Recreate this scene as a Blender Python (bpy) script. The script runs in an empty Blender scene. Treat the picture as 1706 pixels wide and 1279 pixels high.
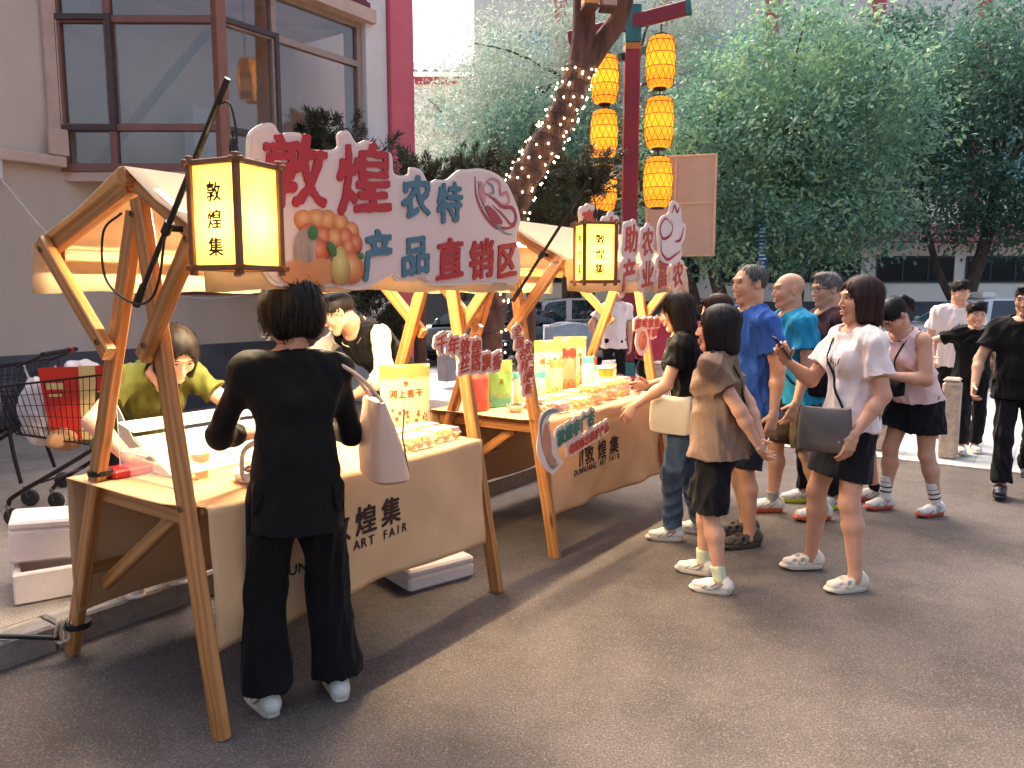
import bpy, bmesh, math, random
import numpy as np
from mathutils import Vector, Matrix, Euler
from mathutils.geometry import tessellate_polygon
R = math.radians
random.seed(7)
RNG = np.random.default_rng(7)
sc = bpy.context.scene
COL = sc.collection

# ------------------------------------------------------------------ camera
cd = bpy.data.cameras.new('camera'); cam = bpy.data.objects.new('camera', cd); COL.objects.link(cam)
cam.location = (0, 0, 1.58); cam.rotation_euler = (R(90 - 6.7), 0, 0)
cd.sensor_fit = 'HORIZONTAL'; cd.sensor_width = 36; cd.lens = 36 * 1282 / 1706
cd.clip_start = 0.05; cd.clip_end = 500
sc.camera = cam
# ------------------------------------------------------------------ sky, sun, exposure
SUN_EL, SUN_AZ = 50, 335           # azimuth measured from +Y clockwise: hazy sun in front, behind the trees and roofs
w = bpy.data.worlds.new('World'); sc.world = w; w.use_nodes = True
nt = w.node_tree; nt.nodes.clear()
sky = nt.nodes.new('ShaderNodeTexSky'); sky.sky_type = 'NISHITA'; sky.sun_disc = False
sky.sun_elevation = R(SUN_EL); sky.sun_rotation = R(SUN_AZ); sky.air_density = 1.0; sky.dust_density = 10.0; sky.ozone_density = 0.4
bg = nt.nodes.new('ShaderNodeBackground'); bg.inputs['Strength'].default_value = 0.15
ow = nt.nodes.new('ShaderNodeOutputWorld')
nt.links.new(sky.outputs[0], bg.inputs[0]); nt.links.new(bg.outputs[0], ow.inputs[0])
sl = bpy.data.lights.new('sun', 'SUN'); sl.energy = 0.55; sl.angle = R(50); sl.color = (1.0, 0.97, 0.93)
sun = bpy.data.objects.new('sun', sl); COL.objects.link(sun)
_a, _e = R(SUN_AZ), R(SUN_EL)
_d = Vector((math.sin(_a) * math.cos(_e), math.cos(_a) * math.cos(_e), math.sin(_e)))
sun.rotation_euler = _d.to_track_quat('Z', 'Y').to_euler()
vs = sc.view_settings
vs.view_transform = 'Standard'; vs.look = 'None'; vs.exposure = 1.75; vs.gamma = 1.0; vs.use_curve_mapping = False
sc.cycles.use_denoising = True
sc.cycles.max_bounces = 8; sc.cycles.transparent_max_bounces = 16; sc.cycles.caustics_reflective = False; sc.cycles.caustics_refractive = False
sc.cycles.sample_clamp_indirect = 6.0

# ------------------------------------------------------------------ street frame: s along the stalls, d away from the road
A1 = np.array([-1.04, 2.59, 0.0]); ANG = R(54.816)
AX = np.array([math.cos(ANG), math.sin(ANG), 0.0]); PX = np.array([-AX[1], AX[0], 0.0])
def sd(s, d, z=0.0):
    p = A1 + s * AX + d * PX
    return Vector((p[0], p[1], z))
# ------------------------------------------------------------------ materials
def lin(h):
    h = h.lstrip('#'); c = [int(h[i:i+2], 16) / 255 for i in (0, 2, 4)]
    return tuple(((x + .055) / 1.055) ** 2.4 if x > .04045 else x / 12.92 for x in c)
MATS = {}
class NT:
    def __init__(s, name):
        s.m = bpy.data.materials.new(name); s.m.use_nodes = True; s.t = s.m.node_tree; s.t.nodes.clear()
        s.out = s.n('ShaderNodeOutputMaterial')
    def n(s, t, **kw):
        x = s.t.nodes.new(t)
        for k, v in kw.items(): setattr(x, k, v)
        return x
    def l(s, a, b): s.t.links.new(a, b)
def M(name, col, rough=.6, var=.12, vscale=6.0, bump=0.0, bscale=60.0, metal=0.0, spec=.4, stretch=(1, 1, 1), coat=0.0, sheen=0.0, trans=0.0, hue=None, detail=4, bdist=.01, wave=None):
    """Principled material whose colour wanders with a noise in object space; bump gives fine relief."""
    if name in MATS: return MATS[name]
    if isinstance(col, str): col = lin(col)
    N = NT(name); b = N.n('ShaderNodeBsdfPrincipled')
    tc = N.n('ShaderNodeTexCoord'); mp = N.n('ShaderNodeMapping'); mp.inputs['Scale'].default_value = stretch
    N.l(tc.outputs['Object'], mp.inputs['Vector'])
    nz = N.n('ShaderNodeTexNoise'); nz.inputs['Scale'].default_value = vscale; nz.inputs['Detail'].default_value = detail; nz.inputs['Roughness'].default_value = .6
    N.l(mp.outputs[0], nz.inputs['Vector'])
    rp = N.n('ShaderNodeMix', data_type='RGBA')
    c2 = lin(hue) if isinstance(hue, str) else hue
    lo = tuple(max(0, c * (1 - var)) for c in col); hi = tuple(min(1, c * (1 + var)) for c in col)
    if c2: lo = c2
    mr = N.n('ShaderNodeMapRange'); mr.inputs['From Min'].default_value = .32; mr.inputs['From Max'].default_value = .68
    N.l(nz.outputs['Fac'], mr.inputs['Value']); N.l(mr.outputs[0], rp.inputs['Factor'])
    rp.inputs['A'].default_value = (*lo, 1); rp.inputs['B'].default_value = (*hi, 1)
    N.l(rp.outputs['Result'], b.inputs['Base Color'])
    b.inputs['Roughness'].default_value = rough; b.inputs['Metallic'].default_value = metal
    b.inputs['Specular IOR Level'].default_value = spec; b.inputs['Coat Weight'].default_value = coat
    b.inputs['Sheen Weight'].default_value = sheen
    if bump:
        n2 = N.n('ShaderNodeTexNoise'); n2.inputs['Scale'].default_value = bscale; n2.inputs['Detail'].default_value = 5
        N.l(mp.outputs[0], n2.inputs['Vector'])
        bp = N.n('ShaderNodeBump'); bp.inputs['Strength'].default_value = bump; bp.inputs['Distance'].default_value = bdist
        N.l(n2.outputs['Fac'], bp.inputs['Height']); N.l(bp.outputs[0], b.inputs['Normal'])
    if trans:
        tr = N.n('ShaderNodeBsdfTranslucent'); N.l(rp.outputs['Result'], tr.inputs['Color'])
        mx = N.n('ShaderNodeMixShader'); mx.inputs[0].default_value = trans
        N.l(b.outputs[0], mx.inputs[1]); N.l(tr.outputs[0], mx.inputs[2]); N.l(mx.outputs[0], N.out.inputs[0])
    else: N.l(b.outputs[0], N.out.inputs[0])
    MATS[name] = N.m; return N.m
def emis(name, col, strength, sample=True):
    if name in MATS: return MATS[name]
    if isinstance(col, str): col = lin(col)
    N = NT(name); e = N.n('ShaderNodeEmission'); e.inputs[0].default_value = (*col, 1); e.inputs[1].default_value = strength
    N.l(e.outputs[0], N.out.inputs[0])
    if not sample: N.m.cycles.emission_sampling = 'NONE'
    MATS[name] = N.m; return N.m
def clear_plastic(name, col=(1, 1, 1), rough=.05, alpha=.12, tint=(1, 1, 1)):
    """thin clear sheet: transparent with a glossy film, no refraction"""
    if name in MATS: return MATS[name]
    N = NT(name); tr = N.n('ShaderNodeBsdfTransparent'); tr.inputs[0].default_value = (*tint, 1)
    gl = N.n('ShaderNodeBsdfPrincipled'); gl.inputs['Base Color'].default_value = (*col, 1); gl.inputs['Roughness'].default_value = rough
    lw = N.n('ShaderNodeLayerWeight'); lw.inputs[0].default_value = .25
    ad = N.n('ShaderNodeMath', operation='MULTIPLY_ADD'); ad.inputs[1].default_value = .6; ad.inputs[2].default_value = alpha
    N.l(lw.outputs['Facing'], ad.inputs[0])
    mx = N.n('ShaderNodeMixShader'); N.l(ad.outputs[0], mx.inputs[0]); N.l(tr.outputs[0], mx.inputs[1]); N.l(gl.outputs[0], mx.inputs[2])
    N.l(mx.outputs[0], N.out.inputs[0]); MATS[name] = N.m; return N.m

# ------------------------------------------------------------------ objects
def mesh_obj(name, V, F, mat, parent=None, smooth=False, loc=None, rot=None):
    me = bpy.data.meshes.new(name)
    V = np.asarray(V, dtype=np.float32).reshape(-1, 3)
    if isinstance(F, np.ndarray) and F.ndim == 2:
        n = F.shape[1]
        me.vertices.add(len(V)); me.vertices.foreach_set('co', V.ravel())
        me.loops.add(F.size); me.loops.foreach_set('vertex_index', F.astype(np.int32).ravel())
        me.polygons.add(len(F)); me.polygons.foreach_set('loop_start', np.arange(0, F.size, n, dtype=np.int32))
        try: me.polygons.foreach_set('loop_total', np.full(len(F), n, dtype=np.int32))
        except Exception: pass
        me.update(calc_edges=True)
    else:
        me.from_pydata([tuple(map(float, v)) for v in V], [], [tuple(int(i) for i in f) for f in F])
    if smooth: me.shade_smooth()
    if isinstance(mat, (list, tuple)):
        for m in mat: me.materials.append(m)
    elif mat: me.materials.append(mat)
    o = bpy.data.objects.new(name, me); COL.objects.link(o)
    if parent: o.parent = parent
    if loc is not None: o.location = loc
    if rot is not None: o.rotation_euler = rot
    return o
def tag(o, label, cat, group=None):
    o['label'] = label; o['category'] = cat
    if group: o['group'] = group
    return o
def thing(name, label, cat, loc=(0, 0, 0), rotz=0.0, group=None):
    o = bpy.data.objects.new(name, None); o.empty_display_size = .1; COL.objects.link(o)
    o.location = loc; o.rotation_euler = (0, 0, rotz)
    return tag(o, label, cat, group)
def struct(o, kind='structure'):
    o['kind'] = kind; return o
def copy_tree(o, parent=None):
    c = o.copy(); COL.objects.link(c); c.parent = parent
    for ch in list(o.children): copy_tree(ch, c)
    return c
class MB:
    """collects shapes into one mesh"""
    def __init__(s): s.v = []; s.f = []; s.mi = []
    def add(s, V, F, mi=0):
        o = len(s.v); s.v += [tuple(map(float, p)) for p in V]; s.f += [tuple(int(i) + o for i in f) for f in F]; s.mi += [mi] * len(F); return s
    def box(s, x0, x1, y0, y1, z0, z1, mi=0):
        V = [(x, y, z) for z in (z0, z1) for y in (y0, y1) for x in (x0, x1)]
        return s.add(V, [(0, 2, 3, 1), (4, 5, 7, 6), (0, 1, 5, 4), (2, 6, 7, 3), (0, 4, 6, 2), (1, 3, 7, 5)], mi)
    def bbox(s, x0, x1, y0, y1, z0, z1, c=.005, mi=0):
        """box with chamfered vertical and top edges"""
        P = [(x0 + c, y0), (x1 - c, y0), (x1, y0 + c), (x1, y1 - c), (x1 - c, y1), (x0 + c, y1), (x0, y1 - c), (x0, y0 + c)]
        cx, cy = (x0 + x1) / 2, (y0 + y1) / 2
        def ring(z, k): return [(cx + (x - cx) * (1 - k / max(1e-6, (x1 - x0) / 2)), cy + (y - cy) * (1 - k / max(1e-6, (y1 - y0) / 2)), z) for x, y in P]
        V = ring(z0, c) + ring(z0 + c, 0) + ring(z1 - c, 0) + ring(z1, c)
        F = [tuple(range(7, -1, -1)), tuple(range(24, 32))]
        for r in range(3):
            for i in range(8):
                j = (i + 1) % 8; F.append((r * 8 + i, r * 8 + j, r * 8 + 8 + j, r * 8 + 8 + i))
        return s.add(V, F, mi)
    def bar(s, a, b, w, t, up=(0, 0, 1), c=.004, mi=0):
        """rectangular beam from a to b, w across, t along 'up', chamfered edges"""
        a, b = Vector(a), Vector(b); z = (b - a).normalized(); x = z.cross(Vector(up)).normalized(); y = x.cross(z).normalized()
        h, g = w / 2, t / 2
        P = [(h - c, -g), (h, -g + c), (h, g - c), (h - c, g), (-h + c, g), (-h, g - c), (-h, -g + c), (-h + c, -g)]
        V = [a + x * p + y * q for p, q in P] + [b + x * p + y * q for p, q in P]
        F = [tuple(range(7, -1, -1)), tuple(range(8, 16))] + [(i, (i + 1) % 8, 8 + (i + 1) % 8, 8 + i) for i in range(8)]
        return s.add(V, F, mi)
    def tube(s, pts, r, n=8, cap=True, mi=0):
        pts = [Vector(p) for p in pts]; m = len(pts)
        rr = r if hasattr(r, '__len__') else [r] * m
        T = [(pts[min(i + 1, m - 1)] - pts[max(i - 1, 0)]).normalized() for i in range(m)]
        u = T[0].orthogonal().normalized(); V = []
        for i in range(m):
            u = (u - T[i] * u.dot(T[i])); u = u.normalized() if u.length > 1e-6 else T[i].orthogonal().normalized(); w_ = T[i].cross(u)
            for k in range(n):
                a = 2 * math.pi * k / n; V.append(pts[i] + (u * math.cos(a) + w_ * math.sin(a)) * rr[i])
        F = [(i * n + k, i * n + (k + 1) % n, (i + 1) * n + (k + 1) % n, (i + 1) * n + k) for i in range(m - 1) for k in range(n)]
        if cap: F += [tuple(range(n - 1, -1, -1)), tuple(range((m - 1) * n, m * n))]
        return s.add(V, F, mi)
    def lathe(s, prof, n=16, c=(0, 0, 0), axis='z', mi=0, closed=True):
        V = []
        for r, h in prof:
            for k in range(n):
                a = 2 * math.pi * k / n; x, y = r * math.cos(a), r * math.sin(a)
                p = {'z': (x, y, h), 'x': (h, x, y), 'y': (y, h, x)}[axis]
                V.append((p[0] + c[0], p[1] + c[1], p[2] + c[2]))
        m = len(prof)
        F = [(i * n + k, i * n + (k + 1) % n, (i + 1) * n + (k + 1) % n, (i + 1) * n + k) for i in range(m - 1) for k in range(n)]
        if closed: F += [tuple(range(n - 1, -1, -1)), tuple(range((m - 1) * n, m * n))]
        return s.add(V, F, mi)
    def prism(s, poly, y0, y1, plane='xz', mi=0):
        """polygon extruded along the third axis"""
        n = len(poly)
        def P(p, q, h): return {'xz': (p, h, q), 'xy': (p, q, h), 'yz': (h, p, q)}[plane]
        V = [P(p, q, y0) for p, q in poly] + [P(p, q, y1) for p, q in poly]
        tri = tessellate_polygon([[Vector((p, q, 0)) for p, q in poly]])
        ar = sum(poly[i][0] * poly[(i + 1) % n][1] - poly[(i + 1) % n][0] * poly[i][1] for i in range(n))
        F = []
        for t in tri:
            a, b, c_ = t
            cr = (poly[b][0] - poly[a][0]) * (poly[c_][1] - poly[a][1]) - (poly[b][1] - poly[a][1]) * (poly[c_][0] - poly[a][0])
            if cr < 0: a, b, c_ = a, c_, b
            F.append((a, b, c_)); F.append((n + a, n + c_, n + b))
        for i in range(n):
            j = (i + 1) % n; F.append((i, n + i, n + j, j) if ar > 0 else (i, j, n + j, n + i))
        return s.add(V, F, mi)
    def sphere(s, c, r, n=10, m=7, mi=0):
        if not hasattr(r, '__len__'): r = (r, r, r)
        V = []; F = []
        for i in range(m + 1):
            t = math.pi * i / m
            for k in range(n):
                a = 2 * math.pi * k / n
                V.append((c[0] + r[0] * math.sin(t) * math.cos(a), c[1] + r[1] * math.sin(t) * math.sin(a), c[2] - r[2] * math.cos(t)))
        for i in range(m):
            for k in range(n): F.append((i * n + k, i * n + (k + 1) % n, (i + 1) * n + (k + 1) % n, (i + 1) * n + k))
        return s.add(V, F, mi)
    def build(s, name, mat, parent=None, smooth=False, fix=True, **kw):
        o = mesh_obj(name, s.v, s.f, mat, parent, False, **kw)
        if s.mi and max(s.mi) > 0: o.data.polygons.foreach_set('material_index', np.array(s.mi, dtype=np.int32))
        if fix:
            bm = bmesh.new(); bm.from_mesh(o.data); bmesh.ops.remove_doubles(bm, verts=bm.verts, dist=1e-6); bmesh.ops.recalc_face_normals(bm, faces=bm.faces); bm.to_mesh(o.data); bm.free()
        if smooth: o.data.shade_smooth()
        if smooth == 'auto':
            o.data.set_sharp_from_angle(angle=R(35))
        return o
def spline(pts, n=8):
    """Catmull-Rom through the points"""
    P = [Vector(p) for p in pts]; P = [P[0] * 2 - P[1]] + P + [P[-1] * 2 - P[-2]]; out = []
    for i in range(1, len(P) - 2):
        for k in range(n):
            t = k / n; a, b, c, d = P[i-1], P[i], P[i+1], P[i+2]
            out.append(.5 * ((2 * b) + (c - a) * t + (2 * a - 5 * b + 4 * c - d) * t * t + (3 * b - a - 3 * c + d) * t ** 3))
    out.append(P[-2]); return out

# ------------------------------------------------------------------ signed distance modelling (people, clothes, hair, soft things)
def nrm(v):
    v = np.asarray(v, float); return v / max(1e-9, np.linalg.norm(v))
class SDF:
    def __init__(s): s.p = []
    def seg(s, p0, p1, r0, r1=None, X=None, k=.02, flat=(0, 0), op='add'):
        """tapered segment; r = radius or (half width along X, half depth)"""
        r1 = r0 if r1 is None else r1
        r0 = r0 if hasattr(r0, '__len__') else (r0, r0); r1 = r1 if hasattr(r1, '__len__') else (r1, r1)
        s.p.append((np.array(p0, float), np.array(p1, float), r0, r1, X, k, flat, op)); return s
    def ell(s, c, r, X=None, Z=None, k=.02, op='add'):
        """ellipsoid with radii r=(x,y,z) in frame X, Z"""
        s.p.append((np.array(c, float), None, r, Z, X, k, (0, 0), op)); return s
    def mesh(s, h, pad=.03, clip=None, noise=None):
        lo = np.full(3, 1e9); hi = -lo
        bbs = []
        for p0, p1, r0, r1, X, k, fl, op in s.p:
            if p1 is None: m = max(r0); a = p0 - m; b = p0 + m
            else:
                m0, m1 = max(r0), max(r1); a = np.minimum(p0 - m0, p1 - m1); b = np.maximum(p0 + m0, p1 + m1)
            bbs.append((a - k * 1.0 - 2 * h, b + k * 1.0 + 2 * h))
            if op == 'add': lo = np.minimum(lo, a); hi = np.maximum(hi, b)
        lo -= pad; hi += pad
        n = np.ceil((hi - lo) / h).astype(int) + 1
        G = np.full(n, .06, dtype=np.float32)
        ax = [lo[i] + h * np.arange(n[i]) for i in range(3)]
        for (p0, p1, r0, r1, X, k, fl, op), (a, b) in zip(s.p, bbs):
            i0 = np.maximum(0, np.floor((a - lo) / h).astype(int)); i1 = np.minimum(n, np.ceil((b - lo) / h).astype(int) + 1)
            if (i1 <= i0).any(): continue
            sl = tuple(slice(i0[i], i1[i]) for i in range(3))
            x = ax[0][sl[0]][:, None, None].astype(np.float32); y = ax[1][sl[1]][None, :, None].astype(np.float32); z = ax[2][sl[2]][None, None, :].astype(np.float32)
            if p1 is None:
                Zv = nrm(r1) if r1 is not None else np.array([0, 0, 1.]); Xv = np.array([1., 0, 0]) if X is None else nrm(X)
                Xv = nrm(Xv - Zv * (Xv @ Zv)); Yv = np.cross(Zv, Xv)
                dx, dy, dz = x - p0[0], y - p0[1], z - p0[2]
                vx = dx * Xv[0] + dy * Xv[1] + dz * Xv[2]; vy = dx * Yv[0] + dy * Yv[1] + dz * Yv[2]; vz = dx * Zv[0] + dy * Zv[1] + dz * Zv[2]
                k0 = np.sqrt((vx / r0[0]) ** 2 + (vy / r0[1]) ** 2 + (vz / r0[2]) ** 2)
                k1 = np.sqrt((vx / r0[0] ** 2) ** 2 + (vy / r0[1] ** 2) ** 2 + (vz / r0[2] ** 2) ** 2) + 1e-6
                d = k0 * (k0 - 1) / k1
            else:
                wv = p1 - p0; L = max(1e-6, np.linalg.norm(wv)); Zv = wv / L
                Xv = np.array([1., 0, 0]) if X is None else nrm(X)
                if abs(Xv @ Zv) > .98: Xv = np.array([0, 1., 0]) if abs(Zv[1]) < .9 else np.array([0, 0, 1.])
                Xv = nrm(Xv - Zv * (Xv @ Zv)); Yv = np.cross(Zv, Xv)
                dx, dy, dz = x - p0[0], y - p0[1], z - p0[2]
                ta = dx * Zv[0] + dy * Zv[1] + dz * Zv[2]
                t = np.clip(ta / L, 0, 1)
                vx = dx * Xv[0] + dy * Xv[1] + dz * Xv[2]; vy = dx * Yv[0] + dy * Yv[1] + dz * Yv[2]
                A = r0[0] + (r1[0] - r0[0]) * t; B = r0[1] + (r1[1] - r0[1]) * t
                over = ta - t * L
                m = np.minimum(A, B)
                ov = over.copy()
                if fl[0]: ov = np.where(ta < 0, 0, ov)
                if fl[1]: ov = np.where(ta > L, 0, ov)
                k0 = np.sqrt((vx / A) ** 2 + (vy / B) ** 2 + (ov / m) ** 2); k1 = np.sqrt((vx / A ** 2) ** 2 + (vy / B ** 2) ** 2 + (ov / m ** 2) ** 2) + 1e-6
                d = k0 * (k0 - 1) / k1
                if fl[0]: d = np.maximum(d, -ta)
                if fl[1]: d = np.maximum(d, ta - L)
            g = G[sl]
            if op == 'add':
                hh = np.clip(.5 + .5 * (d - g) / k, 0, 1); G[sl] = d * (1 - hh) + g * hh - k * hh * (1 - hh)
            elif op == 'sub':
                d = -d; hh = np.clip(.5 - .5 * (d - g) / k, 0, 1); G[sl] = d * (1 - hh) + g * hh + k * hh * (1 - hh)
        if clip is not None:
            for pt, nn in clip:       # keep the side the normal points away from
                pl = (ax[0][:, None, None] - pt[0]) * nn[0] + (ax[1][None, :, None] - pt[1]) * nn[1] + (ax[2][None, None, :] - pt[2]) * nn[2]
                G = np.maximum(G, pl.astype(np.float32))
        s.G, s.lo, s.h = G, lo, h
        return surfnets(G, lo, h)
    def sample(s, P):
        q = (P - s.lo) / s.h; q = np.clip(q, 0, np.array(s.G.shape) - 1.001); i = q.astype(int); f = q - i; G = s.G
        def g(a, b, c): return G[i[:, 0] + a, i[:, 1] + b, i[:, 2] + c]
        fx, fy, fz = f[:, 0], f[:, 1], f[:, 2]
        return ((g(0,0,0)*(1-fx)+g(1,0,0)*fx)*(1-fy)+(g(0,1,0)*(1-fx)+g(1,1,0)*fx)*fy)*(1-fz)+((g(0,0,1)*(1-fx)+g(1,0,1)*fx)*(1-fy)+(g(0,1,1)*(1-fx)+g(1,1,1)*fx)*fy)*fz
    def grad(s, P):
        e = s.h; g = np.stack([s.sample(P + np.eye(3)[i] * e) - s.sample(P - np.eye(3)[i] * e) for i in range(3)], 1)
        return g / (np.linalg.norm(g, axis=1, keepdims=True) + 1e-9)
def surfnets(G, lo, h):
    S = G < 0
    c = S[:-1, :-1, :-1].astype(np.int8)
    tot = sum(S[a:G.shape[0]-1+a, b:G.shape[1]-1+b, d:G.shape[2]-1+d].astype(np.int8) for a in (0, 1) for b in (0, 1) for d in (0, 1))
    act = (tot > 0) & (tot < 8)
    I = np.argwhere(act); idx = np.full(act.shape, -1, dtype=np.int32); idx[act] = np.arange(len(I))
    acc = np.zeros((len(I), 3)); cnt = np.zeros(len(I))
    cor = [(a, b, d) for a in (0, 1) for b in (0, 1) for d in (0, 1)]
    val = {q: G[I[:, 0] + q[0], I[:, 1] + q[1], I[:, 2] + q[2]] for q in cor}
    for q in cor:
        for k in range(3):
            if q[k] == 0:
                r = list(q); r[k] = 1; r = tuple(r)
                f0, f1 = val[q], val[r]; m = (f0 < 0) != (f1 < 0)
                t = np.where(m, f0 / np.where(m, f0 - f1, 1), 0)
                p = np.tile(np.array(q, float), (len(I), 1)); p[:, k] = t
                acc[m] += p[m]; cnt[m] += 1
    V = lo + h * (I + acc / np.maximum(cnt, 1)[:, None])
    F = []
    for k in range(3):
        sl0 = [slice(None)] * 3; sl1 = [slice(None)] * 3; sl0[k] = slice(0, -1); sl1[k] = slice(1, None)
        s0, s1 = S[tuple(sl0)], S[tuple(sl1)]
        E = np.argwhere(s0 != s1); u, v = [(1, 2), (2, 0), (0, 1)][k]
        E = E[(E[:, u] > 0) & (E[:, v] > 0) & (E[:, u] < act.shape[u]) & (E[:, v] < act.shape[v])]
        def at(du, dv):
            q = E.copy(); q[:, u] -= du; q[:, v] -= dv; return idx[q[:, 0], q[:, 1], q[:, 2]]
        Q = np.stack([at(1, 1), at(0, 1), at(0, 0), at(1, 0)], 1)
        flip = ~s0[E[:, 0], E[:, 1], E[:, 2]]
        Q[flip] = Q[flip][:, ::-1]
        F.append(Q)
    F = np.concatenate(F); F = F[(F >= 0).all(1)]
    return V, F
def vnormals(V, F):
    n = np.cross(V[F[:, 2]] - V[F[:, 0]], V[F[:, 3]] - V[F[:, 1]]); N = np.zeros_like(V)
    for i in range(4): np.add.at(N, F[:, i], n)
    return N / (np.linalg.norm(N, axis=1, keepdims=True) + 1e-9)
def relax(V, F, it=1, lam=.5):
    for _ in range(it):
        S = np.zeros_like(V); c = np.zeros(len(V))
        for i in range(4):
            for j in (1, 3):
                np.add.at(S, F[:, i], V[F[:, (i + j) % 4]]); np.add.at(c, F[:, i], 1)
        V = V + lam * (S / np.maximum(c, 1)[:, None] - V)
    return V
def wrinkle(P, seed, f=14.0, aniso=(1, 1, .45), n=7):
    """folds: warped sine ridges"""
    r = np.random.default_rng(seed); Q = P * np.array(aniso)
    W = np.zeros_like(P)
    for i in range(3):
        kv = r.normal(size=3) * 7; W[:, i] = .05 * np.sin(Q @ kv + r.uniform(0, 6.3)) + .025 * np.sin(Q @ (kv[[1, 2, 0]] * 2.1) + 1)
    Q = Q + W; o = np.zeros(len(P))
    for i in range(n):
        kv = nrm(r.normal(size=3)) * f * r.uniform(.6, 2.0); o += (1 - 2 * np.abs(np.sin(Q @ kv + r.uniform(0, 6.3)))) / (1 + i * .35)
    return o / 3

# ------------------------------------------------------------------ lettering: glyph outlines, thickened like brush strokes
_glyph = {}
def glyph_mesh(ch):
    if ch in _glyph: return _glyph[ch]
    c = bpy.data.curves.new('glyph', 'FONT'); c.body = ch; c.resolution_u = 3
    o = bpy.data.objects.new('glyph', c); COL.objects.link(o)
    dg = bpy.context.evaluated_depsgraph_get(); dg.update()
    me = bpy.data.meshes.new_from_object(o.evaluated_get(dg)); me.calc_loop_triangles()
    V = np.array([v.co[:2] for v in me.vertices]); T = np.array([t.vertices[:] for t in me.loop_triangles])
    bpy.data.objects.remove(o); bpy.data.curves.remove(c); bpy.data.meshes.remove(me)
    _glyph[ch] = (V, T); return V, T
def raster(tris, lo, n, h):
    m = np.zeros(n, bool)
    for a, b, c in tris:
        x0, y0 = np.floor((np.minimum(np.minimum(a, b), c) - lo) / h).astype(int); x1, y1 = np.ceil((np.maximum(np.maximum(a, b), c) - lo) / h).astype(int) + 1
        x0, y0 = max(0, x0), max(0, y0); x1, y1 = min(n[0], x1), min(n[1], y1)
        if x1 <= x0 or y1 <= y0: continue
        X = (lo[0] + h * np.arange(x0, x1))[:, None]; Y = (lo[1] + h * np.arange(y0, y1))[None]
        def e(p, q): return (q[0] - p[0]) * (Y - p[1]) - (q[1] - p[1]) * (X - p[0])
        e0, e1, e2 = e(a, b), e(b, c), e(c, a)
        m[x0:x1, y0:y1] |= ((e0 >= 0) & (e1 >= 0) & (e2 >= 0)) | ((e0 <= 0) & (e1 <= 0) & (e2 <= 0))
    return m
def edt(m, Rr):
    """distance (cells) to the mask, up to Rr"""
    big = 1e4; g = np.where(m, 0, big).astype(np.float32)
    for _p in (0, 1):
        o = g.copy() if _p else None
        base = g ** 2 if _p == 0 else g
        out = base.copy()
        for k in range(1, Rr + 1):
            if _p == 0:
                out[k:] = np.minimum(out[k:], base[:-k] + k * k); out[:-k] = np.minimum(out[:-k], base[k:] + k * k)
            else:
                out[:, k:] = np.minimum(out[:, k:], base[:, :-k] + k * k); out[:, :-k] = np.minimum(out[:, :-k], base[:, k:] + k * k)
        g = out
    return np.sqrt(g)
def contours(D, lo, h, level, simp=.0):
    """closed loops of D == level"""
    f = D - level; ins = f < 0; seg = {}
    nx, ny = f.shape
    code = ins[:-1, :-1] * 1 + ins[1:, :-1] * 2 + ins[1:, 1:] * 4 + ins[:-1, 1:] * 8
    tab = {1: [(3, 0)], 2: [(0, 1)], 3: [(3, 1)], 4: [(1, 2)], 5: [(3, 0), (1, 2)], 6: [(0, 2)], 7: [(3, 2)], 8: [(2, 3)], 9: [(2, 0)], 10: [(0, 1), (2, 3)], 11: [(2, 1)], 12: [(1, 3)], 13: [(1, 0)], 14: [(0, 3)]}
    for i, j in np.argwhere((code > 0) & (code < 15)):
        for a, b in tab[int(code[i, j])]:
            def key(e): return [(i, j, 0), (i + 1, j, 1), (i, j + 1, 0), (i, j, 1)][e]
            seg[key(a)] = key(b)
    def pt(k):
        i, j, d = k; i2, j2 = (i + 1, j) if d == 0 else (i, j + 1)
        t = f[i, j] / (f[i, j] - f[i2, j2] + 1e-12); return (lo[0] + h * (i + (i2 - i) * t), lo[1] + h * (j + (j2 - j) * t))
    loops = []
    while seg:
        k0 = next(iter(seg)); L = []; k = k0
        while k in seg:
            L.append(pt(k)); k = seg.pop(k)
        if len(L) > 8:
            P = np.array(L); P = (np.roll(P, 1, 0) + 2 * P + np.roll(P, -1, 0)) / 4; loops.append(P)
    out = []
    for P in loops:            # thin out the points
        keep = [0]; 
        for i in range(1, len(P)):
            if np.linalg.norm(P[i] - P[keep[-1]]) > h * 2.2: keep.append(i)
        Q = P[keep]
        if len(Q) > 4: out.append(Q)
    return out
def plate(loops, depth):
    """2D loops (holes by even-odd) -> solid of the given depth, lying in x,z with the face at y=-depth"""
    c = bpy.data.curves.new('plate', 'CURVE'); c.dimensions = '2D'; c.fill_mode = 'BOTH'; c.extrude = depth / 2
    for L in loops:
        sp = c.splines.new('POLY'); sp.points.add(len(L) - 1); sp.points.foreach_set('co', np.c_[L, np.zeros(len(L)), np.ones(len(L))].astype(np.float32).ravel()); sp.use_cyclic_u = True
    o = bpy.data.objects.new('plate', c); COL.objects.link(o)
    dg = bpy.context.evaluated_depsgraph_get(); dg.update()
    me = bpy.data.meshes.new_from_object(o.evaluated_get(dg))
    V = np.array([v.co[:] for v in me.vertices]).reshape(-1, 3); F = [tuple(p.vertices) for p in me.polygons]
    bpy.data.objects.remove(o); bpy.data.curves.remove(c); bpy.data.meshes.remove(me)
    if len(V): V = np.c_[V[:, 0], -depth / 2 - V[:, 2], V[:, 1]]
    return V, F
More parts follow.
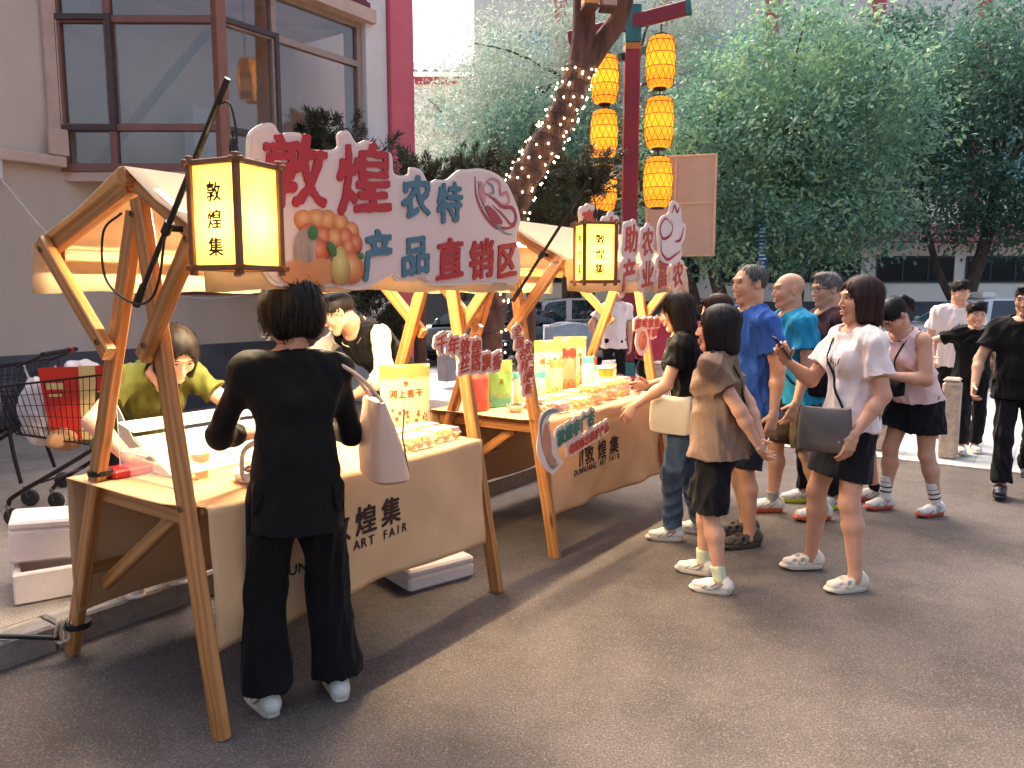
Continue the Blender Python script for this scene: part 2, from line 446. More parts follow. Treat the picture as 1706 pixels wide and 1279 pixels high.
class Lettering:
    """places glyphs in a 2D layout, then makes strokes and die-cut backing as plates"""
    def __init__(s): s.t = []
    def put(s, text, x, z, size, adv=None, rot=0, sx=1.0, shear=0.0, vert=False, dz=0.0, vs_=0.0, warp=0.0):
        for i, ch in enumerate(text):
            if ch == ' ': continue
            V, T = glyph_mesh(ch)
            c = np.array([V[:, 0].min() + V[:, 0].max(), V[:, 1].min() + V[:, 1].max()]) / 2 if ord(ch) > 255 else np.array([(V[:, 0].min() + V[:, 0].max()) / 2, .34])
            P = (V - c) * size; P[:, 0] = P[:, 0] * sx + P[:, 1] * shear
            P[:, 1] += vs_ * P[:, 0]; P = P + warp * size * np.c_[np.sin(P[:, 1] * 9 / size + i), np.sin(P[:, 0] * 7 / size + 2 * i + 1)]
            a = R(rot); P = P @ np.array([[math.cos(a), math.sin(a)], [-math.sin(a), math.cos(a)]])
            st = (adv if adv is not None else size)
            P = P + (np.array([x, z - st * i]) if vert else np.array([x + st * i * math.cos(a), z + st * i * math.sin(a) + dz * i]))
            s.t.append(P[T])
        return s
    def field(s, h, Rr, rough=0, seed=1):
        T = np.concatenate(s.t); lo = T.reshape(-1, 2).min(0) - (Rr + 4) * h; hi = T.reshape(-1, 2).max(0) + (Rr + 4) * h
        n = tuple(np.ceil((hi - lo) / h).astype(int) + 1)
        D = edt(raster(T, lo, n, h), Rr) * h
        if rough:
            X = (lo[0] + h * np.arange(n[0]))[:, None]; Y = (lo[1] + h * np.arange(n[1]))[None]; r = np.random.default_rng(seed)
            q = 0
            for i in range(6):
                kx, ky = r.normal(size=2) * 90 / (1 + .2 * i); q = q + np.sin(X * kx + Y * ky + r.uniform(0, 6))
            D = D + rough * q / 3
        return D, lo
def plate_obj(name, loops, depth, mat, parent, y=0.0):
    V, F = plate(loops, depth); V = V + np.array([0, y, 0]) if len(V) else V
    return mesh_obj(name, V, F, mat, parent)
# ------------------------------------------------------------------ people: pose -> skeleton -> skin, clothes, hair
def skin_mat(name, col, ruddy):
    m = M(name, col, rough=.5, var=.05, vscale=5, bump=.10, bscale=260, spec=.3, hue=ruddy, bdist=.002)
    b = [n for n in m.node_tree.nodes if n.type == 'BSDF_PRINCIPLED'][0]; b.inputs['Subsurface Weight'].default_value = .18; b.inputs['Subsurface Scale'].default_value = .012; b.inputs['Subsurface Radius'].default_value = (1, .4, .25)
    return m
SKINS = {'a': ('skin_light', '#d9a88c', '#d29d80'), 'b': ('skin_tan', '#c89a7e', '#bd8c6e'), 'c': ('skin_mid', '#cf9d82', '#c79275'), 'd': ('skin_pale', '#e2b79c', '#dcac90')}
def cloth_mat(name, col, var=.1, rough=.85, bump=.7, bscale=26, sheen=.03, stretch=(1, 1, .5)):
    return M(name, col, rough=rough, var=var, vscale=5, bump=bump, bscale=bscale, spec=.2, sheen=sheen, stretch=stretch, bdist=.012)
def hair_mat(name, col, hi):
    if name in MATS: return MATS[name]
    N = NT(name); b = N.n('ShaderNodeBsdfPrincipled'); g = N.n('ShaderNodeNewGeometry'); mx = N.n('ShaderNodeMix', data_type='RGBA')
    N.l(g.outputs['Random Per Island'], mx.inputs['Factor']); mx.inputs['A'].default_value = (*lin(col), 1); mx.inputs['B'].default_value = (*lin(hi), 1)
    N.l(mx.outputs['Result'], b.inputs['Base Color']); b.inputs['Roughness'].default_value = .55; b.inputs['Specular IOR Level'].default_value = .28
    N.l(b.outputs[0], N.out.inputs[0]); MATS[name] = N.m; return N.m
def rotx(v, a): c, s = math.cos(a), math.sin(a); return np.array([v[0], v[1] * c - v[2] * s, v[1] * s + v[2] * c])
def rotz(v, a): c, s = math.cos(a), math.sin(a); return np.array([v[0] * c - v[1] * s, v[0] * s + v[1] * c, v[2]])
def ik(S, W, l1, l2, hint):
    S, W = np.array(S, float), np.array(W, float); d = W - S; L = np.linalg.norm(d); Lm = .992 * (l1 + l2)
    if L > Lm: W = S + d / L * Lm; d = W - S; L = Lm
    if L < abs(l1 - l2) + .02: L = abs(l1 - l2) + .02
    u = d / np.linalg.norm(d); h = np.array(hint, float); h = h - u * (h @ u); h = nrm(h)
    a = (l1 * l1 - l2 * l2 + L * L) / (2 * L); q = math.sqrt(max(0, l1 * l1 - a * a))
    return S + u * a + h * q, W
class Sk: pass
def skeleton(P):
    H = P['H']; K = Sk(); K.H = H; K.P = P; fem = P.get('sex', 'f') == 'f'; K.fem = fem
    wd = P.get('w', 1.0); K.wd = wd
    ln = R(P.get('lean', 3)); tw = R(P.get('twist', 0)); hy = R(P.get('hipyaw', 0)); side = R(P.get('side', 0))
    up = np.array([0, 0, 1.])
    K.X1 = rotz(np.array([1., 0, 0]), hy); K.F1 = np.cross(up, K.X1)
    K.X2 = rotz(np.array([1., 0, 0]), tw); K.F2 = np.cross(up, K.X2)
    ph = P.get('ph', .525) * H
    K.P0 = np.array([P.get('px', 0), P.get('py', 0), ph])
    def updir(a, X, F): return nrm(up * math.cos(a) + F * math.sin(a) + X * math.sin(side))
    K.u1 = updir(ln * .45, K.X1, K.F1); K.u2 = updir(ln, K.X2, K.F2)
    K.waist = K.P0 + K.u1 * .095 * H; K.chest = K.waist + K.u2 * .115 * H; K.neck = K.chest + K.u2 * .103 * H
    K.f1 = np.cross(K.u1, K.X1); K.f2 = nrm(np.cross(K.u2, K.X2)); K.x2 = np.cross(K.f2, K.u2)
    sw = P.get('sw', .097 if fem else .110) * H
    rs = P.get('roll', .0)
    K.sh = {'R': K.chest + K.u2 * .068 * H + K.x2 * sw + K.f2 * rs, 'L': K.chest + K.u2 * .068 * H - K.x2 * sw + K.f2 * rs}
    hd = P.get('head', (0, 0, 0)); yaw, pit, rol = map(R, hd)
    un = updir(ln * .75 + pit * .45, K.X2, K.F2); K.hs = P.get('hs', 1.0) * 1.02 * (H / 1.68) ** .5
    K.hc = K.neck + un * (.064 * H + .052 * K.hs * .8) ; K.un = un
    m = Matrix.Rotation(tw + yaw, 3, 'Z') @ Matrix.Rotation(-(pit), 3, 'X') @ Matrix.Rotation(rol, 3, 'Y')
    K.Xh, K.Fh, K.Uh = np.array(m @ Vector((1, 0, 0))), np.array(m @ Vector((0, 1, 0))), np.array(m @ Vector((0, 0, 1)))
    K.hp = lambda x, y, z: K.hc + K.hs * (x * K.Xh + y * K.Fh + z * K.Uh)
    K.el, K.wr, K.hand = {}, {}, {}
    arms = P.get('arms', {})
    for sd_, sg in (('R', 1), ('L', -1)):
        a = arms.get(sd_, {})
        S = K.sh[sd_]
        W = a.get('w'); W = S + np.array([sg * .05, .05, -.32 * H]) if W is None else np.array(W, float)
        hint = a.get('h', (sg * .5, -1, -.2))
        K.el[sd_], K.wr[sd_] = ik(S, W, .172 * H, .15 * H, hint)
        fd = nrm(K.wr[sd_] - K.el[sd_])
        D = nrm(a.get('d', fd + np.array([0, .12, 0]))); Nn = np.array(a.get('n', (-sg, .3, 0)), float); Nn = nrm(Nn - D * (Nn @ D))
        K.hand[sd_] = (D, Nn, a.get('curl', 22), a.get('thumb', .5))
    K.hip, K.kn, K.an, K.fd = {}, {}, {}, {}
    feet = P.get('feet', {'R': (.1, 0, 8), 'L': (-.1, 0, -8)})
    for sd_, sg in (('R', 1), ('L', -1)):
        ft = feet[sd_]; fx, fy, yw = ft[:3]; lift = ft[3] if len(ft) > 3 else 0; K.pt = 0
        f = rotz(np.array([0, 1., 0]), -R(yw)); K.fd[sd_] = f
        K.hip[sd_] = K.P0 + K.X1 * sg * .049 * H
        K.kn[sd_], K.an[sd_] = ik(K.hip[sd_], (fx, fy, .047 * H + lift), .248 * H, .236 * H, f * 1.0 + np.array([sg * .08, 0, 0]))
    return K
def torso(S, K, e=0.0, hem=None, flare=0.0, top=True, k=.035, belly=None):
    H, w = K.H, K.wd; f = K.fem
    hw, hdp = (.098 if f else .092) * H * w, .066 * H * w
    ww, wdp = (.076 if f else .084) * H * w, (.056 if f else .06) * H * w
    cw, cdp = (.088 if f else .098) * H * (w * .6 + .4), (.062 if f else .067) * H * (w * .6 + .4)
    by = K.P.get('belly', 0) if belly is None else belly
    if hem is None: S.seg(K.P0 - K.u1 * .02 * H, K.waist, (hw + e, hdp + e), (ww + e, wdp + e), X=K.X1, k=k)
    else:
        hp = K.P0 + K.u1 * hem * H
        S.seg(K.waist + K.u1 * .01 * H, hp, (max(ww, .9 * hw * (1 if flare > 0 else .96)) * .97 + e, wdp + e + .4 * by), (hw + e + flare, hdp + e + flare + .3 * by), X=K.X1, k=k, flat=(0, 1))
    S.seg(K.waist, K.chest, (ww + e, wdp + e), (cw + e, cdp + e), X=K.X2, k=k)
    S.seg(K.chest, K.chest + K.u2 * .07 * H, (cw + e, cdp + e), (cw * .82 + e, cdp * .8 + e), X=K.X2, k=k)
    for sg in (1, -1):
        s_ = K.sh['R' if sg > 0 else 'L']
        S.seg(s_ - K.x2 * sg * .012 * H, K.neck - K.u2 * .012 * H, .030 * H + e, .027 * H + e, k=k)
        S.seg(K.chest + K.u2 * .02 * H + K.x2 * sg * .05 * H, s_ - K.u2 * .005 * H, .045 * H + e, .033 * H + e, k=k)
        S.ell(K.P0 - K.f1 * .035 * H * w + K.X1 * sg * .042 * H * w - K.u1 * .012 * H, (.045 * H * w + e * .8,) * 3, k=k) if hem is None and K.P.get('glute', 1) else None
        if f and K.P.get('bust', 1): S.ell(K.chest - K.u2 * .005 * H + K.f2 * (.05 * H * (w * .6 + .4)) + K.x2 * sg * .043 * H, (.036 * H + e * .8, .032 * H * K.P.get('bust', 1) + e * .8, .036 * H + e * .8), X=K.x2, Z=K.u2, k=k)
    if by: S.ell(K.waist - K.u1 * .02 * H + K.f1 * (wdp * .35), (ww * .9 + e, wdp * .75 + by + e, .085 * H + e), X=K.X1, Z=K.u1, k=.05)
def arm(S, K, sd_, e=0.0, k=.02, frac=None, flare=0.0):
    H = K.H; s_, el, wr = K.sh[sd_], K.el[sd_], K.wr[sd_]; am = K.P.get('arm', 1.0)
    ru, rm, rw = .0275 * H * am, .0235 * H * am, .0165 * H * am
    if frac is None:
        S.seg(s_, el, ru, rm, k=k); S.seg(el, el + (wr - el) * .3, rm, .0238 * H * am, k=k); S.seg(el + (wr - el) * .3, wr, .0238 * H * am, (rw, rw * .82), k=k)
    elif frac <= 1:
        nn = nrm(el - s_); S.seg(s_ + nn * .012 * H, s_ + (el - s_) * frac, ru + e * .55, ru + (rm - ru) * frac + e + flare, k=.035, flat=(0, 1))
    else:
        S.seg(s_, el, ru + e * .7, rm + e + flare * .5, k=.03); S.seg(el, el + (wr - el) * (frac - 1), rm + e + flare * .5, rm - (rm - rw) * (frac - 1) + e + flare, k=.03, flat=(0, 1))
def leg(S, K, sd_, e=0.0, k=.025, frac=None, flare=0.0, r2=None):
    H = K.H; a, b, c = K.hip[sd_], K.kn[sd_], K.an[sd_]; lm = K.P.get('leg', 1.0)
    rt, rk, rc, ra = .050 * H * lm, .0305 * H * lm, .0325 * H * lm, .0190 * H
    if frac is None:
        S.seg(a, b, rt, rk, k=k); q = b + (c - b) * .3 - K.fd[sd_] * .008 * H
        S.seg(b, q, rk * .98, rc, k=k); S.seg(q, c, rc, ra, k=k); S.seg(c, c - np.array([0, 0, .02 * H]), ra, ra, k=k)
    elif frac <= 1:
        S.seg(a, a + (b - a) * frac, rt + e, rt + (rk - rt) * frac + e + flare, k=.03, flat=(0, 1))
    else:
        t = frac - 1; rk2 = rk + e + flare * .5
        S.seg(a, b, rt + e, rk2, k=.03); S.seg(b, b + (c - b) * t, rk2, (ra if r2 is None else r2) + e + flare, k=.03, flat=(0, 1))
def head_sdf(K):
    S = SDF(); p = K.hp; h = K.hs; X, Z, F = K.Xh, K.Uh, K.Fh
    def E(c, r, k=.018, op='add', Xa=None, Za=None): S.ell(p(*c), tuple(q * h for q in r), X=X if Xa is None else Xa, Z=Z if Za is None else Za, k=k * h, op=op)
    def G(a, b, r0, r1, k=.012): S.seg(p(*a), p(*b), tuple(q * h for q in r0) if hasattr(r0, '__len__') else r0 * h, tuple(q * h for q in r1) if hasattr(r1, '__len__') else r1 * h, X=X, k=k * h)
    m = 0 if K.fem else 1
    E((0, -.014, .034), (.073, .094, .081)); E((0, .026, -.012), (.061, .066, .082), k=.03)
    for sg in (1, -1):
        G((sg * (.047 + .004 * m), .004, -.055), (sg * .012, .062, -.098), .020 + .002 * m, .016, k=.02)
        E((sg * .037, .060, -.018), (.022, .020, .024), k=.02)                      # cheekbone
    E((0, .068, -.094), (.020, .019, .017), k=.02)                                  # chin
    G((-.032, .079, .034), (.032, .079, .034), .010 + .002 * m, .010 + .002 * m, k=.014)   # brow
    for sg in (1, -1): E((sg * .031, .098, .012), (.019, .016, .012), k=.010, op='sub')
    G((0, .085, .018), (0, .1055, -.024), .0070, .0092, k=.008)                       # nose
    for sg in (1, -1): E((sg * .0105, .096, -.028), (.008, .009, .007), k=.006)
    E((0, .090, -.054), (.024, .009, .007), k=.008); E((0, .089, -.066), (.020, .010, .008), k=.008)
    E((0, .097, -.0595), (.022, .006, .0025), k=.003, op='sub')
    for sg in (1, -1):
        E((sg * .076, -.008, .000), (.008, .019, .031), k=.006, Xa=nrm(X + sg * .35 * F)); E((sg * .083, -.002, .002), (.004, .010, .018), k=.004, op='sub')
    S.seg(K.neck - K.u2 * .03 * K.H, p(0, -.022, -.05), (.036 if K.fem else .041) * K.H * (K.wd * .4 + .6), (.034 if K.fem else .038) * K.H, k=.02)
    if K.P.get('jowl'): E((0, .04, -.085), (.05, .04, .03), k=.03)
    return S
def hand_mesh(K, sd_, h=.0038):
    D, Nn, curl, th = K.hand[sd_]; L = .106 * K.H * (1.0 if K.fem else 1.06); T = np.cross(D, Nn) if sd_ == 'R' else np.cross(Nn, D)
    W = K.wr[sd_]; S = SDF()
    S.seg(W - D * .04 * L, W + D * .14 * L, (.17 * L, .13 * L), (.19 * L, .105 * L), X=T, k=.012)
    S.seg(W + D * .14 * L, W + D * .44 * L, (.19 * L, .10 * L), (.215 * L, .085 * L), X=T, k=.012)
    for i, (tt, b, ln, fan) in enumerate([(.165, .47, .40, 5), (.058, .50, .44, 1), (-.052, .48, .41, -3), (-.155, .43, .32, -8)]):
        p = W + D * b * L + T * tt * L; a = R(curl * (.55 + .15 * i)); f0 = nrm(D * math.cos(R(fan)) + T * math.sin(R(fan)))
        S.seg(W + D * (b - .16) * L + T * tt * .92 * L, p, .055 * L, .05 * L, k=.006)
        r = .05 * L
        for j, fr in enumerate((.44, .31, .25)):
            d = f0 * math.cos(a) + Nn * math.sin(a); q = p + d * ln * fr * L
            S.seg(p, q, r, r * .9, k=.004); p = q; r *= .9; a += R(curl * (1.2 - .2 * j))
    p = W + D * .10 * L + T * .13 * L + Nn * .03 * L; d = nrm(D * .75 + T * .6 + Nn * .25 * (1 + th))
    S.seg(W + D * .12 * L + T * .06 * L, p + d * .14 * L, .085 * L, .065 * L, k=.008)
    q = p + d * .30 * L; S.seg(p, q, .068 * L, .055 * L, k=.005)
    d2 = nrm(d + Nn * th * .7 + D * .35); S.seg(q, q + d2 * .2 * L, .053 * L, .04 * L, k=.004)
    return S.mesh(h, pad=.012)
def joinm(parts):
    Vs, Fs, o = [], [], 0
    for V, F in parts:
        Vs.append(V); Fs.append(F + o); o += len(V)
    return np.concatenate(Vs), np.concatenate(Fs)
def strands(S, V, Nn, n, length, width, seed, crown, lift=.003, grav=None, filt=None, steps=5, jit=.25):
    """ribbons combed over a hair mass, away from the crown and downwards"""
    r = np.random.default_rng(seed); C = V
    if filt is not None: C = V[filt(V)]
    if len(C) == 0: return np.zeros((0, 3)), np.zeros((0, 4), int)
    p = C[r.integers(0, len(C), n)].copy(); st = length / steps * r.uniform(.6, 1.25, (n, 1))
    pts = []; nn = []; j = r.normal(size=(n, 3)) * jit; lf = lift * (r.uniform(.2, 1.4, n) + 2.2 * (r.uniform(0, 1, n) < .06))
    for i in range(steps + 1):
        g = S.grad(p); dist = S.sample(p); p = p - g * np.clip(dist - lf, -.02, .02)[:, None]
        pts.append(p.copy()); nn.append(g)
        d = (p - crown); d = d / np.linalg.norm(d, axis=1, keepdims=True) + (np.array([0, 0, -.6]) if grav is None else grav) + j
        d = d - g * (d * g).sum(1, keepdims=True); d /= np.linalg.norm(d, axis=1, keepdims=True) + 1e-9
        p = p + d * st
    V2, F2 = [], []; wv = width * r.uniform(.5, 1.3, (n, 1)); m = steps + 1
    for i in range(m):
        t = pts[min(i + 1, m - 1)] - pts[max(i - 1, 0)]; b = np.cross(t, nn[i]); b /= np.linalg.norm(b, axis=1, keepdims=True) + 1e-9
        tp = (1 - (i / (m - 1)) ** 2 * .85) * (.5 if i == 0 else 1)
        V2 += [pts[i] - b * wv * tp, pts[i] + b * wv * tp]
    V2 = np.stack(V2, 1).reshape(-1, 3); base = np.arange(n)[:, None] * (2 * m)
    F2 = np.concatenate([base + np.array([[2 * i, 2 * i + 1, 2 * i + 3, 2 * i + 2]]) for i in range(m - 1)])
    return V2, F2
def hair(K, style, mat, root, seed, vox=.006):
    S = SDF(); p = K.hp; h = K.hs; X, Z = K.Xh, K.Uh; clip = []
    def E(c, r, k=.015, op='add'): S.ell(p(*c), tuple(q * h for q in r), X=X, Z=Z, k=k * h, op=op)
    def G(a, b, r0, r1, k=.02): S.seg(p(*a), p(*b), tuple(q * h for q in r0), tuple(q * h for q in r1), X=X, k=k * h)
    n, ln, wd, lift = 1300, .10, .0019, .003
    if style == 'short_m':
        E((0, -.016, .040), (.079, .100, .084)); E((0, .118, -.045), (.10, .075, .108), op='sub', k=.008); clip.append((p(0, -.005, -.008), K.Fh * .42 - K.Uh * .9)); ln, n, wd = .035, 1500, .0017; lift = .007
        E((0, .03, .098), (.055, .05, .028))
    elif style == 'fringe_m':
        E((0, -.014, .040), (.081, .104, .086)); E((0, .02, .102), (.062, .06, .028)); E((.012, .066, .078), (.050, .026, .020)); E((-.01, .125, -.040), (.088, .07, .100), op='sub', k=.008); clip.append((p(0, -.005, .0), K.Fh * .42 - K.Uh * .9)); ln, n, wd, lift = .05, 1500, .0018, .007
    elif style == 'receding':
        E((0, -.018, .036), (.0775, .097, .082)); E((0, .10, .0), (.10, .075, .108), op='sub', k=.01); clip.append((p(0, -.005, -.012), K.Fh * .42 - K.Uh * .9)); ln, n, wd = .035, 1500, .0016; lift = .005
    elif style == 'bob':        # chin length, off the forehead
        E((0, -.020, .040), (.086, .106, .090)); G((0, -.062, .03), (0, -.070, -.105), (.082, .05), (.078, .040))
        for sg in (1, -1): G((sg * .066, .0, .02), (sg * .064, -.004, -.098), (.024, .056), (.020, .048))
        E((0, .110, -.035), (.064, .085, .112), op='sub', k=.012); E((0, .02, -.1), (.045, .07, .06), op='sub', k=.01); ln, wd, n = .15, .0022, 1500
    elif style == 'bob_long':   # to the shoulders
        E((0, -.020, .040), (.085, .106, .090)); G((0, -.060, .03), (0, -.066, -.175), (.082, .05), (.070, .038))
        for sg in (1, -1): G((sg * .066, .0, .02), (sg * .062, .0, -.15), (.024, .05), (.018, .036))
        E((0, .112, -.035), (.062, .085, .112), op='sub', k=.012); E((0, .03, -.12), (.045, .07, .08), op='sub', k=.01); ln, wd, n = .19, .0022, 1500
    elif style == 'short_f':    # full round crop, tapered nape
        E((0, -.024, .036), (.098, .116, .098)); [E((q * .046, -.05, -.012), (.052, .068, .078), k=.03) for q in (1, -1)]; G((0, -.07, .0), (0, -.062, -.045), (.084, .052), (.068, .038))
        for sg in (1, -1): G((sg * .076, .0, .02), (sg * .072, -.004, -.045), (.022, .060), (.014, .046))
        E((0, .118, -.04), (.078, .08, .112), op='sub', k=.012); ln, wd, n = .11, .0021, 2200; lift = .007
    elif style == 'tied':       # drawn back into a ponytail
        E((0, -.018, .038), (.080, .103, .087)); E((0, .122, -.030), (.066, .078, .116), op='sub', k=.012); E((0, .05, -.10), (.10, .09, .07), op='sub', k=.012)
        tl = K.P.get('tail', [(0, -.10, .05), (0, -.15, .055), (0, -.19, .0), (0, -.19, -.07)])
        rr = [.016, .030, .034, .012]
        for i in range(len(tl) - 1): G(tl[i], tl[i+1], (rr[i], rr[i] * .8), (rr[i+1], rr[i+1] * .8), k=.01)
        ln, wd, n = .09, .0019, 1300
    elif style == 'long':
        E((0, -.018, .040), (.084, .104, .088)); G((0, -.060, .03), (0, -.085, -.25), (.080, .048), (.062, .030))
        for sg in (1, -1): G((sg * .066, .0, .02), (sg * .060, .01, -.22), (.022, .048), (.016, .03))
        E((0, .112, -.035), (.060, .085, .115), op='sub', k=.012); E((0, .03, -.16), (.042, .07, .12), op='sub', k=.01); ln, wd, n = .2, .0022, 1300
    if style == 'tied': cl = None
    V, F = S.mesh(vox, pad=.02, clip=[(a, b) for a, b in clip] if (clip and style != 'tied') else None)
    Nn = vnormals(V, F); V = V + Nn * (np.sin(((V - K.hc) @ X) / h * 260 + np.sin(((V - K.hc) @ Z) / h * 23 + seed)) * .0007)[:, None]
    crown = p(0, -.035, .16)
    up = lambda Q: ((Q - K.hc) @ Z) > -.05 * h
    parts = [(V, F)]
    parts.append(strands(S, V, Nn, n, ln * h, wd, seed, crown, lift=lift, filt=up if ln > .12 else None, jit=.12 if ln > .07 else .35))
    V, F = joinm(parts)
    o = mesh_obj('hair', V, F, mat, root, smooth=True); return o
def face(K, root, lip='#a35a50', brow='#1c1512', eyes=True):
    p = K.hp; h = K.hs
    if eyes:
        for sg in (1, -1):
            def almond(w, hh, dy, mat, nm, par):
                mb = MB(); pts = []
                for i in range(12):
                    a = 2 * math.pi * i / 12; pts.append(p(sg * .031 + w * math.cos(a), .0815 + dy - .008 * math.cos(a) * sg * (1 if sg > 0 else 1) * (w / .015) * .25, .011 + hh * math.sin(a) * (1 if math.sin(a) > 0 else .7)))
                c = p(sg * .031, .0845 + dy, .0113); mb.add(pts + [c], [(i, (i + 1) % 12, 12) for i in range(12)]); return mb.build(nm, mat, par, fix=False)
            e = almond(.0135, .0048, .002, M('eye_white', '#d8cdc6', rough=.25, var=.03), 'eye', root)
            almond(.0058, .0046, .0032, M('iris_dark', '#140d0a', rough=.15, var=.03), 'iris', e)
            mb = MB(); mb.tube([p(sg * (.031 + t * .016), .0855 - .005 * max(0, t), .0165 - .005 * t * t) for t in (-1, -.4, .3, 1)], [.0008, .0016, .0016, .0008], n=5); mb.build('eyelid', M('lash_dark', '#1a1210', rough=.6), e)
            mb = MB(); mb.tube([p(sg * (.032 + t * .018), .0895 - .007 * max(0, t) , .034 + .003 * (1 - t * t) - (.002 if t > .5 else 0)) for t in (-1, -.4, .3, 1)], [.0018, .0030, .0027, .0012], n=6); mb.build('eyebrow', M('brow' + brow, brow, rough=.8), root)
    mb = MB(); mb.sphere((0, 0, 0), 1, 10, 6)
    V = np.array(mb.v)
    W = np.concatenate([[p(x * .021, .0905 - abs(x) ** 2 * .007 + y * .006, -.0548 + z * .0048) for x, y, z in V], [p(x * .018, .0900 - abs(x) ** 2 * .006 + y * .0065, -.0652 + z * .0058) for x, y, z in V]])
    m2 = MB(); m2.add(W[:len(V)], mb.f); m2.add(W[len(V):], mb.f); m2.build('lips', M('lips' + lip, lip, rough=.45), root, smooth=True)
def shoe(K, sd_, root, up_mat, sole_mat, kind='sneaker', lace=None):
    f = K.fd[sd_]; r = np.array([f[1], -f[0], 0]); A = K.an[sd_]; g = np.array([A[0], A[1], A[2] - .047 * K.H]); q = K.H / 1.68 * (1.0 if K.fem else 1.08)
    P = lambda x, y, z: g + q * (x * r + y * f + z * np.array([0, 0, 1.]))
    sg = 1 if sd_ == 'R' else -1
    S = SDF(); S.seg(P(0, -.045, .045), P(0, .06, .045), (.034 * q, .042 * q), (.040 * q, .034 * q), X=r, k=.03)
    S.seg(P(0, .06, .043), P(-sg * .006, .138, .038), (.040 * q, .034 * q), (.035 * q, .026 * q), X=r, k=.03)
    S.seg(P(0, -.03, .05), P(0, -.012, .088), (.034 * q, .044 * q), (.033 * q, .040 * q), X=r, k=.02, flat=(0, 1))
    if kind == 'sandal':
        for a in ((.085, .12), (.03, .0)): pass
        S.ell(P(0, .080, .078), (.026 * q, .013 * q, .035 * q), X=r, k=.004, op='sub'); S.ell(P(0, .045, .09), (.020 * q, .012 * q, .035 * q), X=r, k=.004, op='sub')
        for sx_ in (-1, 1):
            for yy, zz, ry, rz_ in ((.105, .050, .015, .014), (.060, .054, .013, .016), (.012, .052, .015, .015)): S.ell(P(sx_ * .045, yy, zz), (.022 * q, ry * q, rz_ * q), X=r, k=.004, op='sub')
    V, F = S.mesh(.005, pad=.015, clip=[(P(0, 0, .020), np.array([0, 0, -1.]))])
    o = mesh_obj('sandal' if kind == 'sandal' else 'shoe', V, F, up_mat, root, smooth=True)
    prof = []
    out = [(-.068, .0), (-.062, .022), (-.04, .034), (.0, .036), (.05, .040), (.10, .0435), (.135, .041), (.160, .031), (.172, .017), (.176, .0)]
    pl = [(w_, y) for y, w_ in out] + [(-w_, y) for y, w_ in out[::-1][1:-1]]
    mb = MB(); n = len(pl); rings = [(.0, .90), (.006, 1.0), (.020, 1.04), (.030, 1.0)]
    V = [P(x * k - sg * .004 * max(0, y) * 8, y * (k if y > 0 else k), z + (.006 if (y > .15 and z < .01) else 0) + (.006 if y < -.03 and z > .015 else 0)) for z, k in rings for x, y in pl]
    F = [tuple(range(n - 1, -1, -1)), tuple(range(3 * n, 4 * n))] + [(i * n + k, i * n + (k + 1) % n, (i + 1) * n + (k + 1) % n, (i + 1) * n + k) for i in range(3) for k in range(n)]
    mb.add(V, F); mb.build('sole', sole_mat, o, smooth='auto')
    if kind == 'sneaker':
        mb = MB()
        for sx_ in (-1, 1):
            for y0, y1, z0, z1 in ((-.02, .03, .070, .036), (.015, .065, .072, .036), (.05, .10, .066, .034)): mb.tube([P(sx_ * .036, y0, z0), P(sx_ * .0435, (y0 + y1) / 2, (z0 + z1) / 2), P(sx_ * .0430, y1, z1)], [.0035 * q, .0045 * q, .0035 * q], n=5)
        mb.build('side_trim', M('shoe trim', '#8d877d', rough=.6), o, smooth=True)
        mb = MB(); mb.lathe([(.030 * q, .0), (.034 * q, .006), (.030 * q, .012)], 14, c=tuple(P(0, -.010, .078)), closed=False); mb.build('collar', M('shoe lining', '#8f8880', rough=.9), o, smooth=True)
        mb = MB()
        for i, y in enumerate((.045, .063, .081)): mb.tube([P(-.022, y, .082 - i * .006), P(0, y + .004, .088 - i * .0065), P(.022, y, .082 - i * .006)], .0032 * q, n=5)
        mb.build('lace', lace or up_mat, o, smooth=True)
    return o
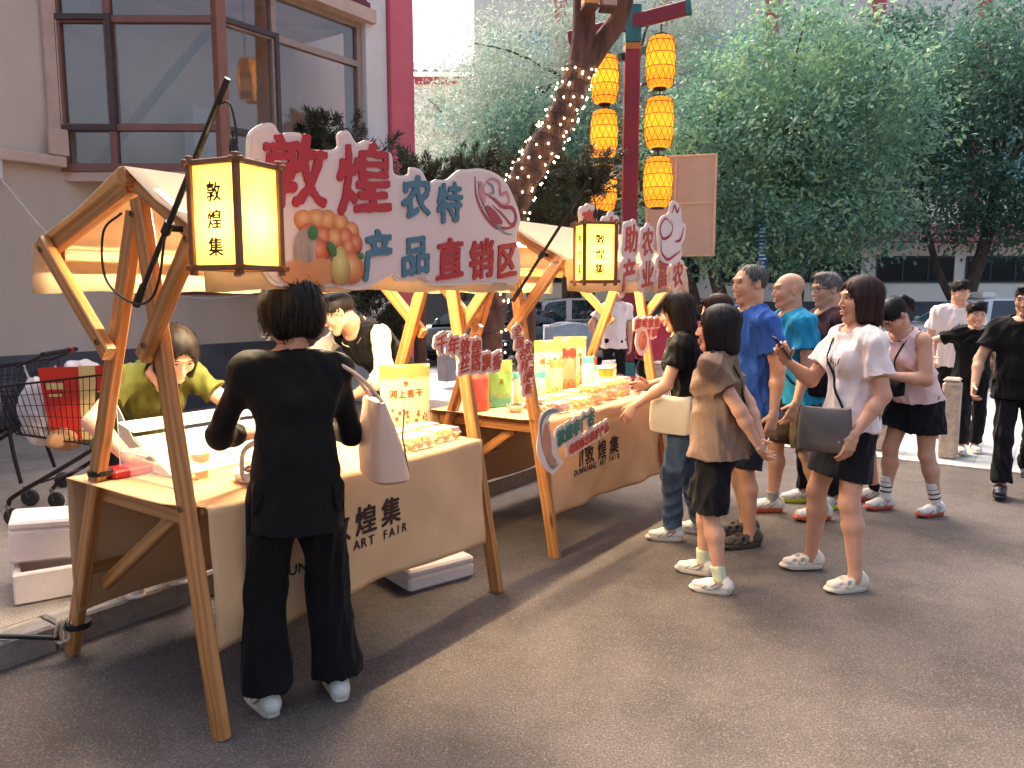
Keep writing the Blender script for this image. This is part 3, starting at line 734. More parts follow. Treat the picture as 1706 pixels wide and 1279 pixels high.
def person(label, P, clothes, hairdef, skin='a', group=None, vox=.010, seed=1, faced=True, name='person'):
    fx, fy = P['face']; rz = math.atan2(-fx, fy)
    root = thing(name, label, 'person', P['loc'], rz, group)
    K = skeleton(P); K.root = root
    sm = skin_mat(*SKINS[skin])
    S = SDF(); torso(S, K)
    for s_ in 'RL':
        arm(S, K, s_); leg(S, K, s_); a_, f_ = K.an[s_], K.fd[s_]; q_ = K.H / 1.68 * (1.0 if K.fem else 1.08); g_ = a_ - np.array([0, 0, .047 * K.H]); S.seg(g_ + np.array([0, 0, .045]) - f_ * .03, g_ + f_ * .11 * q_ + np.array([0, 0, .040]), (.030 * q_, .032), (.030 * q_, .016), X=(f_[1], -f_[0], 0), k=.02)
    S.seg(K.neck - K.u2 * .02 * K.H, K.hp(0, -.02, -.04), .034 * K.H, .033 * K.H, k=.02)
    V, F = S.mesh(vox); parts = [(V, F)]
    HS = head_sdf(K); parts.append(HS.mesh(.0045 if vox < .012 else .006, pad=.02))
    for s_ in 'RL': parts.append(hand_mesh(K, s_, .0038 if vox < .012 else .005))
    bodyparts = parts; made = []
    for i, c in enumerate(clothes):
        S = SDF(); t = c['type']; e = c.get('e', .018 if t == 'top' else .010 if t != 'sock' else .004); mat = c['mat']
        if t == 'top':
            torso(S, K, e, hem=c.get('hem', -.03), flare=c.get('flare', .02), belly=c.get('belly'))
            fr = c.get('sleeve', .55)
            if fr:
                for s_ in 'RL': arm(S, K, s_, e=c.get('se', e), frac=fr if not isinstance(fr, dict) else fr[s_], flare=c.get('sf', .012))
            nk = c.get('neck', (.055, .05, 0)); H = K.H
            S.seg(K.neck + K.u2 * .015 * H + K.f2 * (.012 * H + nk[2]), K.neck + K.u2 * .10 * H + K.f2 * .02 * H, (nk[0] * H, nk[1] * H), (nk[0] * 1.5 * H, nk[1] * 1.5 * H), X=K.x2, k=.012, op='sub')
            if c.get('scoop'): S.ell(K.neck + K.f2 * .075 * H - K.u2 * c['scoop'] * .4 * H, (.045 * H, .05 * H, c['scoop'] * H), X=K.x2, Z=K.u2, k=.01, op='sub')
            if not fr:
                for sg, s_ in ((1, 'R'), (-1, 'L')): S.ell(K.sh[s_] + K.x2 * sg * .022 * H - K.u2 * .012 * H, (.042 * H, .06 * H, .062 * H), X=K.x2, Z=K.u2, k=.012, op='sub')
        elif t == 'bottom':
            torso(S, K, e * .8, hem=None, belly=c.get('belly', K.P.get('belly', 0) * .6)); S.p = [q for q in S.p if True][:1] + [q for q in S.p[1:] if q[1] is None and q[7] == 'add' and np.linalg.norm(q[0] - K.P0) < .1 * K.H]
            for s_ in 'RL': leg(S, K, s_, e=e, frac=c.get('len', .7), flare=c.get('flare', .012), r2=c.get('r2'))
        elif t == 'skirt':
            H, w = K.H, K.wd; a = K.waist - K.u1 * .03 * H; b = K.P0 - np.array([0, 0, c.get('len', .2) * H]); b[:2] = (K.kn['R'][:2] + K.kn['L'][:2]) / 2 * .6 + K.P0[:2] * .4
            S.seg(a, K.P0, (.084 * H * w + e, .06 * H * w + e), (.102 * H * w + e, .072 * H * w + e), X=K.X1, k=.03); S.seg(K.P0, b, (.102 * H * w + e, .074 * H * w + e), (.105 * H * w + e + c.get('flare', .01), .082 * H * w + e + c.get('flare', .01)), X=K.X1, k=.03, flat=(0, 1))
        elif t == 'sock':
            for s_ in 'RL':
                S = SDF(); a = K.an[s_]; u = nrm(K.kn[s_] - a); S.seg(a - u * .02 * K.H, a + u * c.get('len', .05) * K.H, .0195 * K.H + e, .0215 * K.H * (1 + 1.5 * c.get('len', .05)) + e, k=.01, flat=(0, 1)); mesh_obj('sock', *S.mesh(.007), mat, root, smooth=True)
            continue
        cv = c.get('vox', vox * .8)
        V, F = S.mesh(cv)
        if t != 'sock':
            Nn = vnormals(V, F); amp = c.get('amp', .011) * 1.35
            V = V + Nn * (amp * wrinkle(V, seed * 10 + i, f=c.get('wf', 30), aniso=c.get('an', (1, 1, .5))))[:, None]
            V = relax(V, F, 1, .35)
        made.append([S, V, F, c, t])
    def tuck(V, F, outer, depth):
        """sink whatever lies under an outer garment so that it cannot show through"""
        N = vnormals(V, F)
        for g in outer:
            m = (g.sample(V) < -.001) & (V >= g.lo + 2 * g.h).all(1) & (V <= g.lo + g.h * (np.array(g.G.shape) - 3)).all(1); V = V - N * (m * depth)[:, None]
        return V
    for i, (S, V, F, c, t) in enumerate(made):
        V = tuck(V, F, [m[0] for m in made[i + 1:]], .026)
        c['obj'] = mesh_obj(c.get('name', {'top': 'shirt', 'bottom': 'trousers', 'skirt': 'skirt'}[t]), V, F, c['mat'], root, smooth=True)
    bodyparts[0] = (tuck(*bodyparts[0], [m[0] for m in made], .024), bodyparts[0][1])
    V, F = joinm(bodyparts); mesh_obj('body', V, F, sm, root, smooth=True)
    if faced: face(K, root, brow=P.get('brow', '#1c1512'), lip=P.get('lip', '#b0695c'))
    if hairdef: K.hair = hair(K, hairdef[0], hair_mat(*hairdef[1]), root, seed)
    sh = P.get('shoes')
    if sh:
        for s_ in 'RL':
            d = sh if not isinstance(sh, dict) else sh[s_]
            shoe(K, s_, root, *d)
    bpy.context.view_layer.update() if False else None
    K.M = Matrix.Translation(Vector(P['loc'])) @ Matrix.Rotation(rz, 4, 'Z')
    K.world = lambda v: K.M @ Vector([float(q) for q in v])
    return K
# ------------------------------------------------------------------ setting
def asphalt(name, base, lo, sp=.9):
    N = NT(name); b = N.n('ShaderNodeBsdfPrincipled'); tc = N.n('ShaderNodeTexCoord')
    big = N.n('ShaderNodeTexNoise'); big.inputs['Scale'].default_value = .55; big.inputs['Detail'].default_value = 6
    fine = N.n('ShaderNodeTexNoise'); fine.inputs['Scale'].default_value = 120; fine.inputs['Detail'].default_value = 3; fine.inputs['Roughness'].default_value = .8
    vor = N.n('ShaderNodeTexVoronoi'); vor.inputs['Scale'].default_value = 150
    for x in (big, fine, vor): N.l(tc.outputs['Object'], x.inputs['Vector'])
    m1 = N.n('ShaderNodeMix', data_type='RGBA'); m1.inputs['A'].default_value = (*lin(lo), 1); m1.inputs['B'].default_value = (*lin(base), 1)
    r = N.n('ShaderNodeMapRange'); r.inputs['From Min'].default_value = .35; r.inputs['From Max'].default_value = .65; N.l(big.outputs['Fac'], r.inputs['Value']); N.l(r.outputs[0], m1.inputs['Factor'])
    m2 = N.n('ShaderNodeMix', data_type='RGBA', blend_type='MULTIPLY'); m2.inputs['Factor'].default_value = sp
    cr = N.n('ShaderNodeValToRGB'); cr.color_ramp.elements[0].position = .36; cr.color_ramp.elements[0].color = (.38, .38, .38, 1); cr.color_ramp.elements[1].position = .66; cr.color_ramp.elements[1].color = (1.65, 1.62, 1.6, 1)
    N.l(fine.outputs['Fac'], cr.inputs[0]); N.l(m1.outputs['Result'], m2.inputs['A']); N.l(cr.outputs[0], m2.inputs['B'])
    # stains, tyre-polished streaks
    st = N.n('ShaderNodeTexNoise'); st.inputs['Scale'].default_value = 2.3; st.inputs['Detail'].default_value = 9; st.inputs['Roughness'].default_value = .65; N.l(tc.outputs['Object'], st.inputs['Vector'])
    sr = N.n('ShaderNodeMapRange'); sr.inputs['From Min'].default_value = .38; sr.inputs['From Max'].default_value = .56; sr.inputs['To Min'].default_value = .74; sr.inputs['To Max'].default_value = 1.06; N.l(st.outputs['Fac'], sr.inputs['Value'])
    m4 = N.n('ShaderNodeMix', data_type='RGBA', blend_type='MULTIPLY'); m4.inputs['Factor'].default_value = 1; N.l(m2.outputs['Result'], m4.inputs['A']); N.l(sr.outputs[0], m4.inputs['B']); m2 = m4
    # pale stone chips
    m3 = N.n('ShaderNodeMix', data_type='RGBA'); gt = N.n('ShaderNodeMath', operation='GREATER_THAN'); gt.inputs[1].default_value = .88
    sep = N.n('ShaderNodeSeparateColor'); N.l(vor.outputs['Color'], sep.inputs[0]); N.l(sep.outputs[0], gt.inputs[0])
    ml = N.n('ShaderNodeMath', operation='MULTIPLY'); ml.inputs[1].default_value = .13; N.l(gt.outputs[0], ml.inputs[0]); N.l(ml.outputs[0], m3.inputs['Factor'])
    N.l(m2.outputs['Result'], m3.inputs['A']); m3.inputs['B'].default_value = (*lin('#b5ab9f'), 1)
    N.l(m3.outputs['Result'], b.inputs['Base Color']); b.inputs['Roughness'].default_value = .82; b.inputs['Specular IOR Level'].default_value = .35
    bp = N.n('ShaderNodeBump'); bp.inputs['Strength'].default_value = .55; bp.inputs['Distance'].default_value = .006; N.l(fine.outputs['Fac'], bp.inputs['Height']); N.l(bp.outputs[0], b.inputs['Normal'])
    N.l(b.outputs[0], N.out.inputs[0]); return N.m
MASPH = asphalt('asphalt', '#665c56', '#4e4540')
MFARROAD = asphalt('far asphalt', '#8b8a8c', '#757577', .5)
MPAVE = asphalt('pavement stone', '#92867b', '#7d7269', .55)
mb = MB(); mb.add([(-250, -60, 0), (250, -60, 0), (250, 350, 0), (-250, 350, 0)], [(0, 1, 2, 3)]); struct(mb.build('road', MASPH))
WR = dict(loc=tuple(A1), rot=(0, 0, ANG))
# raised pavement behind the stalls, kerb stones along it
mb = MB(); mb.box(-20, 6.5, 1.36, 30, -.05, .118); pv = struct(mb.build('pavement', MPAVE, **WR))
ks = MB(); ks.bbox(0, .992, 1.2, 1.362, -.02, .122, c=.012); kbm = ks.build('kerb_stone', M('kerb granite', '#8d8378', rough=.8, var=.1, vscale=20, bump=.25, bscale=120, hue='#7d736a'), pv)
kbm.location = (-9, 0, 0)
for i in range(1, 16):
    k = kbm.copy(); COL.objects.link(k); k.location = (-9 + i, random.uniform(-.004, .004), random.uniform(-.003, .003))
# pale plaza beyond the bollards, then the road with parked cars
def paving(name, c1, c2, joint, bw, bh):
    N = NT(name); b = N.n('ShaderNodeBsdfPrincipled'); tc = N.n('ShaderNodeTexCoord'); br = N.n('ShaderNodeTexBrick')
    N.l(tc.outputs['Object'], br.inputs['Vector']); br.inputs['Color1'].default_value = (*lin(c1), 1); br.inputs['Color2'].default_value = (*lin(c2), 1); br.inputs['Mortar'].default_value = (*lin(joint), 1)
    br.inputs['Scale'].default_value = 1; br.inputs['Brick Width'].default_value = bw; br.inputs['Row Height'].default_value = bh; br.inputs['Mortar Size'].default_value = .006
    nz = N.n('ShaderNodeTexNoise'); nz.inputs['Scale'].default_value = 3; nz.inputs['Detail'].default_value = 8; N.l(tc.outputs['Object'], nz.inputs['Vector'])
    mx = N.n('ShaderNodeMix', data_type='RGBA', blend_type='OVERLAY'); mx.inputs['Factor'].default_value = .5; N.l(br.outputs[0], mx.inputs['A']); N.l(nz.outputs['Color'], mx.inputs['B'])
    hs = N.n('ShaderNodeHueSaturation'); hs.inputs['Saturation'].default_value = .35; N.l(mx.outputs['Result'], hs.inputs['Color'])
    N.l(hs.outputs[0], b.inputs['Base Color']); b.inputs['Roughness'].default_value = .6; N.l(b.outputs[0], N.out.inputs[0]); return N.m
mb = MB(); mb.box(6.72, 13.5, -16, 30, -.05, .006); struct(mb.build('plaza', paving('granite paving', '#b9b4b0', '#aca8a6', '#8c8886', .6, .3), **WR))
mb = MB(); mb.box(6.5, 6.72, -16, 1.2, -.05, .012); struct(mb.build('paving_edge', M('granite strip', '#c4bdb4', rough=.7, var=.12, vscale=12), **WR))
mb = MB(); mb.add([(-40, 15.2, .012), (60, 15.2, .012), (60, 25.2, .012), (-40, 25.2, .012)], [(0, 1, 2, 3)]); struct(mb.build('far_road', MFARROAD))
mb = MB(); mb.box(-40, 60, 25.2, 28, -.05, .14); struct(mb.build('far_pavement', M('far pavement', '#a29d99', rough=.8, var=.1)))

# ---- the building on the left, with the glazed bay over the pavement
def plaster(name, c, hue, lines=26.0):
    N = NT(name); b = N.n('ShaderNodeBsdfPrincipled'); tc = N.n('ShaderNodeTexCoord'); nz = N.n('ShaderNodeTexNoise'); nz.inputs['Scale'].default_value = 1.6; nz.inputs['Detail'].default_value = 7
    mp = N.n('ShaderNodeMapping'); mp.inputs['Scale'].default_value = (1, 1, .35); N.l(tc.outputs['Object'], mp.inputs[0]); N.l(mp.outputs[0], nz.inputs['Vector'])
    mx = N.n('ShaderNodeMix', data_type='RGBA'); mx.inputs['A'].default_value = (*lin(hue), 1); mx.inputs['B'].default_value = (*lin(c), 1); r = N.n('ShaderNodeMapRange'); r.inputs['From Min'].default_value = .3; r.inputs['From Max'].default_value = .7
    N.l(nz.outputs['Fac'], r.inputs['Value']); N.l(r.outputs[0], mx.inputs['Factor']); N.l(mx.outputs['Result'], b.inputs['Base Color']); b.inputs['Roughness'].default_value = .85
    wv = N.n('ShaderNodeTexWave', bands_direction='Z'); wv.inputs['Scale'].default_value = lines; wv.inputs['Distortion'].default_value = .5; wv.inputs['Detail'].default_value = 2; wv.inputs['Detail Scale'].default_value = 3; N.l(tc.outputs['Object'], wv.inputs['Vector'])
    bp = N.n('ShaderNodeBump'); bp.inputs['Strength'].default_value = .18; bp.inputs['Distance'].default_value = .008; N.l(wv.outputs['Fac'], bp.inputs['Height']); N.l(bp.outputs[0], b.inputs['Normal']); N.l(b.outputs[0], N.out.inputs[0]); return N.m
MWALL = plaster('combed plaster', '#cab9a8', '#bcab9a')
MTRIM = M('beige trim', '#c9ac9c', rough=.7, var=.1, vscale=3, bump=.2, bscale=30, hue='#bb9d8d')
MFRAME = M('brown window frame', '#83594e', rough=.45, var=.12, vscale=4); MSASH = M('dark sash', '#4a3a3a', rough=.4, var=.1); MFRAME2 = M('tan window frame', '#a08a7c', rough=.4, var=.1)
MRED = M('dark red paint', '#6e2029', rough=.5, var=.15, vscale=4); MPINK = M('pink column paint', '#c95f6c', rough=.6, var=.08, vscale=2); MWHITE = M('white render', '#d9d2cf', rough=.75, var=.06, vscale=2)
def glass(name, tint, mixin, rough=.03, gloss=(.8, .85, .85)):
    N = NT(name); t = N.n('ShaderNodeBsdfTransparent'); t.inputs[0].default_value = (*tint, 1); g = N.n('ShaderNodeBsdfGlossy'); g.inputs['Roughness'].default_value = rough; g.inputs['Color'].default_value = (*gloss, 1)
    lw = N.n('ShaderNodeLayerWeight'); lw.inputs[0].default_value = .3; ma = N.n('ShaderNodeMath', operation='MULTIPLY_ADD'); ma.inputs[1].default_value = .5; ma.inputs[2].default_value = mixin; N.l(lw.outputs['Fresnel'], ma.inputs[0])
    mx = N.n('ShaderNodeMixShader'); N.l(ma.outputs[0], mx.inputs[0]); N.l(t.outputs[0], mx.inputs[1]); N.l(g.outputs[0], mx.inputs[2]); N.l(mx.outputs[0], N.out.inputs[0]); MATS[name] = N.m; return N.m
MGLASS = glass('bay glass', (.86, .84, .86), .12)
MDARKGLASS = M('dark window glass', '#2a3136', rough=.08, var=.2, vscale=1.5, spec=.8)
B = thing('building', 'pinkish beige rendered building with brown glazed bay window at the left', 'building', tuple(A1), ANG)
mb = MB(); mb.box(-14, 7.6, 6.62, 6.95, .1, 9); mb.box(-14, 2.70, 6.95, 12, .1, 9); mb.build('wall', MWALL, B)
for i in range(24):     # dark skirting slabs
    x0 = -9.4 + i * .7; mb = MB(); mb.bbox(x0, x0 + .694, 6.59, 6.618, .118, .93, c=.004); mb.build('skirting_slab', M('slate skirting', '#4d4c55', rough=.55, var=.18, vscale=3, bump=.15), B)
mb = MB(); mb.bbox(-14, 2.68, 6.48, 6.618, 2.93, 3.04, c=.01); mb.build('ledge', MTRIM, B)
mb = MB(); mb.bbox(2.56, 2.70, 6.555, 6.617, 3.042, 9, c=.006); mb.build('corner_trim', MTRIM, B)
mb = MB(); mb.bbox(2.52, 2.72, 6.49, 6.555, 3.05, 3.33, c=.01); mb.build('junction_box', MTRIM, B)
mb = MB(); mb.tube([(2.02, 6.55, 2.93), (2.02, 6.55, 2.74)], .05, 10); mb.tube([(2.02, 6.55, 2.76), (1.9, 6.45, 2.70), (1.7, 6.42, 2.70)], .025, 8); mb.build('pipe', M('white pvc', '#d8cfc8', rough=.4), B, smooth='auto')
# red framed window under the bay
rw = MB(); rw.bar((3.3, 6.60, 1.62), (7.2, 6.60, 1.62), .06, .10); rw.bar((3.3, 6.60, 2.86), (5.74, 6.60, 2.86), .06, .10)
for x in (3.34, 4.3, 5.3): rw.bar((x, 6.59, 1.67), (x, 6.59, 2.81), .10, .05, up=(0, 1, 0))
wn = rw.build('window', MRED, B)
for x0, x1 in ((3.40, 4.24), (4.36, 5.24)):
    mb = MB(); mb.box(x0, x1, 6.60, 6.61, 1.68, 2.80); mb.build('pane', MDARKGLASS, wn)
    mb = MB()
    for k in range(1, 9): xx = x0 + (x1 - x0) * k / 9; mb.bar((xx, 6.595, 1.68), (xx, 6.595, 2.8), .012, .01, up=(0, 1, 0), c=.001)
    for k in range(1, 12): zz = 1.68 + 1.12 * k / 12; mb.bar((x0, 6.592, zz), (x1, 6.592, zz), .01, .012, c=.001)
    mb.build('lattice', MRED, wn)
# bay
C1, C2, C3 = Vector((2.73, 6.60, 0)), Vector((3.72, 5.22, 0)), Vector((5.74, 5.20, 0))
bay = MB(); ZB, ZT = 2.90, 5.0
bay.prism([(2.70, 6.62), (3.70, 5.16), (5.76, 5.14), (5.76, 6.62)], 2.80, 2.90, plane='xy'); bay.build('bay_floor', MTRIM, B)
def face_frame(a, b, mulls, mat, nm):
    """bars of one glazed face: rails along, mullions up; panes and sashes between"""
    L = (b - a).length; u = (b - a).normalized(); n = Vector((u.y, -u.x, 0)); 
    fr = MB()
    rails = [2.945, 3.37, 4.49, 4.97]
    for z in rails: fr.bar(a + n * .0 + Vector((0, 0, z)), b + Vector((0, 0, z)), .08, .075 if z != 2.945 else .085)
    xs = [.0] + mulls + [L]
    for t in xs: p = a + u * t; fr.bar(p + n * .004 + Vector((0, 0, 2.902)), p + n * .004 + Vector((0, 0, 5.0)), .075, .085, up=tuple(n))
    f = fr.build('window', mat, B)
    for i in range(len(xs) - 1):
        for j in range(3):
            t0, t1 = xs[i] + .038, xs[i+1] - .038; z0, z1 = rails[j] + .04, rails[j+1] - .037
            p, q = a + u * t0, a + u * t1
            pm = MB(); pm.add([p + Vector((0, 0, z0)), q + Vector((0, 0, z0)), q + Vector((0, 0, z1)), p + Vector((0, 0, z1))], [(0, 1, 2, 3)]); pm.build('pane', MGLASS, f, fix=False)
            if j == 1 and i == 0:      # opening casement, dark sash set proud
                s_ = MB(); o = n * .045
                p2, q2 = a + u * (xs[i] - .02) + o, a + u * (xs[i+1] + .02) + o; zz0, zz1 = z0 - .05, z1 + .05
                for za in (zz0, zz1): s_.bar(p2 + Vector((0, 0, za)), q2 + Vector((0, 0, za)), .05, .06)
                for pp in (p2, q2): s_.bar(pp + n * .003 + Vector((0, 0, zz0 - .03)), pp + n * .003 + Vector((0, 0, zz1 + .03)), .055, .05, up=tuple(n))
                s_.build('casement', MSASH, f)
face_frame(C1, C2, [.54], MFRAME, 'l'); face_frame(C2 + Vector((.02, 0, 0)), C3, [.69], MFRAME2, 'f')
mb = MB(); mb.bar(C2 + Vector((0, -.03, 2.89)), C2 + Vector((0, -.03, 5.0)), .12, .10, up=(0, 1, 0)); mb.build('corner_post', M('rust brown post', '#8a5a48', rough=.5, var=.1), B)
mb = MB(); mb.prism([(2.60, 6.62), (3.62, 5.02), (5.90, 5.0), (5.90, 6.62)], 5.0, 5.16, plane='xy'); mb.build('ledge', MTRIM, B)
mb = MB()
for k in range(14): mb.bar((3.9 + k * .145, 5.08, 5.16), (3.9 + k * .145, 5.08, 5.6), .03, .03, up=(0, 1, 0))
mb.bar((3.6, 5.08, 5.22), (5.85, 5.08, 5.22), .05, .06); mb.bar((3.6, 5.08, 5.62), (5.85, 5.08, 5.62), .06, .07); mb.build('balustrade', MRED, B)
# room behind the glass
mb = MB(); mb.box(2.72, 5.76, 6.96, 7.0, 2.9, 5.2); mb.box(2.75, 2.78, 6.98, 8.6, 2.9, 5.0); mb.build('room_wall', M('room wall', '#a89ea0', rough=.8, var=.05), B)
mb = MB(); mb.bar((3.05, 6.75, 3.0), (4.6, 6.75, 4.9), .12, .26, up=(0, 1, 0)); mb.bar((4.2, 6.3, 2.95), (4.2, 6.3, 3.8), .35, .2, up=(0, 1, 0)); mb.box(4.5, 5.4, 6.7, 6.9, 3.2, 4.3); mb.build('stair_flight', M('stair render', '#c8bcba', rough=.8, var=.05), B)
# pier and pink column at the far end of the bay
mb = MB(); mb.bbox(5.78, 6.16, 5.08, 5.5, .12, 9, c=.01); mb.build('pier', MWHITE, B)
mb = MB(); mb.bbox(6.17, 6.62, 5.02, 5.9, .12, 9, c=.01); mb.build('column', MPINK, B)
# thin white cable slung across the wall
mb = MB(); mb.tube(spline([(2.02, 6.46, 2.72), (2.35, 6.3, 2.2), (2.8, 6.2, 1.75), (3.4, 6.2, 1.60), (4.2, 6.3, 1.52), (5.0, 6.45, 1.6), (5.7, 6.55, 1.78)], 8), .008, 6); c_ = mb.build('cable', M('white cable', '#d9cfc9', rough=.5), None, smooth=True, **WR); tag(c_, 'thin white cable slung across the lower plaster wall', 'cable')

# ---- far buildings
F = thing('building', 'long cream building with red pillars and dark ground floor windows behind the trees', 'building', (0, 27.5, 0))
mb = MB(); mb.box(-1.3, 40, .0, 10, 1.3, 15); mb.build('wall', M('cream wall', '#ece6da', rough=.8, var=.06, vscale=.6), F)
mb = MB(); mb.box(-9.05, 40, -.06, -.003, .1, 1.3); mb.box(-9, -1.31, 0, .3, 1.3, 3.4); mb.build('plinth', M('grey plinth', '#4d5158', rough=.6, var=.1), F)
for x0, x1 in ((-6, -1.5), (-.7, 3.6), (4.4, 6.6), (7.1, 12.3), (12.9, 15.6), (16.05, 19.5), (20.1, 24)):
    mb = MB()
    for z in (1.99, 2.87): mb.bar((x0, -.02, z), (x1, -.02, z), .07, .06)
    n = max(2, int((x1 - x0) / .8))
    for k in range(n + 1): xx = x0 + (x1 - x0) * k / n; mb.bar((xx, -.015, 2.02), (xx, -.015, 2.84), .05, .05, up=(0, 1, 0))
    f = mb.build('window', M('far window frame', '#3b4246', rough=.4), F)
    for k in range(n):
        a, b = x0 + (x1 - x0) * k / n + .025, x0 + (x1 - x0) * (k + 1) / n - .025
        mb = MB(); mb.box(a, b, -.012, -.004, 2.02, 2.84); mb.build('pane', MDARKGLASS, f)
mb = MB(); mb.prism([(-.9, 3.35), (-.9, 3.45), (-.003, 4.0), (-.003, 3.35)], -7, 40, plane='yz'); mb.build('awning_roof', M('faded red tile', '#a9636c', rough=.7, var=.15, vscale=3), F)
for fl in (0, 1, 2):
    z0 = 5.2 + fl * 3.3
    for k in range(12):
        x0 = -.9 + k * 3.6
        mb = MB(); mb.bar((x0, -.02, z0), (x0 + 2.2, -.02, z0), .08, .07); mb.bar((x0, -.02, z0 + 2.0), (x0 + 2.2, -.02, z0 + 2.0), .08, .07)
        for q in (0, 1.1, 2.2): mb.bar((x0 + q, -.015, z0 + .03), (x0 + q, -.015, z0 + 1.97), .07, .05, up=(0, 1, 0))
        f = mb.build('window', M('pale frame', '#cfd3d2', rough=.5), F)
        for q in (0.03, 1.13): mb = MB(); mb.box(x0 + q, x0 + q + 1.04, -.012, -.004, z0 + .03, z0 + 1.97); mb.build('pane', M('sky blue glass', '#6fa9b4', rough=.1, var=.2, vscale=.8, spec=.8), f)
for k in range(12): mb = MB(); mb.box(-.1 + k * 3.6 + 1.55, -.1 + k * 3.6 + 1.95, -.2, -.003, 4.1, 15); mb.build('pillar', MPINK, F)
F2 = thing('building', 'distant cream building with grey tiled roof under the pale sky', 'building', (-10.5, 47, 0))
mb = MB(); mb.box(-8, 9, 0, 10, .1, 14.2); mb.build('wall', M('cream wall', '#d8d0c3'), F2)
mb = MB(); mb.box(-8.2, 9.2, -.25, -.004, 13.8, 14.2); mb.build('eave_band', MPINK, F2)
for k in range(30):
    x0 = -8.6 + k * .6; mb = MB(); mb.add([(x0, -.9, 14.25), (x0 + .56, -.9, 14.25), (x0 + .56, 5, 16.4), (x0, 5, 16.4), (x0 + .28, -.9, 14.43), (x0 + .28, 5, 16.58)], [(0, 4, 5, 3), (4, 1, 2, 5), (0, 1, 4), (3, 5, 2), (0, 3, 2, 1)]); mb.build('roof_tile_row', M('grey roof tile', '#7e8288', rough=.7, var=.12, vscale=4), F2)
for x0 in (-5.5, -1.4, 2.4, 6.0):
    for z0 in (11.0, 7.5):
        mb = MB(); mb.box(x0 - .12, x0 + 1.72, -.06, -.003, z0 - .12, z0 + 1.92); f = mb.build('window', MPINK, F2); mb = MB(); mb.box(x0, x0 + 1.6, -.075, -.062, z0, z0 + 1.8); mb.build('pane', M('sky blue glass', '#6fa9b4'), f)
# ------------------------------------------------------------------ trees
def leaf_mat(name, cols, trans=.42):
    N = NT(name); g = N.n('ShaderNodeNewGeometry'); cr = N.n('ShaderNodeValToRGB'); el = cr.color_ramp.elements
    while len(el) < len(cols): el.new(.5)
    for i, c in enumerate(cols): el[i].position = i / (len(cols) - 1); el[i].color = (*lin(c), 1)
    tc = N.n('ShaderNodeTexCoord'); nz = N.n('ShaderNodeTexNoise'); nz.inputs['Scale'].default_value = .9; nz.inputs['Detail'].default_value = 3; N.l(tc.outputs['Object'], nz.inputs['Vector']); mr = N.n('ShaderNodeMapRange'); mr.inputs['From Min'].default_value = .3; mr.inputs['From Max'].default_value = .7; N.l(nz.outputs['Fac'], mr.inputs['Value'])
    mf = N.n('ShaderNodeMix', data_type='FLOAT'); mf.inputs[0].default_value = .5; N.l(g.outputs['Random Per Island'], mf.inputs[2]); N.l(mr.outputs[0], mf.inputs[3]); N.l(mf.outputs[0], cr.inputs[0])
    b = N.n('ShaderNodeBsdfPrincipled'); b.inputs['Roughness'].default_value = .5; b.inputs['Specular IOR Level'].default_value = .4; N.l(cr.outputs[0], b.inputs['Base Color'])
    t = N.n('ShaderNodeBsdfTranslucent'); N.l(cr.outputs[0], t.inputs[0]); mx = N.n('ShaderNodeMixShader'); mx.inputs[0].default_value = trans
    N.l(b.outputs[0], mx.inputs[1]); N.l(t.outputs[0], mx.inputs[2]); N.l(mx.outputs[0], N.out.inputs[0]); return N.m
def bark(name, c, h, sc_=9): return M(name, c, rough=.9, var=.3, vscale=sc_, bump=1.0, bscale=26, stretch=(1, 1, .22), hue=h, bdist=.03)
def leaves(centers, per, spread, size, seed, droop=.3, aspect=.45, twig=None):
    """leaf quads (folded rhombs) in clumps round each centre"""
    r = np.random.default_rng(seed); C = np.repeat(np.asarray(centers), per, 0); n = len(C)
    sp = np.asarray(spread); P = C + r.normal(size=(n, 3)) * sp
    d = r.normal(size=(n, 3)) + (P - C) / np.mean(sp) * .5; d[:, 2] -= droop; d /= np.linalg.norm(d, axis=1, keepdims=True)
    s = r.normal(size=(n, 3)); s[:, 2] *= .5; s -= d * (s * d).sum(1, keepdims=True); s /= np.linalg.norm(s, axis=1, keepdims=True)
    nn = np.cross(d, s); L = size * r.uniform(.6, 1.35, (n, 1)); W = L * aspect
    V = np.stack([P, P + d * L * .5 + s * W * .5 + nn * L * .06, P + d * L - nn * L * .05, P + d * L * .5 - s * W * .5 + nn * L * .06], 1).reshape(-1, 3)
    F = np.arange(n * 4).reshape(n, 4); return V, F
def crown_points(blobs, n, seed, shell=.55):
    r = np.random.default_rng(seed); out = []; vol = np.array([b[1][0] * b[1][1] * b[1][2] for b in blobs]) ** .7; vol /= vol.sum()
    for (c, rad), k in zip(blobs, np.maximum(1, (vol * n).astype(int))):
        d = r.normal(size=(k, 3)); d /= np.linalg.norm(d, axis=1, keepdims=True); t = shell + (1.02 - shell) * r.uniform(0, 1, (k, 1)) ** .6
        t *= 1 + .13 * np.sin(d[:, :1] * 7 + c[0]) * np.sin(d[:, 2:] * 6 + c[1])
        out.append(np.array(c) + d * t * np.array(rad))
    return np.concatenate(out)
def limb(mb, pts, r0, r1, n=8, k=6):
    P = spline(pts, k); m = len(P); mb.tube(P, [r0 + (r1 - r0) * i / (m - 1) for i in range(m)], n)
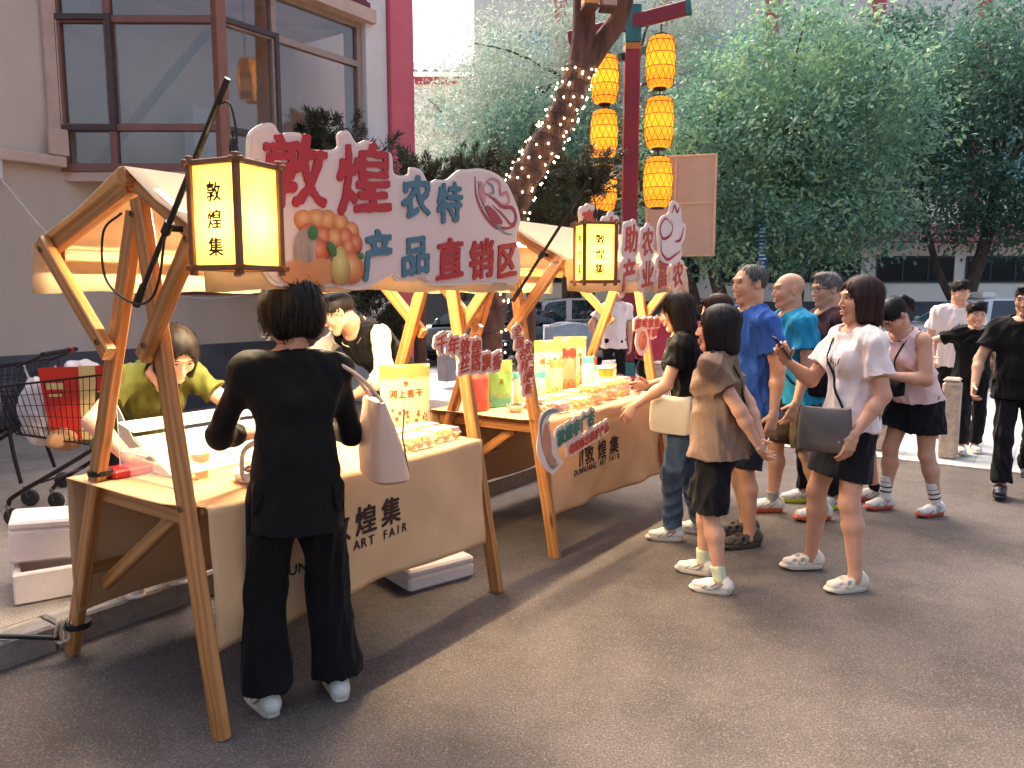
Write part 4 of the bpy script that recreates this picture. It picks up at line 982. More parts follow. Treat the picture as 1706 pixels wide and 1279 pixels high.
def tree(label, base, trunks, blobs, mats, nclump, per, spread, size, seed, group, name='tree', droop=.3, aspect=.45, nb=14):
    t = thing(name, label, 'tree', base, 0, group); mb = MB()
    for pts, r0, r1 in trunks: limb(mb, pts, r0, r1, 9)
    mb.build('trunk', mats[0], t, smooth=True)
    pts = crown_points(blobs, nclump, seed); r = random.Random(seed)
    tops = [Vector(p[0][-1]) for p in trunks]
    for k in range(nb):
        e = Vector(pts[r.randrange(len(pts))]); a = min(tops, key=lambda q: (q - e).length); mid = a.lerp(e, .5) + Vector((r.uniform(-.2, .2), r.uniform(-.2, .2), r.uniform(-.1, .35)))
        mb = MB(); limb(mb, [a - Vector((0, 0, .3)), mid, e], .055, .012, 5, 4); mb.build('branch', mats[0], t, smooth=True)
    V, F = leaves(pts, per, spread, size, seed + 1, droop, aspect); mesh_obj('crown', V, F, mats[1], t); return t
BK = bark('grey bark', '#5a4d47', '#3b322f'); BK2 = bark('brown bark', '#6d4a3c', '#46302a')
LFA = leaf_mat('elm leaves', ['#48705f', '#5b8472', '#6f9883', '#86aa8c', '#a3c08a', '#b4cdb4']); LFB = leaf_mat('dark leaves', ['#3a5e54', '#476c5e', '#587d6c', '#6b8e76', '#7f9f88'])
LFC = leaf_mat('pale willow leaves', ['#8fa39c', '#a3b3aa', '#b4c0b8', '#95ae92', '#a7b0a8', '#c0cac2'], .4)
G_ = 'street trees behind the plaza'
tree('broad bushy green tree in the middle behind the people', (4.9, 16.6, 0), [([(-.3, 0, 0), (-.35, 0, 1.2), (-.7, .1, 2.6), (-.9, 0, 4)], .19, .10), ([(.25, .2, 0), (.2, .1, 1.4), (.6, .2, 3.0), (1.0, 0, 4.4)], .17, .09), ([(-.6, .3, 0), (-.9, .3, 1.5), (-1.5, .2, 3.2)], .13, .07)],
     [((.6, 0, 4.4), (2.4, 1.9, 2.2)), ((2.1, -.2, 4.7), (1.7, 1.5, 1.9)), ((-1.0, 0, 4.0), (1.8, 1.6, 1.9)), ((1.0, 0, 6.0), (2.0, 1.6, 1.5)), ((1.5, -.6, 2.9), (1.5, 1.2, 1.0)), ((.1, -.6, 2.9), (1.4, 1.2, .9))], (BK, LFA), 760, 64, (.28, .28, .16), .125, 11, G_, droop=.5)
tree('dark green tree reaching the right edge of the photo', (10.9, 18.4, 0), [([(0, 0, 0), (-.1, 0, 1.3), (.3, 0, 3.0), (.4, 0, 4.4)], .20, .10), ([(-.1, 0, .9), (-.7, .1, 2.0), (-1.2, .1, 3.4)], .11, .06)],
     [((.4, 0, 5.0), (3.0, 2.0, 2.4)), ((-1.4, -.3, 4.4), (1.6, 1.4, 1.8)), ((1.2, -.4, 6.6), (2.2, 1.6, 1.6)), ((-.6, -.5, 6.4), (1.8, 1.5, 1.3)), ((2.0, -.6, 3.3), (1.8, 1.2, 1.1))], (BK, LFB), 700, 60, (.30, .30, .17), .135, 23, G_, droop=.5)
tree('tall pale grey green tree behind the red lantern post', (1.6, 21.0, 0), [([(0, 0, 0), (.1, 0, 2.5), (-.3, 0, 5.0), (-.2, 0, 7.5)], .22, .08), ([(0, 0, 2.2), (.9, 0, 4.5), (1.6, 0, 7.2)], .12, .05)],
     [((-.6, 0, 6.6), (2.5, 1.8, 2.6)), ((1.6, 0, 7.6), (2.4, 1.8, 2.6)), ((3.4, 0, 6.6), (1.7, 1.5, 2.2)), ((-1.9, 0, 5.4), (1.7, 1.5, 2.0))], (BK, LFC), 800, 56, (.28, .28, .34), .14, 31, G_, droop=.9, aspect=.26)
tree('low green tree behind the lantern post', (1.2, 18.6, 0), [([(0, 0, 0), (.1, 0, 1.4), (0, 0, 3.0)], .14, .08), ([(.6, .1, 0), (.7, .1, 1.5), (1.1, .1, 2.8)], .11, .06)],
     [((-.8, 0, 3.7), (2.0, 1.4, 1.6)), ((1.4, 0, 3.6), (1.8, 1.3, 1.7)), ((.2, -.2, 4.9), (2.0, 1.4, 1.4))], (BK, LFB), 560, 56, (.28, .28, .2), .13, 41, G_, droop=.5)
tree('small green tree between the bushy tree and the dark tree', (8.0, 21.5, 0), [([(0, 0, 0), (0, 0, 1.5), (.2, 0, 3.4)], .13, .07)],
     [((0, 0, 4.4), (1.9, 1.4, 1.7)), ((.3, 0, 6.6), (1.7, 1.3, 1.9)), ((2.2, 0, 7.6), (1.8, 1.3, 1.4))], (BK, LFB), 420, 40, (.3, .3, .2), .17, 53, G_, droop=.5)
tree('sparse pale tree left of the lantern post in the distance', (-1.6, 24, 0), [([(0, 0, 0), (.1, 0, 2.5), (.2, 0, 6.0)], .18, .07)],
     [((.8, 0, 6.4), (2.2, 1.6, 2.2)), ((-.6, 0, 4.2), (1.8, 1.4, 1.7)), ((1.6, 0, 8.3), (1.6, 1.3, 1.5))], (BK, LFC), 420, 40, (.3, .3, .3), .16, 61, G_, droop=.8, aspect=.28)
# junipers: feathery upright sprays
LJ = leaf_mat('juniper needles', ['#2c3a2c', '#3a4a34', '#45553c', '#5a4a3a', '#34452f', '#6b5244'], .15)
def juniper(label, base, trunkpts, r0, plumes, seed, n=26, group='junipers behind the stalls'):
    t = thing('juniper_tree', label, 'tree', base, 0, group); mb = MB(); limb(mb, trunkpts, r0, r0 * .4, 9)
    r = np.random.default_rng(seed); Vs, Fs, o = [], [], 0
    br = MB()
    for c, rad in plumes:
        c = np.array(c); rad = np.array(rad)
        for k in range(n):
            d = r.normal(size=3); d /= np.linalg.norm(d); s_ = c + d * rad * r.uniform(.15, .8); up = nrm(d * np.array([.8, .8, .35]) + np.array([0, 0, .55]) + r.normal(size=3) * .2); L = r.uniform(.3, .62) * rad.mean()
            br.tube([s_ - up * L * .5, s_ + up * L * .45], [.008, .003], 4)
            m = 90; tt = r.uniform(0, 1, m); q = s_ + np.outer((tt - .4) * L, up) + r.normal(size=(m, 3)) * (.045 * (1.15 - tt))[:, None]
            dd = up + r.normal(size=(m, 3)) * .55; dd /= np.linalg.norm(dd, axis=1, keepdims=True); ss = np.cross(dd, r.normal(size=(m, 3))); ss /= np.linalg.norm(ss, axis=1, keepdims=True)
            l = r.uniform(.05, .11, (m, 1)); w_ = .011
            Vs.append(np.stack([q - ss * w_ * .5, q + ss * w_ * .5, q + dd * l * .6 + ss * w_ * .8, q + dd * l], 1).reshape(-1, 3)); Fs.append(np.arange(m * 4).reshape(m, 4) + o); o += m * 4
    mb.build('trunk', BK2, t, smooth=True); struct(br.build('twigs', BK2, t, fix=False), 'stuff')
    mesh_obj('crown', np.concatenate(Vs), np.concatenate(Fs), LJ, t); return t
juniper('dark juniper with a slender bare stem behind the first stall', (-1.15, 9.5, .12), [(0, 0, 0), (.02, 0, 1.0), (.04, 0, 2.0), (-.05, 0, 3.0)], .095,
        [((-.3, -.1, 2.35), (.75, .6, .6)), ((-.65, 0, 3.0), (.6, .5, .6)), ((.15, 0, 2.75), (.7, .6, .55)), ((-1.0, .1, 2.4), (.5, .4, .55)), ((-1.15, .1, 3.2), (.35, .3, .5)), ((.7, 0, 2.5), (.6, .5, .6)), ((-.55, -.2, 1.5), (.32, .3, .5)), ((-.35, -.15, 1.0), (.22, .2, .42))], 5, n=54)
juniper('dark juniper round the foot of the leaning tree', (.25, 10.2, .12), [(0, 0, 0), (.0, 0, 1.2), (-.1, 0, 2.4)], .08,
        [((-.6, 0, 2.5), (.8, .6, .7)), ((.3, 0, 2.3), (.75, .6, .6)), ((.7, 0, 2.9), (.6, .5, .6)), ((-.1, .1, 3.0), (.7, .5, .6)), ((-.75, .1, 2.95), (.5, .4, .45)), ((.9, .1, 2.1), (.4, .4, .5))], 8, n=60)
# leaning trunk wound with fairy lights
LT = thing('leaning_tree', 'leaning brown tree trunk forking at the top beside the lantern post', 'tree', (-.2, 9.2, .12), 0)
P_ = [(-.02, 0, 0), (-.07, 0, .75), (-.02, 0, 1.52), (.11, 0, 2.08), (.29, 0, 2.67), (.49, 0, 3.03), (.70, 0, 3.35), (.86, 0, 3.69), (.99, 0, 4.05)]
LP = spline(P_, 6); LR = [.15 + .025 * math.sin(i / len(LP) * 3.1) for i in range(len(LP))]
mb = MB(); mb.tube(LP, LR, 14)
o_ = mb.build('trunk', BK2, LT, smooth=True)
V = np.array([v.co[:] for v in o_.data.vertices]); 
for i, v in enumerate(o_.data.vertices): v.co += Vector((math.sin(i * 1.7) * .012, math.cos(i * 2.3) * .012, 0))
mb = MB(); limb(mb, [(.93, 0, 3.85), (1.01, 0, 4.3), (1.02, 0, 4.9), (.98, 0, 6.0)], .145, .12, 10); mb.build('branch', BK2, LT, smooth=True)
mb = MB(); limb(mb, [(.98, .02, 3.95), (1.22, .02, 4.3), (1.44, .02, 4.64), (1.52, .02, 5.2), (1.55, .02, 6.2)], .125, .10, 10); mb.build('branch', BK2, LT, smooth=True)
mb = MB(); limb(mb, [(1.46, 0, 4.7), (2.0, 0, 5.9)], .05, .03, 6); mb.build('branch', BK2, LT, smooth=True)
MBULB = emis('warm fairy bulb', (1.0, .78, .45), 9, sample=False)
FL = thing('fairy_lights', 'string of warm fairy lights wound round the leaning trunk', 'string lights', (-.2, 9.2, .12), 0)
rr = random.Random(3); wire = []; bul = []
NW = 22 * 12
for i in range(NW):
    t = i / NW; f = t * (len(LP) - 1.01); k = int(f); c = LP[k].lerp(LP[k + 1], f - k); T = (LP[k + 1] - LP[k]).normalized(); a = i / 12 * 2 * math.pi
    u = T.orthogonal().normalized(); v = T.cross(u); rad = LR[k] + .022; wire.append(c + (u * math.cos(a) + v * math.sin(a)) * rad)
    bul.append(c + (u * math.cos(a) + v * math.sin(a)) * (rad + .012) + T * rr.uniform(-.07, .07))
mb = MB(); mb.tube(wire, .005, 5); mb.build('wire', M('dark green wire', '#20241c', rough=.6), FL)
bm_ = MB(); bm_.sphere((0, 0, 0), (.0095, .0095, .012), 6, 4); b0 = bm_.build('bulb', MBULB, FL, smooth=True); b0.location = bul[0]
for i, q in enumerate(bul[1:]):
    if rr.random() < .12: continue
    b = b0.copy(); COL.objects.link(b); b.location = q
for i in range(26):
    b = b0.copy(); COL.objects.link(b); b.location = (rr.uniform(-.5, .45), rr.uniform(-.45, -.2), rr.uniform(1.45, 2.3))
# ------------------------------------------------------------------ market stalls
def wood(name, c, h):
    N = NT(name); b = N.n('ShaderNodeBsdfPrincipled'); tc = N.n('ShaderNodeTexCoord')
    nz = N.n('ShaderNodeTexNoise'); nz.inputs['Scale'].default_value = 3.2; nz.inputs['Detail'].default_value = 4; N.l(tc.outputs['UV'], nz.inputs['Vector'])
    wv = N.n('ShaderNodeTexWave', bands_direction='X'); wv.inputs['Scale'].default_value = 9; wv.inputs['Distortion'].default_value = 5.5; wv.inputs['Detail'].default_value = 3; wv.inputs['Detail Scale'].default_value = 1.6
    mp = N.n('ShaderNodeMapping'); mp.inputs['Scale'].default_value = (1, .12, 1); N.l(tc.outputs['UV'], mp.inputs[0]); N.l(mp.outputs[0], wv.inputs['Vector'])
    vo = N.n('ShaderNodeTexVoronoi'); vo.inputs['Scale'].default_value = 1.0; m3 = N.n('ShaderNodeMapping'); m3.inputs['Scale'].default_value = (9, 2.2, 1); N.l(tc.outputs['UV'], m3.inputs[0]); N.l(m3.outputs[0], vo.inputs['Vector'])
    kn = N.n('ShaderNodeMapRange'); kn.inputs['From Min'].default_value = .05; kn.inputs['From Max'].default_value = .14; N.l(vo.outputs['Distance'], kn.inputs['Value'])
    cr = N.n('ShaderNodeMix', data_type='RGBA'); cr.inputs['A'].default_value = (*lin(h), 1); cr.inputs['B'].default_value = (*lin(c), 1)
    ad = N.n('ShaderNodeMath', operation='MULTIPLY'); N.l(wv.outputs['Fac'], ad.inputs[0]); N.l(nz.outputs['Fac'], ad.inputs[1]); ra = N.n('ShaderNodeMapRange'); ra.inputs['From Max'].default_value = .5; N.l(ad.outputs[0], ra.inputs['Value']); N.l(ra.outputs[0], cr.inputs['Factor'])
    ck = N.n('ShaderNodeMix', data_type='RGBA'); ck.inputs['A'].default_value = (*lin('#5a3320'), 1); N.l(kn.outputs[0], ck.inputs['Factor']); N.l(cr.outputs['Result'], ck.inputs['B'])
    N.l(ck.outputs['Result'], b.inputs['Base Color']); b.inputs['Roughness'].default_value = .45; b.inputs['Coat Weight'].default_value = .12; b.inputs['Coat Roughness'].default_value = .3
    bp = N.n('ShaderNodeBump'); bp.inputs['Strength'].default_value = .15; bp.inputs['Distance'].default_value = .003; N.l(wv.outputs['Fac'], bp.inputs['Height']); N.l(bp.outputs[0], b.inputs['Normal'])
    N.l(b.outputs[0], N.out.inputs[0]); return N.m
MWOOD = wood('varnished pine', '#bd8149', '#a06834')
def beam(name, a, b, w_, t_, parent, up=(0, 1, 0), mat=None, c=.005):
    """one timber, grain laid along its length"""
    mb = MB(); mb.bar(a, b, w_, t_, up=up, c=c); o = mb.build(name, mat or MWOOD, parent)
    a, b = Vector(a), Vector(b); z = (b - a).normalized(); x = z.cross(Vector(up)).normalized(); y = x.cross(z); off = random.uniform(0, 9)
    uv = o.data.uv_layers.new(name='UVMap'); me = o.data
    for p in me.polygons:
        for li in p.loop_indices:
            v = me.vertices[me.loops[li].vertex_index].co - a; uv.data[li].uv = ((v.dot(x) + v.dot(y)) * 1.0 + off, v.dot(z) + off * 3)
    return o
def bolt(parent, p, ax='x'):
    mb = MB(); mb.lathe([(.011, -.006), (.011, .004), (.008, .008), (.0, .009)], 10, axis=ax, closed=False); mb.build('bolt', M('zinc bolt', '#8f8578', rough=.35, metal=.9), parent, loc=p, smooth='auto')
MCANVAS = M('canopy canvas', '#dcc3a0', rough=.9, var=.05, vscale=3, bump=.15, bscale=300, trans=.3)
MCLOTH = M('kraft tablecloth', '#d6ab7e', rough=.85, var=.06, vscale=2.5, bump=.25, bscale=500, bdist=.002)
L_ = 1.665; AP = (.365, 1.975); EF = (-.01, 1.765); EB = (1.02, 1.765)
def stall(label, loc):
    t = thing('market_stall', label, 'market stall', loc, ANG, 'wooden market stalls along the kerb')
    for x, o in ((0.0, -1), (L_, 1)):
        beam('leg', (x, 0, 0), (x, .345, 1.915), .042, .068, t, up=(0, 1, 0)); beam('leg', (x - o * .010, 1.115, 0), (x - o * .010, .395, 1.868), .042, .068, t, up=(0, 1, 0))
        beam('rafter', (x, AP[0] - .03, AP[1] - .012), (x, EF[0] - .03, EF[1] - .016), .042, .062, t, up=(0, 0, 1)); beam('rafter', (x, AP[0] + .03, AP[1] - .010), (x, EB[0] + .03, EB[1] - .012), .042, .062, t, up=(0, 0, 1))
        xo = x + o * .043
        beam('strut', (xo, EF[0] - .05, EF[1] + .022), (xo, .30, 1.355), .040, .060, t, up=(0, 1, 0)); beam('strut', (xo, EB[0] - .02, EB[1] + .022), (xo, .535, 1.355), .040, .060, t, up=(0, 1, 0))
        beam('rail', (x - o * .044, .17, .765), (x - o * .044, .92, .765), .036, .060, t, up=(0, 0, 1)); 
        beam('brace', (x - o * .085, .93, .34), (x - o * .085, .36, .735), .032, .055, t, up=(0, 1, 0))
        for q in ((EF[0] - .025, EF[1] - .01), (.255, 1.40), (EB[0] - .045, EB[1] - .01), (.575, 1.40)): bolt(t, (xo + o * .021, q[0], q[1]))
        bolt(t, (x + o * .022, .36, 1.86)); bolt(t, (x + o * .022, .15, .82))
    beam('ridge_beam', (-.05, AP[0], AP[1] + .012), (L_ + .05, AP[0], AP[1] + .012), .05, .055, t, up=(0, 0, 1))
    beam('eave_beam', (.022, EF[0] + .04, EF[1] - .03), (L_ - .022, EF[0] + .04, EF[1] - .03), .035, .05, t, up=(0, 0, 1)); beam('eave_beam', (.022, EB[0] - .04, EB[1] - .03), (L_ - .022, EB[0] - .04, EB[1] - .03), .035, .05, t, up=(0, 0, 1))
    for k in range(5):
        y0 = .10 + k * .166; beam('table_board', (.03, y0 + .08, .806), (L_ - .03, y0 + .08, .806), .162, .022, t, up=(0, 0, 1), c=.002)
    beam('rail', (.03, 1.0, .40), (L_ - .03, 1.0, .40), .035, .05, t, up=(0, 0, 1))
    # canvas: two slopes sagging between the rafters, valances front and back
    prof = [(EF[0] - .085, 1.59), (EF[0] - .078, 1.68), (EF[0] - .06, EF[1] + .012), (.17, 1.895), (AP[0] - .01, AP[1] + .045), (AP[0] + .02, AP[1] + .045), (.70, 1.895), (EB[0] + .06, EB[1] + .016), (EB[0] + .085, 1.68), (EB[0] + .09, 1.585)]
    n = 25; V = []; F = []; r = random.Random(int(loc[0] * 100)); ph = [r.uniform(0, 6) for _ in range(6)]
    for i in range(n):
        x = -.045 + (L_ + .09) * i / (n - 1); u = i / (n - 1)
        for j, (y, z) in enumerate(prof):
            sag = -.012 * math.sin(math.pi * u) if j in (3, 6) else 0
            wob = .007 * math.sin(u * 19 + ph[0]) + .005 * math.sin(u * 37 + ph[1]) if j in (0, 1, 8, 9) else 0
            V.append((x, y + wob * (1 if j in (0, 9) else .5), z + sag + (.006 * math.sin(u * 23 + ph[2]) if j in (0, 9) else 0)))
    m = len(prof)
    for i in range(n - 1):
        for j in range(m - 1): F.append((i * m + j, (i + 1) * m + j, (i + 1) * m + j + 1, i * m + j + 1))
    cv = mesh_obj('canopy', V, F, MCANVAS, t, smooth=True); cv.data.set_sharp_from_angle(angle=R(28))
    sol = cv.modifiers.new('thickness', 'SOLIDIFY'); sol.thickness = .003; sol.offset = 1
    return t
S2 = 2.299
st1 = stall('nearer wooden market stall with the woman in black in front', tuple(sd(0, 0)))
st2 = stall('farther wooden market stall with stacked snack pouches', tuple(sd(S2, .03)))
# lamps under the ridges
def tube_lamp(label, loc):
    t = thing('tube_lamp', label, 'lamp', loc, ANG, 'tube lamps under the canopies')
    mb = MB(); mb.bar((.2, .43, 1.905), (L_ - .2, .43, 1.905), .075, .012, up=(0, 0, 1), c=.002); mb.bar((.2, .394, 1.889), (L_ - .2, .394, 1.889), .004, .02, up=(0, 0, 1), c=.001); mb.bar((.2, .466, 1.889), (L_ - .2, .466, 1.889), .004, .02, up=(0, 0, 1), c=.001); mb.build('housing', M('white lamp housing', '#d8d4cc', rough=.4), t)
    mb = MB(); mb.tube([(.22, .43, 1.888), (L_ - .22, .43, 1.888)], .008, 10); mb.build('tube', emis('warm tube', (1.0, .79, .50), TUBE_W), t, smooth='auto')
TUBE_W = 430
tube_lamp('warm tube lamp under the nearer canopy', tuple(sd(0, 0))); tube_lamp('warm tube lamp under the farther canopy', tuple(sd(S2, .03)))
# tablecloths
def clothf(x, z, ph): 
    k = max(0, (.83 - z)) / .56
    return .066 - .012 * k + (.013 * math.sin(x * 7.3 + ph + z * 1.5) + .008 * math.sin(x * 15.1 + ph * 2 - z * 4 + math.sin(z * 9)) + .012 * math.sin(x * 3.1 - z * 6 + ph * 3)) * k ** .7 + .005 * math.sin(x * 11 + z * 17 + ph + 2 * math.sin(x * 4)) * k + .004 * abs(math.sin(x * 9 - z * 12 + ph)) * k
INK = M('dark brown ink', '#3a2019', rough=.8)
def tablecloth(label, loc, ph, x0=.032, x1=1.633, drop=.27):
    t = thing('tablecloth', label, 'tablecloth', loc, ANG, 'kraft coloured tablecloths')
    nx, nz = 60, 22
    rows = []
    V = []; F = []
    ys = [(.98, .22), (.985, .5), (.975, .80), (.96, .8235), (.75, .8245), (.5, .8245), (.25, .8245), (.085, .8245), (.070, .819)]
    for i in range(nx + 1):
        u = i / nx
        for j, (y, z) in enumerate(ys):
            xa = -.02 if j < 3 else (-.035 if j < 7 else x0); xb = x1 if j < 3 else x1; x = xa + (xb - xa) * u; yy = y; zz = z
            if j < 3: yy += .014 * math.sin(x * 8 + ph + j)
            if j == 0: zz += .02 * math.sin(x * 3 + ph)
            if 3 < j < 8: zz += .0018 * math.sin(x * 21 + y * 9 + ph)
            V.append((x, yy, zz))
        for j in range(1, nz + 1):
            k = j / nz; z = .819 - (.819 - drop - .025 * math.sin(u * 2.6 + ph)) * k
            x = x0 + (x1 - x0) * u + .012 * k * math.sin(u * 5 + ph)
            V.append((x, clothf(x, z, ph), z))
    m = len(ys) + nz
    for i in range(nx):
        for j in range(m - 1): F.append((i * m + j, i * m + j + 1, (i + 1) * m + j + 1, (i + 1) * m + j))
    o = mesh_obj('cloth', V, F, MCLOTH, t, smooth=True); so = o.modifiers.new('thickness', 'SOLIDIFY'); so.thickness = .002; so.offset = -1
    return t
def printed(t, text, x, z, size, ph, adv=None, thick=.004, rot=0, mat=None, h=.0022, name='printed_lettering'):
    l = Lettering(); l.put(text, x, z, size, adv, rot=rot); D, lo = l.field(h, int(thick / h) + 3); loops = contours(D, lo, h, thick)
    V, F = plate(loops, .0006)
    if len(V) == 0: return
    V = np.array([(p[0], clothf(p[0], p[2], ph) - .0032 + p[1], p[2]) for p in V]); o = mesh_obj(name, V, F, mat or INK, t); return o
tc1 = tablecloth('kraft tablecloth on the nearer stall', tuple(sd(0, 0)), .4); tc2 = tablecloth('kraft tablecloth on the farther stall', tuple(sd(S2, .03)), 2.1, drop=.22)
printed(tc1, '敦煌集', .63, .60, .135, .4, adv=.16); printed(tc1, 'DUNHUANG ART FAIR', .33, .50, .060, .4, adv=.0445, thick=.0016, h=.0013)
printed(tc2, '敦煌集', .50, .545, .135, 2.1, adv=.18); printed(tc2, 'DUNHUANG ART FAIR', .30, .455, .054, 2.1, adv=.039, thick=.0014, h=.0012)
for q_, (tt_, ph_, x_) in enumerate(((tc1, .4, .50), (tc2, 2.1, .40))):
    z_ = .60 if q_ == 0 else .545
    for pts_ in ([(x_ - .05, z_ - .06), (x_ - .035, z_ + .05), (x_ - .02, z_ + .055), (x_ - .03, z_ - .06)], [(x_ - .012, z_ - .03), (x_ - .01, z_ + .05), (x_ + .03, z_ + .035), (x_ + .012, z_ - .01), (x_ + .004, z_ - .08)]):
        mb = MB(); mb.prism(pts_, 0, -.0006); VV_ = np.array([(p[0], clothf(p[0], p[2], ph_) - .0032 + p[1], p[2]) for p in mb.v]); mesh_obj('printed_emblem', VV_, mb.f, INK, tt_)
# ---- die-cut signs
PINKB = M('pale pink board', '#e4c4b8', rough=.55, var=.03, vscale=3); RIM = M('cream rim', '#ead2c4', rough=.6, var=.03)
CRED = M('sign red', '#b3252c', rough=.5, var=.06, vscale=6); CTEAL = M('sign teal', '#4a6f7c', rough=.5, var=.08, vscale=6); CDARK = M('dark side', '#5a2024', rough=.6); CORG = M('sign orange red', '#c04a30', rough=.5, var=.1, vscale=8)
def smooth_loop(P, n=4):
    P = [Vector((x, z, 0)) for x, z in P]; m = len(P); out = []
    for i in range(m):
        a, b, c, d = P[i-1], P[i], P[(i+1) % m], P[(i+2) % m]
        for k in range(n):
            t = k / n; q = .5 * ((2 * b) + (c - a) * t + (2 * a - 5 * b + 4 * c - d) * t * t + (3 * b - a - 3 * c + d) * t ** 3); out.append((q.x, q.y))
    return np.array(out)
def characters(t, items, y, mats, bold=.014, h=.0035, rough=.0022, depth=.008, name='character'):
    """each character is a raised plate of its own"""
    for i, (ch, x, z, w_, hh, rot, mk) in enumerate(items):
        l = Lettering(); l.put(ch, x, z, hh * .93, sx=w_ / hh, rot=rot, shear=.05, vs_=.13, warp=.012); D, lo = l.field(h, int(bold / h) + 3, rough, seed=i + 3)
        plate_obj(name, contours(D, lo, h, bold), depth, mats[mk], t, y=y)
def outline_from(items, h, r, rough=0):
    l = Lettering()
    for ch, x, z, w_, hh, rot, mk in items: l.put(ch, x, z, hh * .93, sx=w_ / hh, rot=rot, shear=.05, vs_=.13, warp=.012)
    D, lo = l.field(h, int(r / h) + 4); return contours(D, lo, h, r)
SG = thing('sign_board', 'big pale pink die-cut sign with red and teal characters and printed fruit', 'sign', tuple(sd(0, 0)), ANG)
OUT1 = [(0.136, 1.901), (0.133, 2.079), (0.164, 2.133), (0.233, 2.161), (0.269, 2.13), (0.303, 2.142), (0.361, 2.145), (0.386, 2.101), (0.523, 2.118), (0.533, 2.173), (0.585, 2.193), (0.627, 2.155), (0.684, 2.175), (0.732, 2.147), (0.816, 2.141), (0.831, 2.066), (0.913, 2.071), (0.928, 2.103), (0.995, 2.099), (1.04, 2.054), (1.091, 2.073), (1.164, 2.081), (1.244, 2.13), (1.313, 2.144), (1.411, 2.16), (1.529, 2.152), (1.612, 2.119), (1.678, 2.053), (1.736, 1.955), (1.704, 1.863), (1.734, 1.75), (1.714, 1.637), (1.55, 1.621), (1.36, 1.628), (1.271, 1.618), (1.054, 1.616), (0.985, 1.639), (0.837, 1.632), (0.803, 1.654), (0.667, 1.603), (0.586, 1.594), (0.495, 1.605), (0.423, 1.601), (0.34, 1.611), (0.234, 1.606), (0.189, 1.636), (0.15, 1.72)]
lp = smooth_loop(OUT1); plate_obj('rim', [lp], .010, RIM, SG, y=-.090)
cc = lp.mean(0); inner = []
for i in range(len(lp)):
    a, b = lp[i-2], lp[(i+2) % len(lp)]; n_ = np.array([(b - a)[1], -(b - a)[0]]); n_ = n_ / (np.linalg.norm(n_) + 1e-9); inner.append(lp[i] + n_ * .013)
def parea(P): return sum(P[i-1][0] * P[i][1] - P[i][0] * P[i-1][1] for i in range(len(P)))
if abs(parea(inner)) > abs(parea(lp)): inner = [lp[i] * 2 - inner[i] for i in range(len(lp))]
plate_obj('board', [np.array(inner)], .003, PINKB, SG, y=-.1005)
IT1 = [('敦', .322, 2.01, .33, .29, 0, 0), ('煌', .66, 2.025, .33, .30, 0, 0), ('农', .955, 1.985, .20, .19, 0, 1), ('特', 1.175, 1.982, .19, .195, 0, 1), ('产', .72, 1.735, .18, .22, 0, 1), ('品', .945, 1.738, .205, .185, 0, 1), ('直', 1.172, 1.737, .215, .20, 0, 0), ('销', 1.405, 1.742, .21, .205, 0, 0), ('区', 1.614, 1.745, .19, .195, 0, 0)]
characters(SG, IT1[:2], -.104, [CRED, CTEAL], bold=.0075, rough=.0035); characters(SG, IT1[2:], -.104, [CRED, CTEAL], bold=.0065, h=.0028, rough=.0016)
# printed fruit on the board: flat, slightly overlapping cut-outs
def fruit_print(name, hi, mid, edge):
    """printed picture of one fruit: pale upper left, deeper towards the rim"""
    N = NT(name); b = N.n('ShaderNodeBsdfPrincipled'); tc = N.n('ShaderNodeTexCoord'); mp = N.n('ShaderNodeMapping'); mp.inputs['Location'].default_value = (-.42, -.5, -.60); N.l(tc.outputs['Generated'], mp.inputs[0]); vm = N.n('ShaderNodeVectorMath', operation='MULTIPLY'); vm.inputs[1].default_value = (1, 0, 1); N.l(mp.outputs[0], vm.inputs[0]); ln_ = N.n('ShaderNodeVectorMath', operation='LENGTH'); N.l(vm.outputs[0], ln_.inputs[0]); nz = N.n('ShaderNodeTexNoise'); nz.inputs['Scale'].default_value = 25; N.l(tc.outputs['Object'], nz.inputs['Vector']); ma = N.n('ShaderNodeMath', operation='MULTIPLY_ADD'); ma.inputs[1].default_value = .25; N.l(nz.outputs['Fac'], ma.inputs[0]); N.l(ln_.outputs['Value'], ma.inputs[2])
    cr = N.n('ShaderNodeValToRGB'); el = cr.color_ramp.elements; el[0].position = .12; el[0].color = (*lin(hi), 1); el[1].position = .78; el[1].color = (*lin(edge), 1); e = el.new(.42); e.color = (*lin(mid), 1); N.l(ma.outputs[0], cr.inputs[0]); N.l(cr.outputs[0], b.inputs['Base Color']); b.inputs['Roughness'].default_value = .5; N.l(b.outputs[0], N.out.inputs[0]); return N.m
FR = [fruit_print('fruit print a', '#eab07a', '#dd8440', '#a8431f'), fruit_print('fruit print b', '#e89a6a', '#d5602f', '#94291a'), fruit_print('pear print', '#e3cf8a', '#c9a555', '#9a6a30'), M('leaf print', '#3a6b32', rough=.5, var=.2), M('melon print', '#a58a78', rough=.6, var=.25, vscale=40, stretch=(1, 1, .15)), M('slice print', '#d08250', rough=.5, var=.12)]
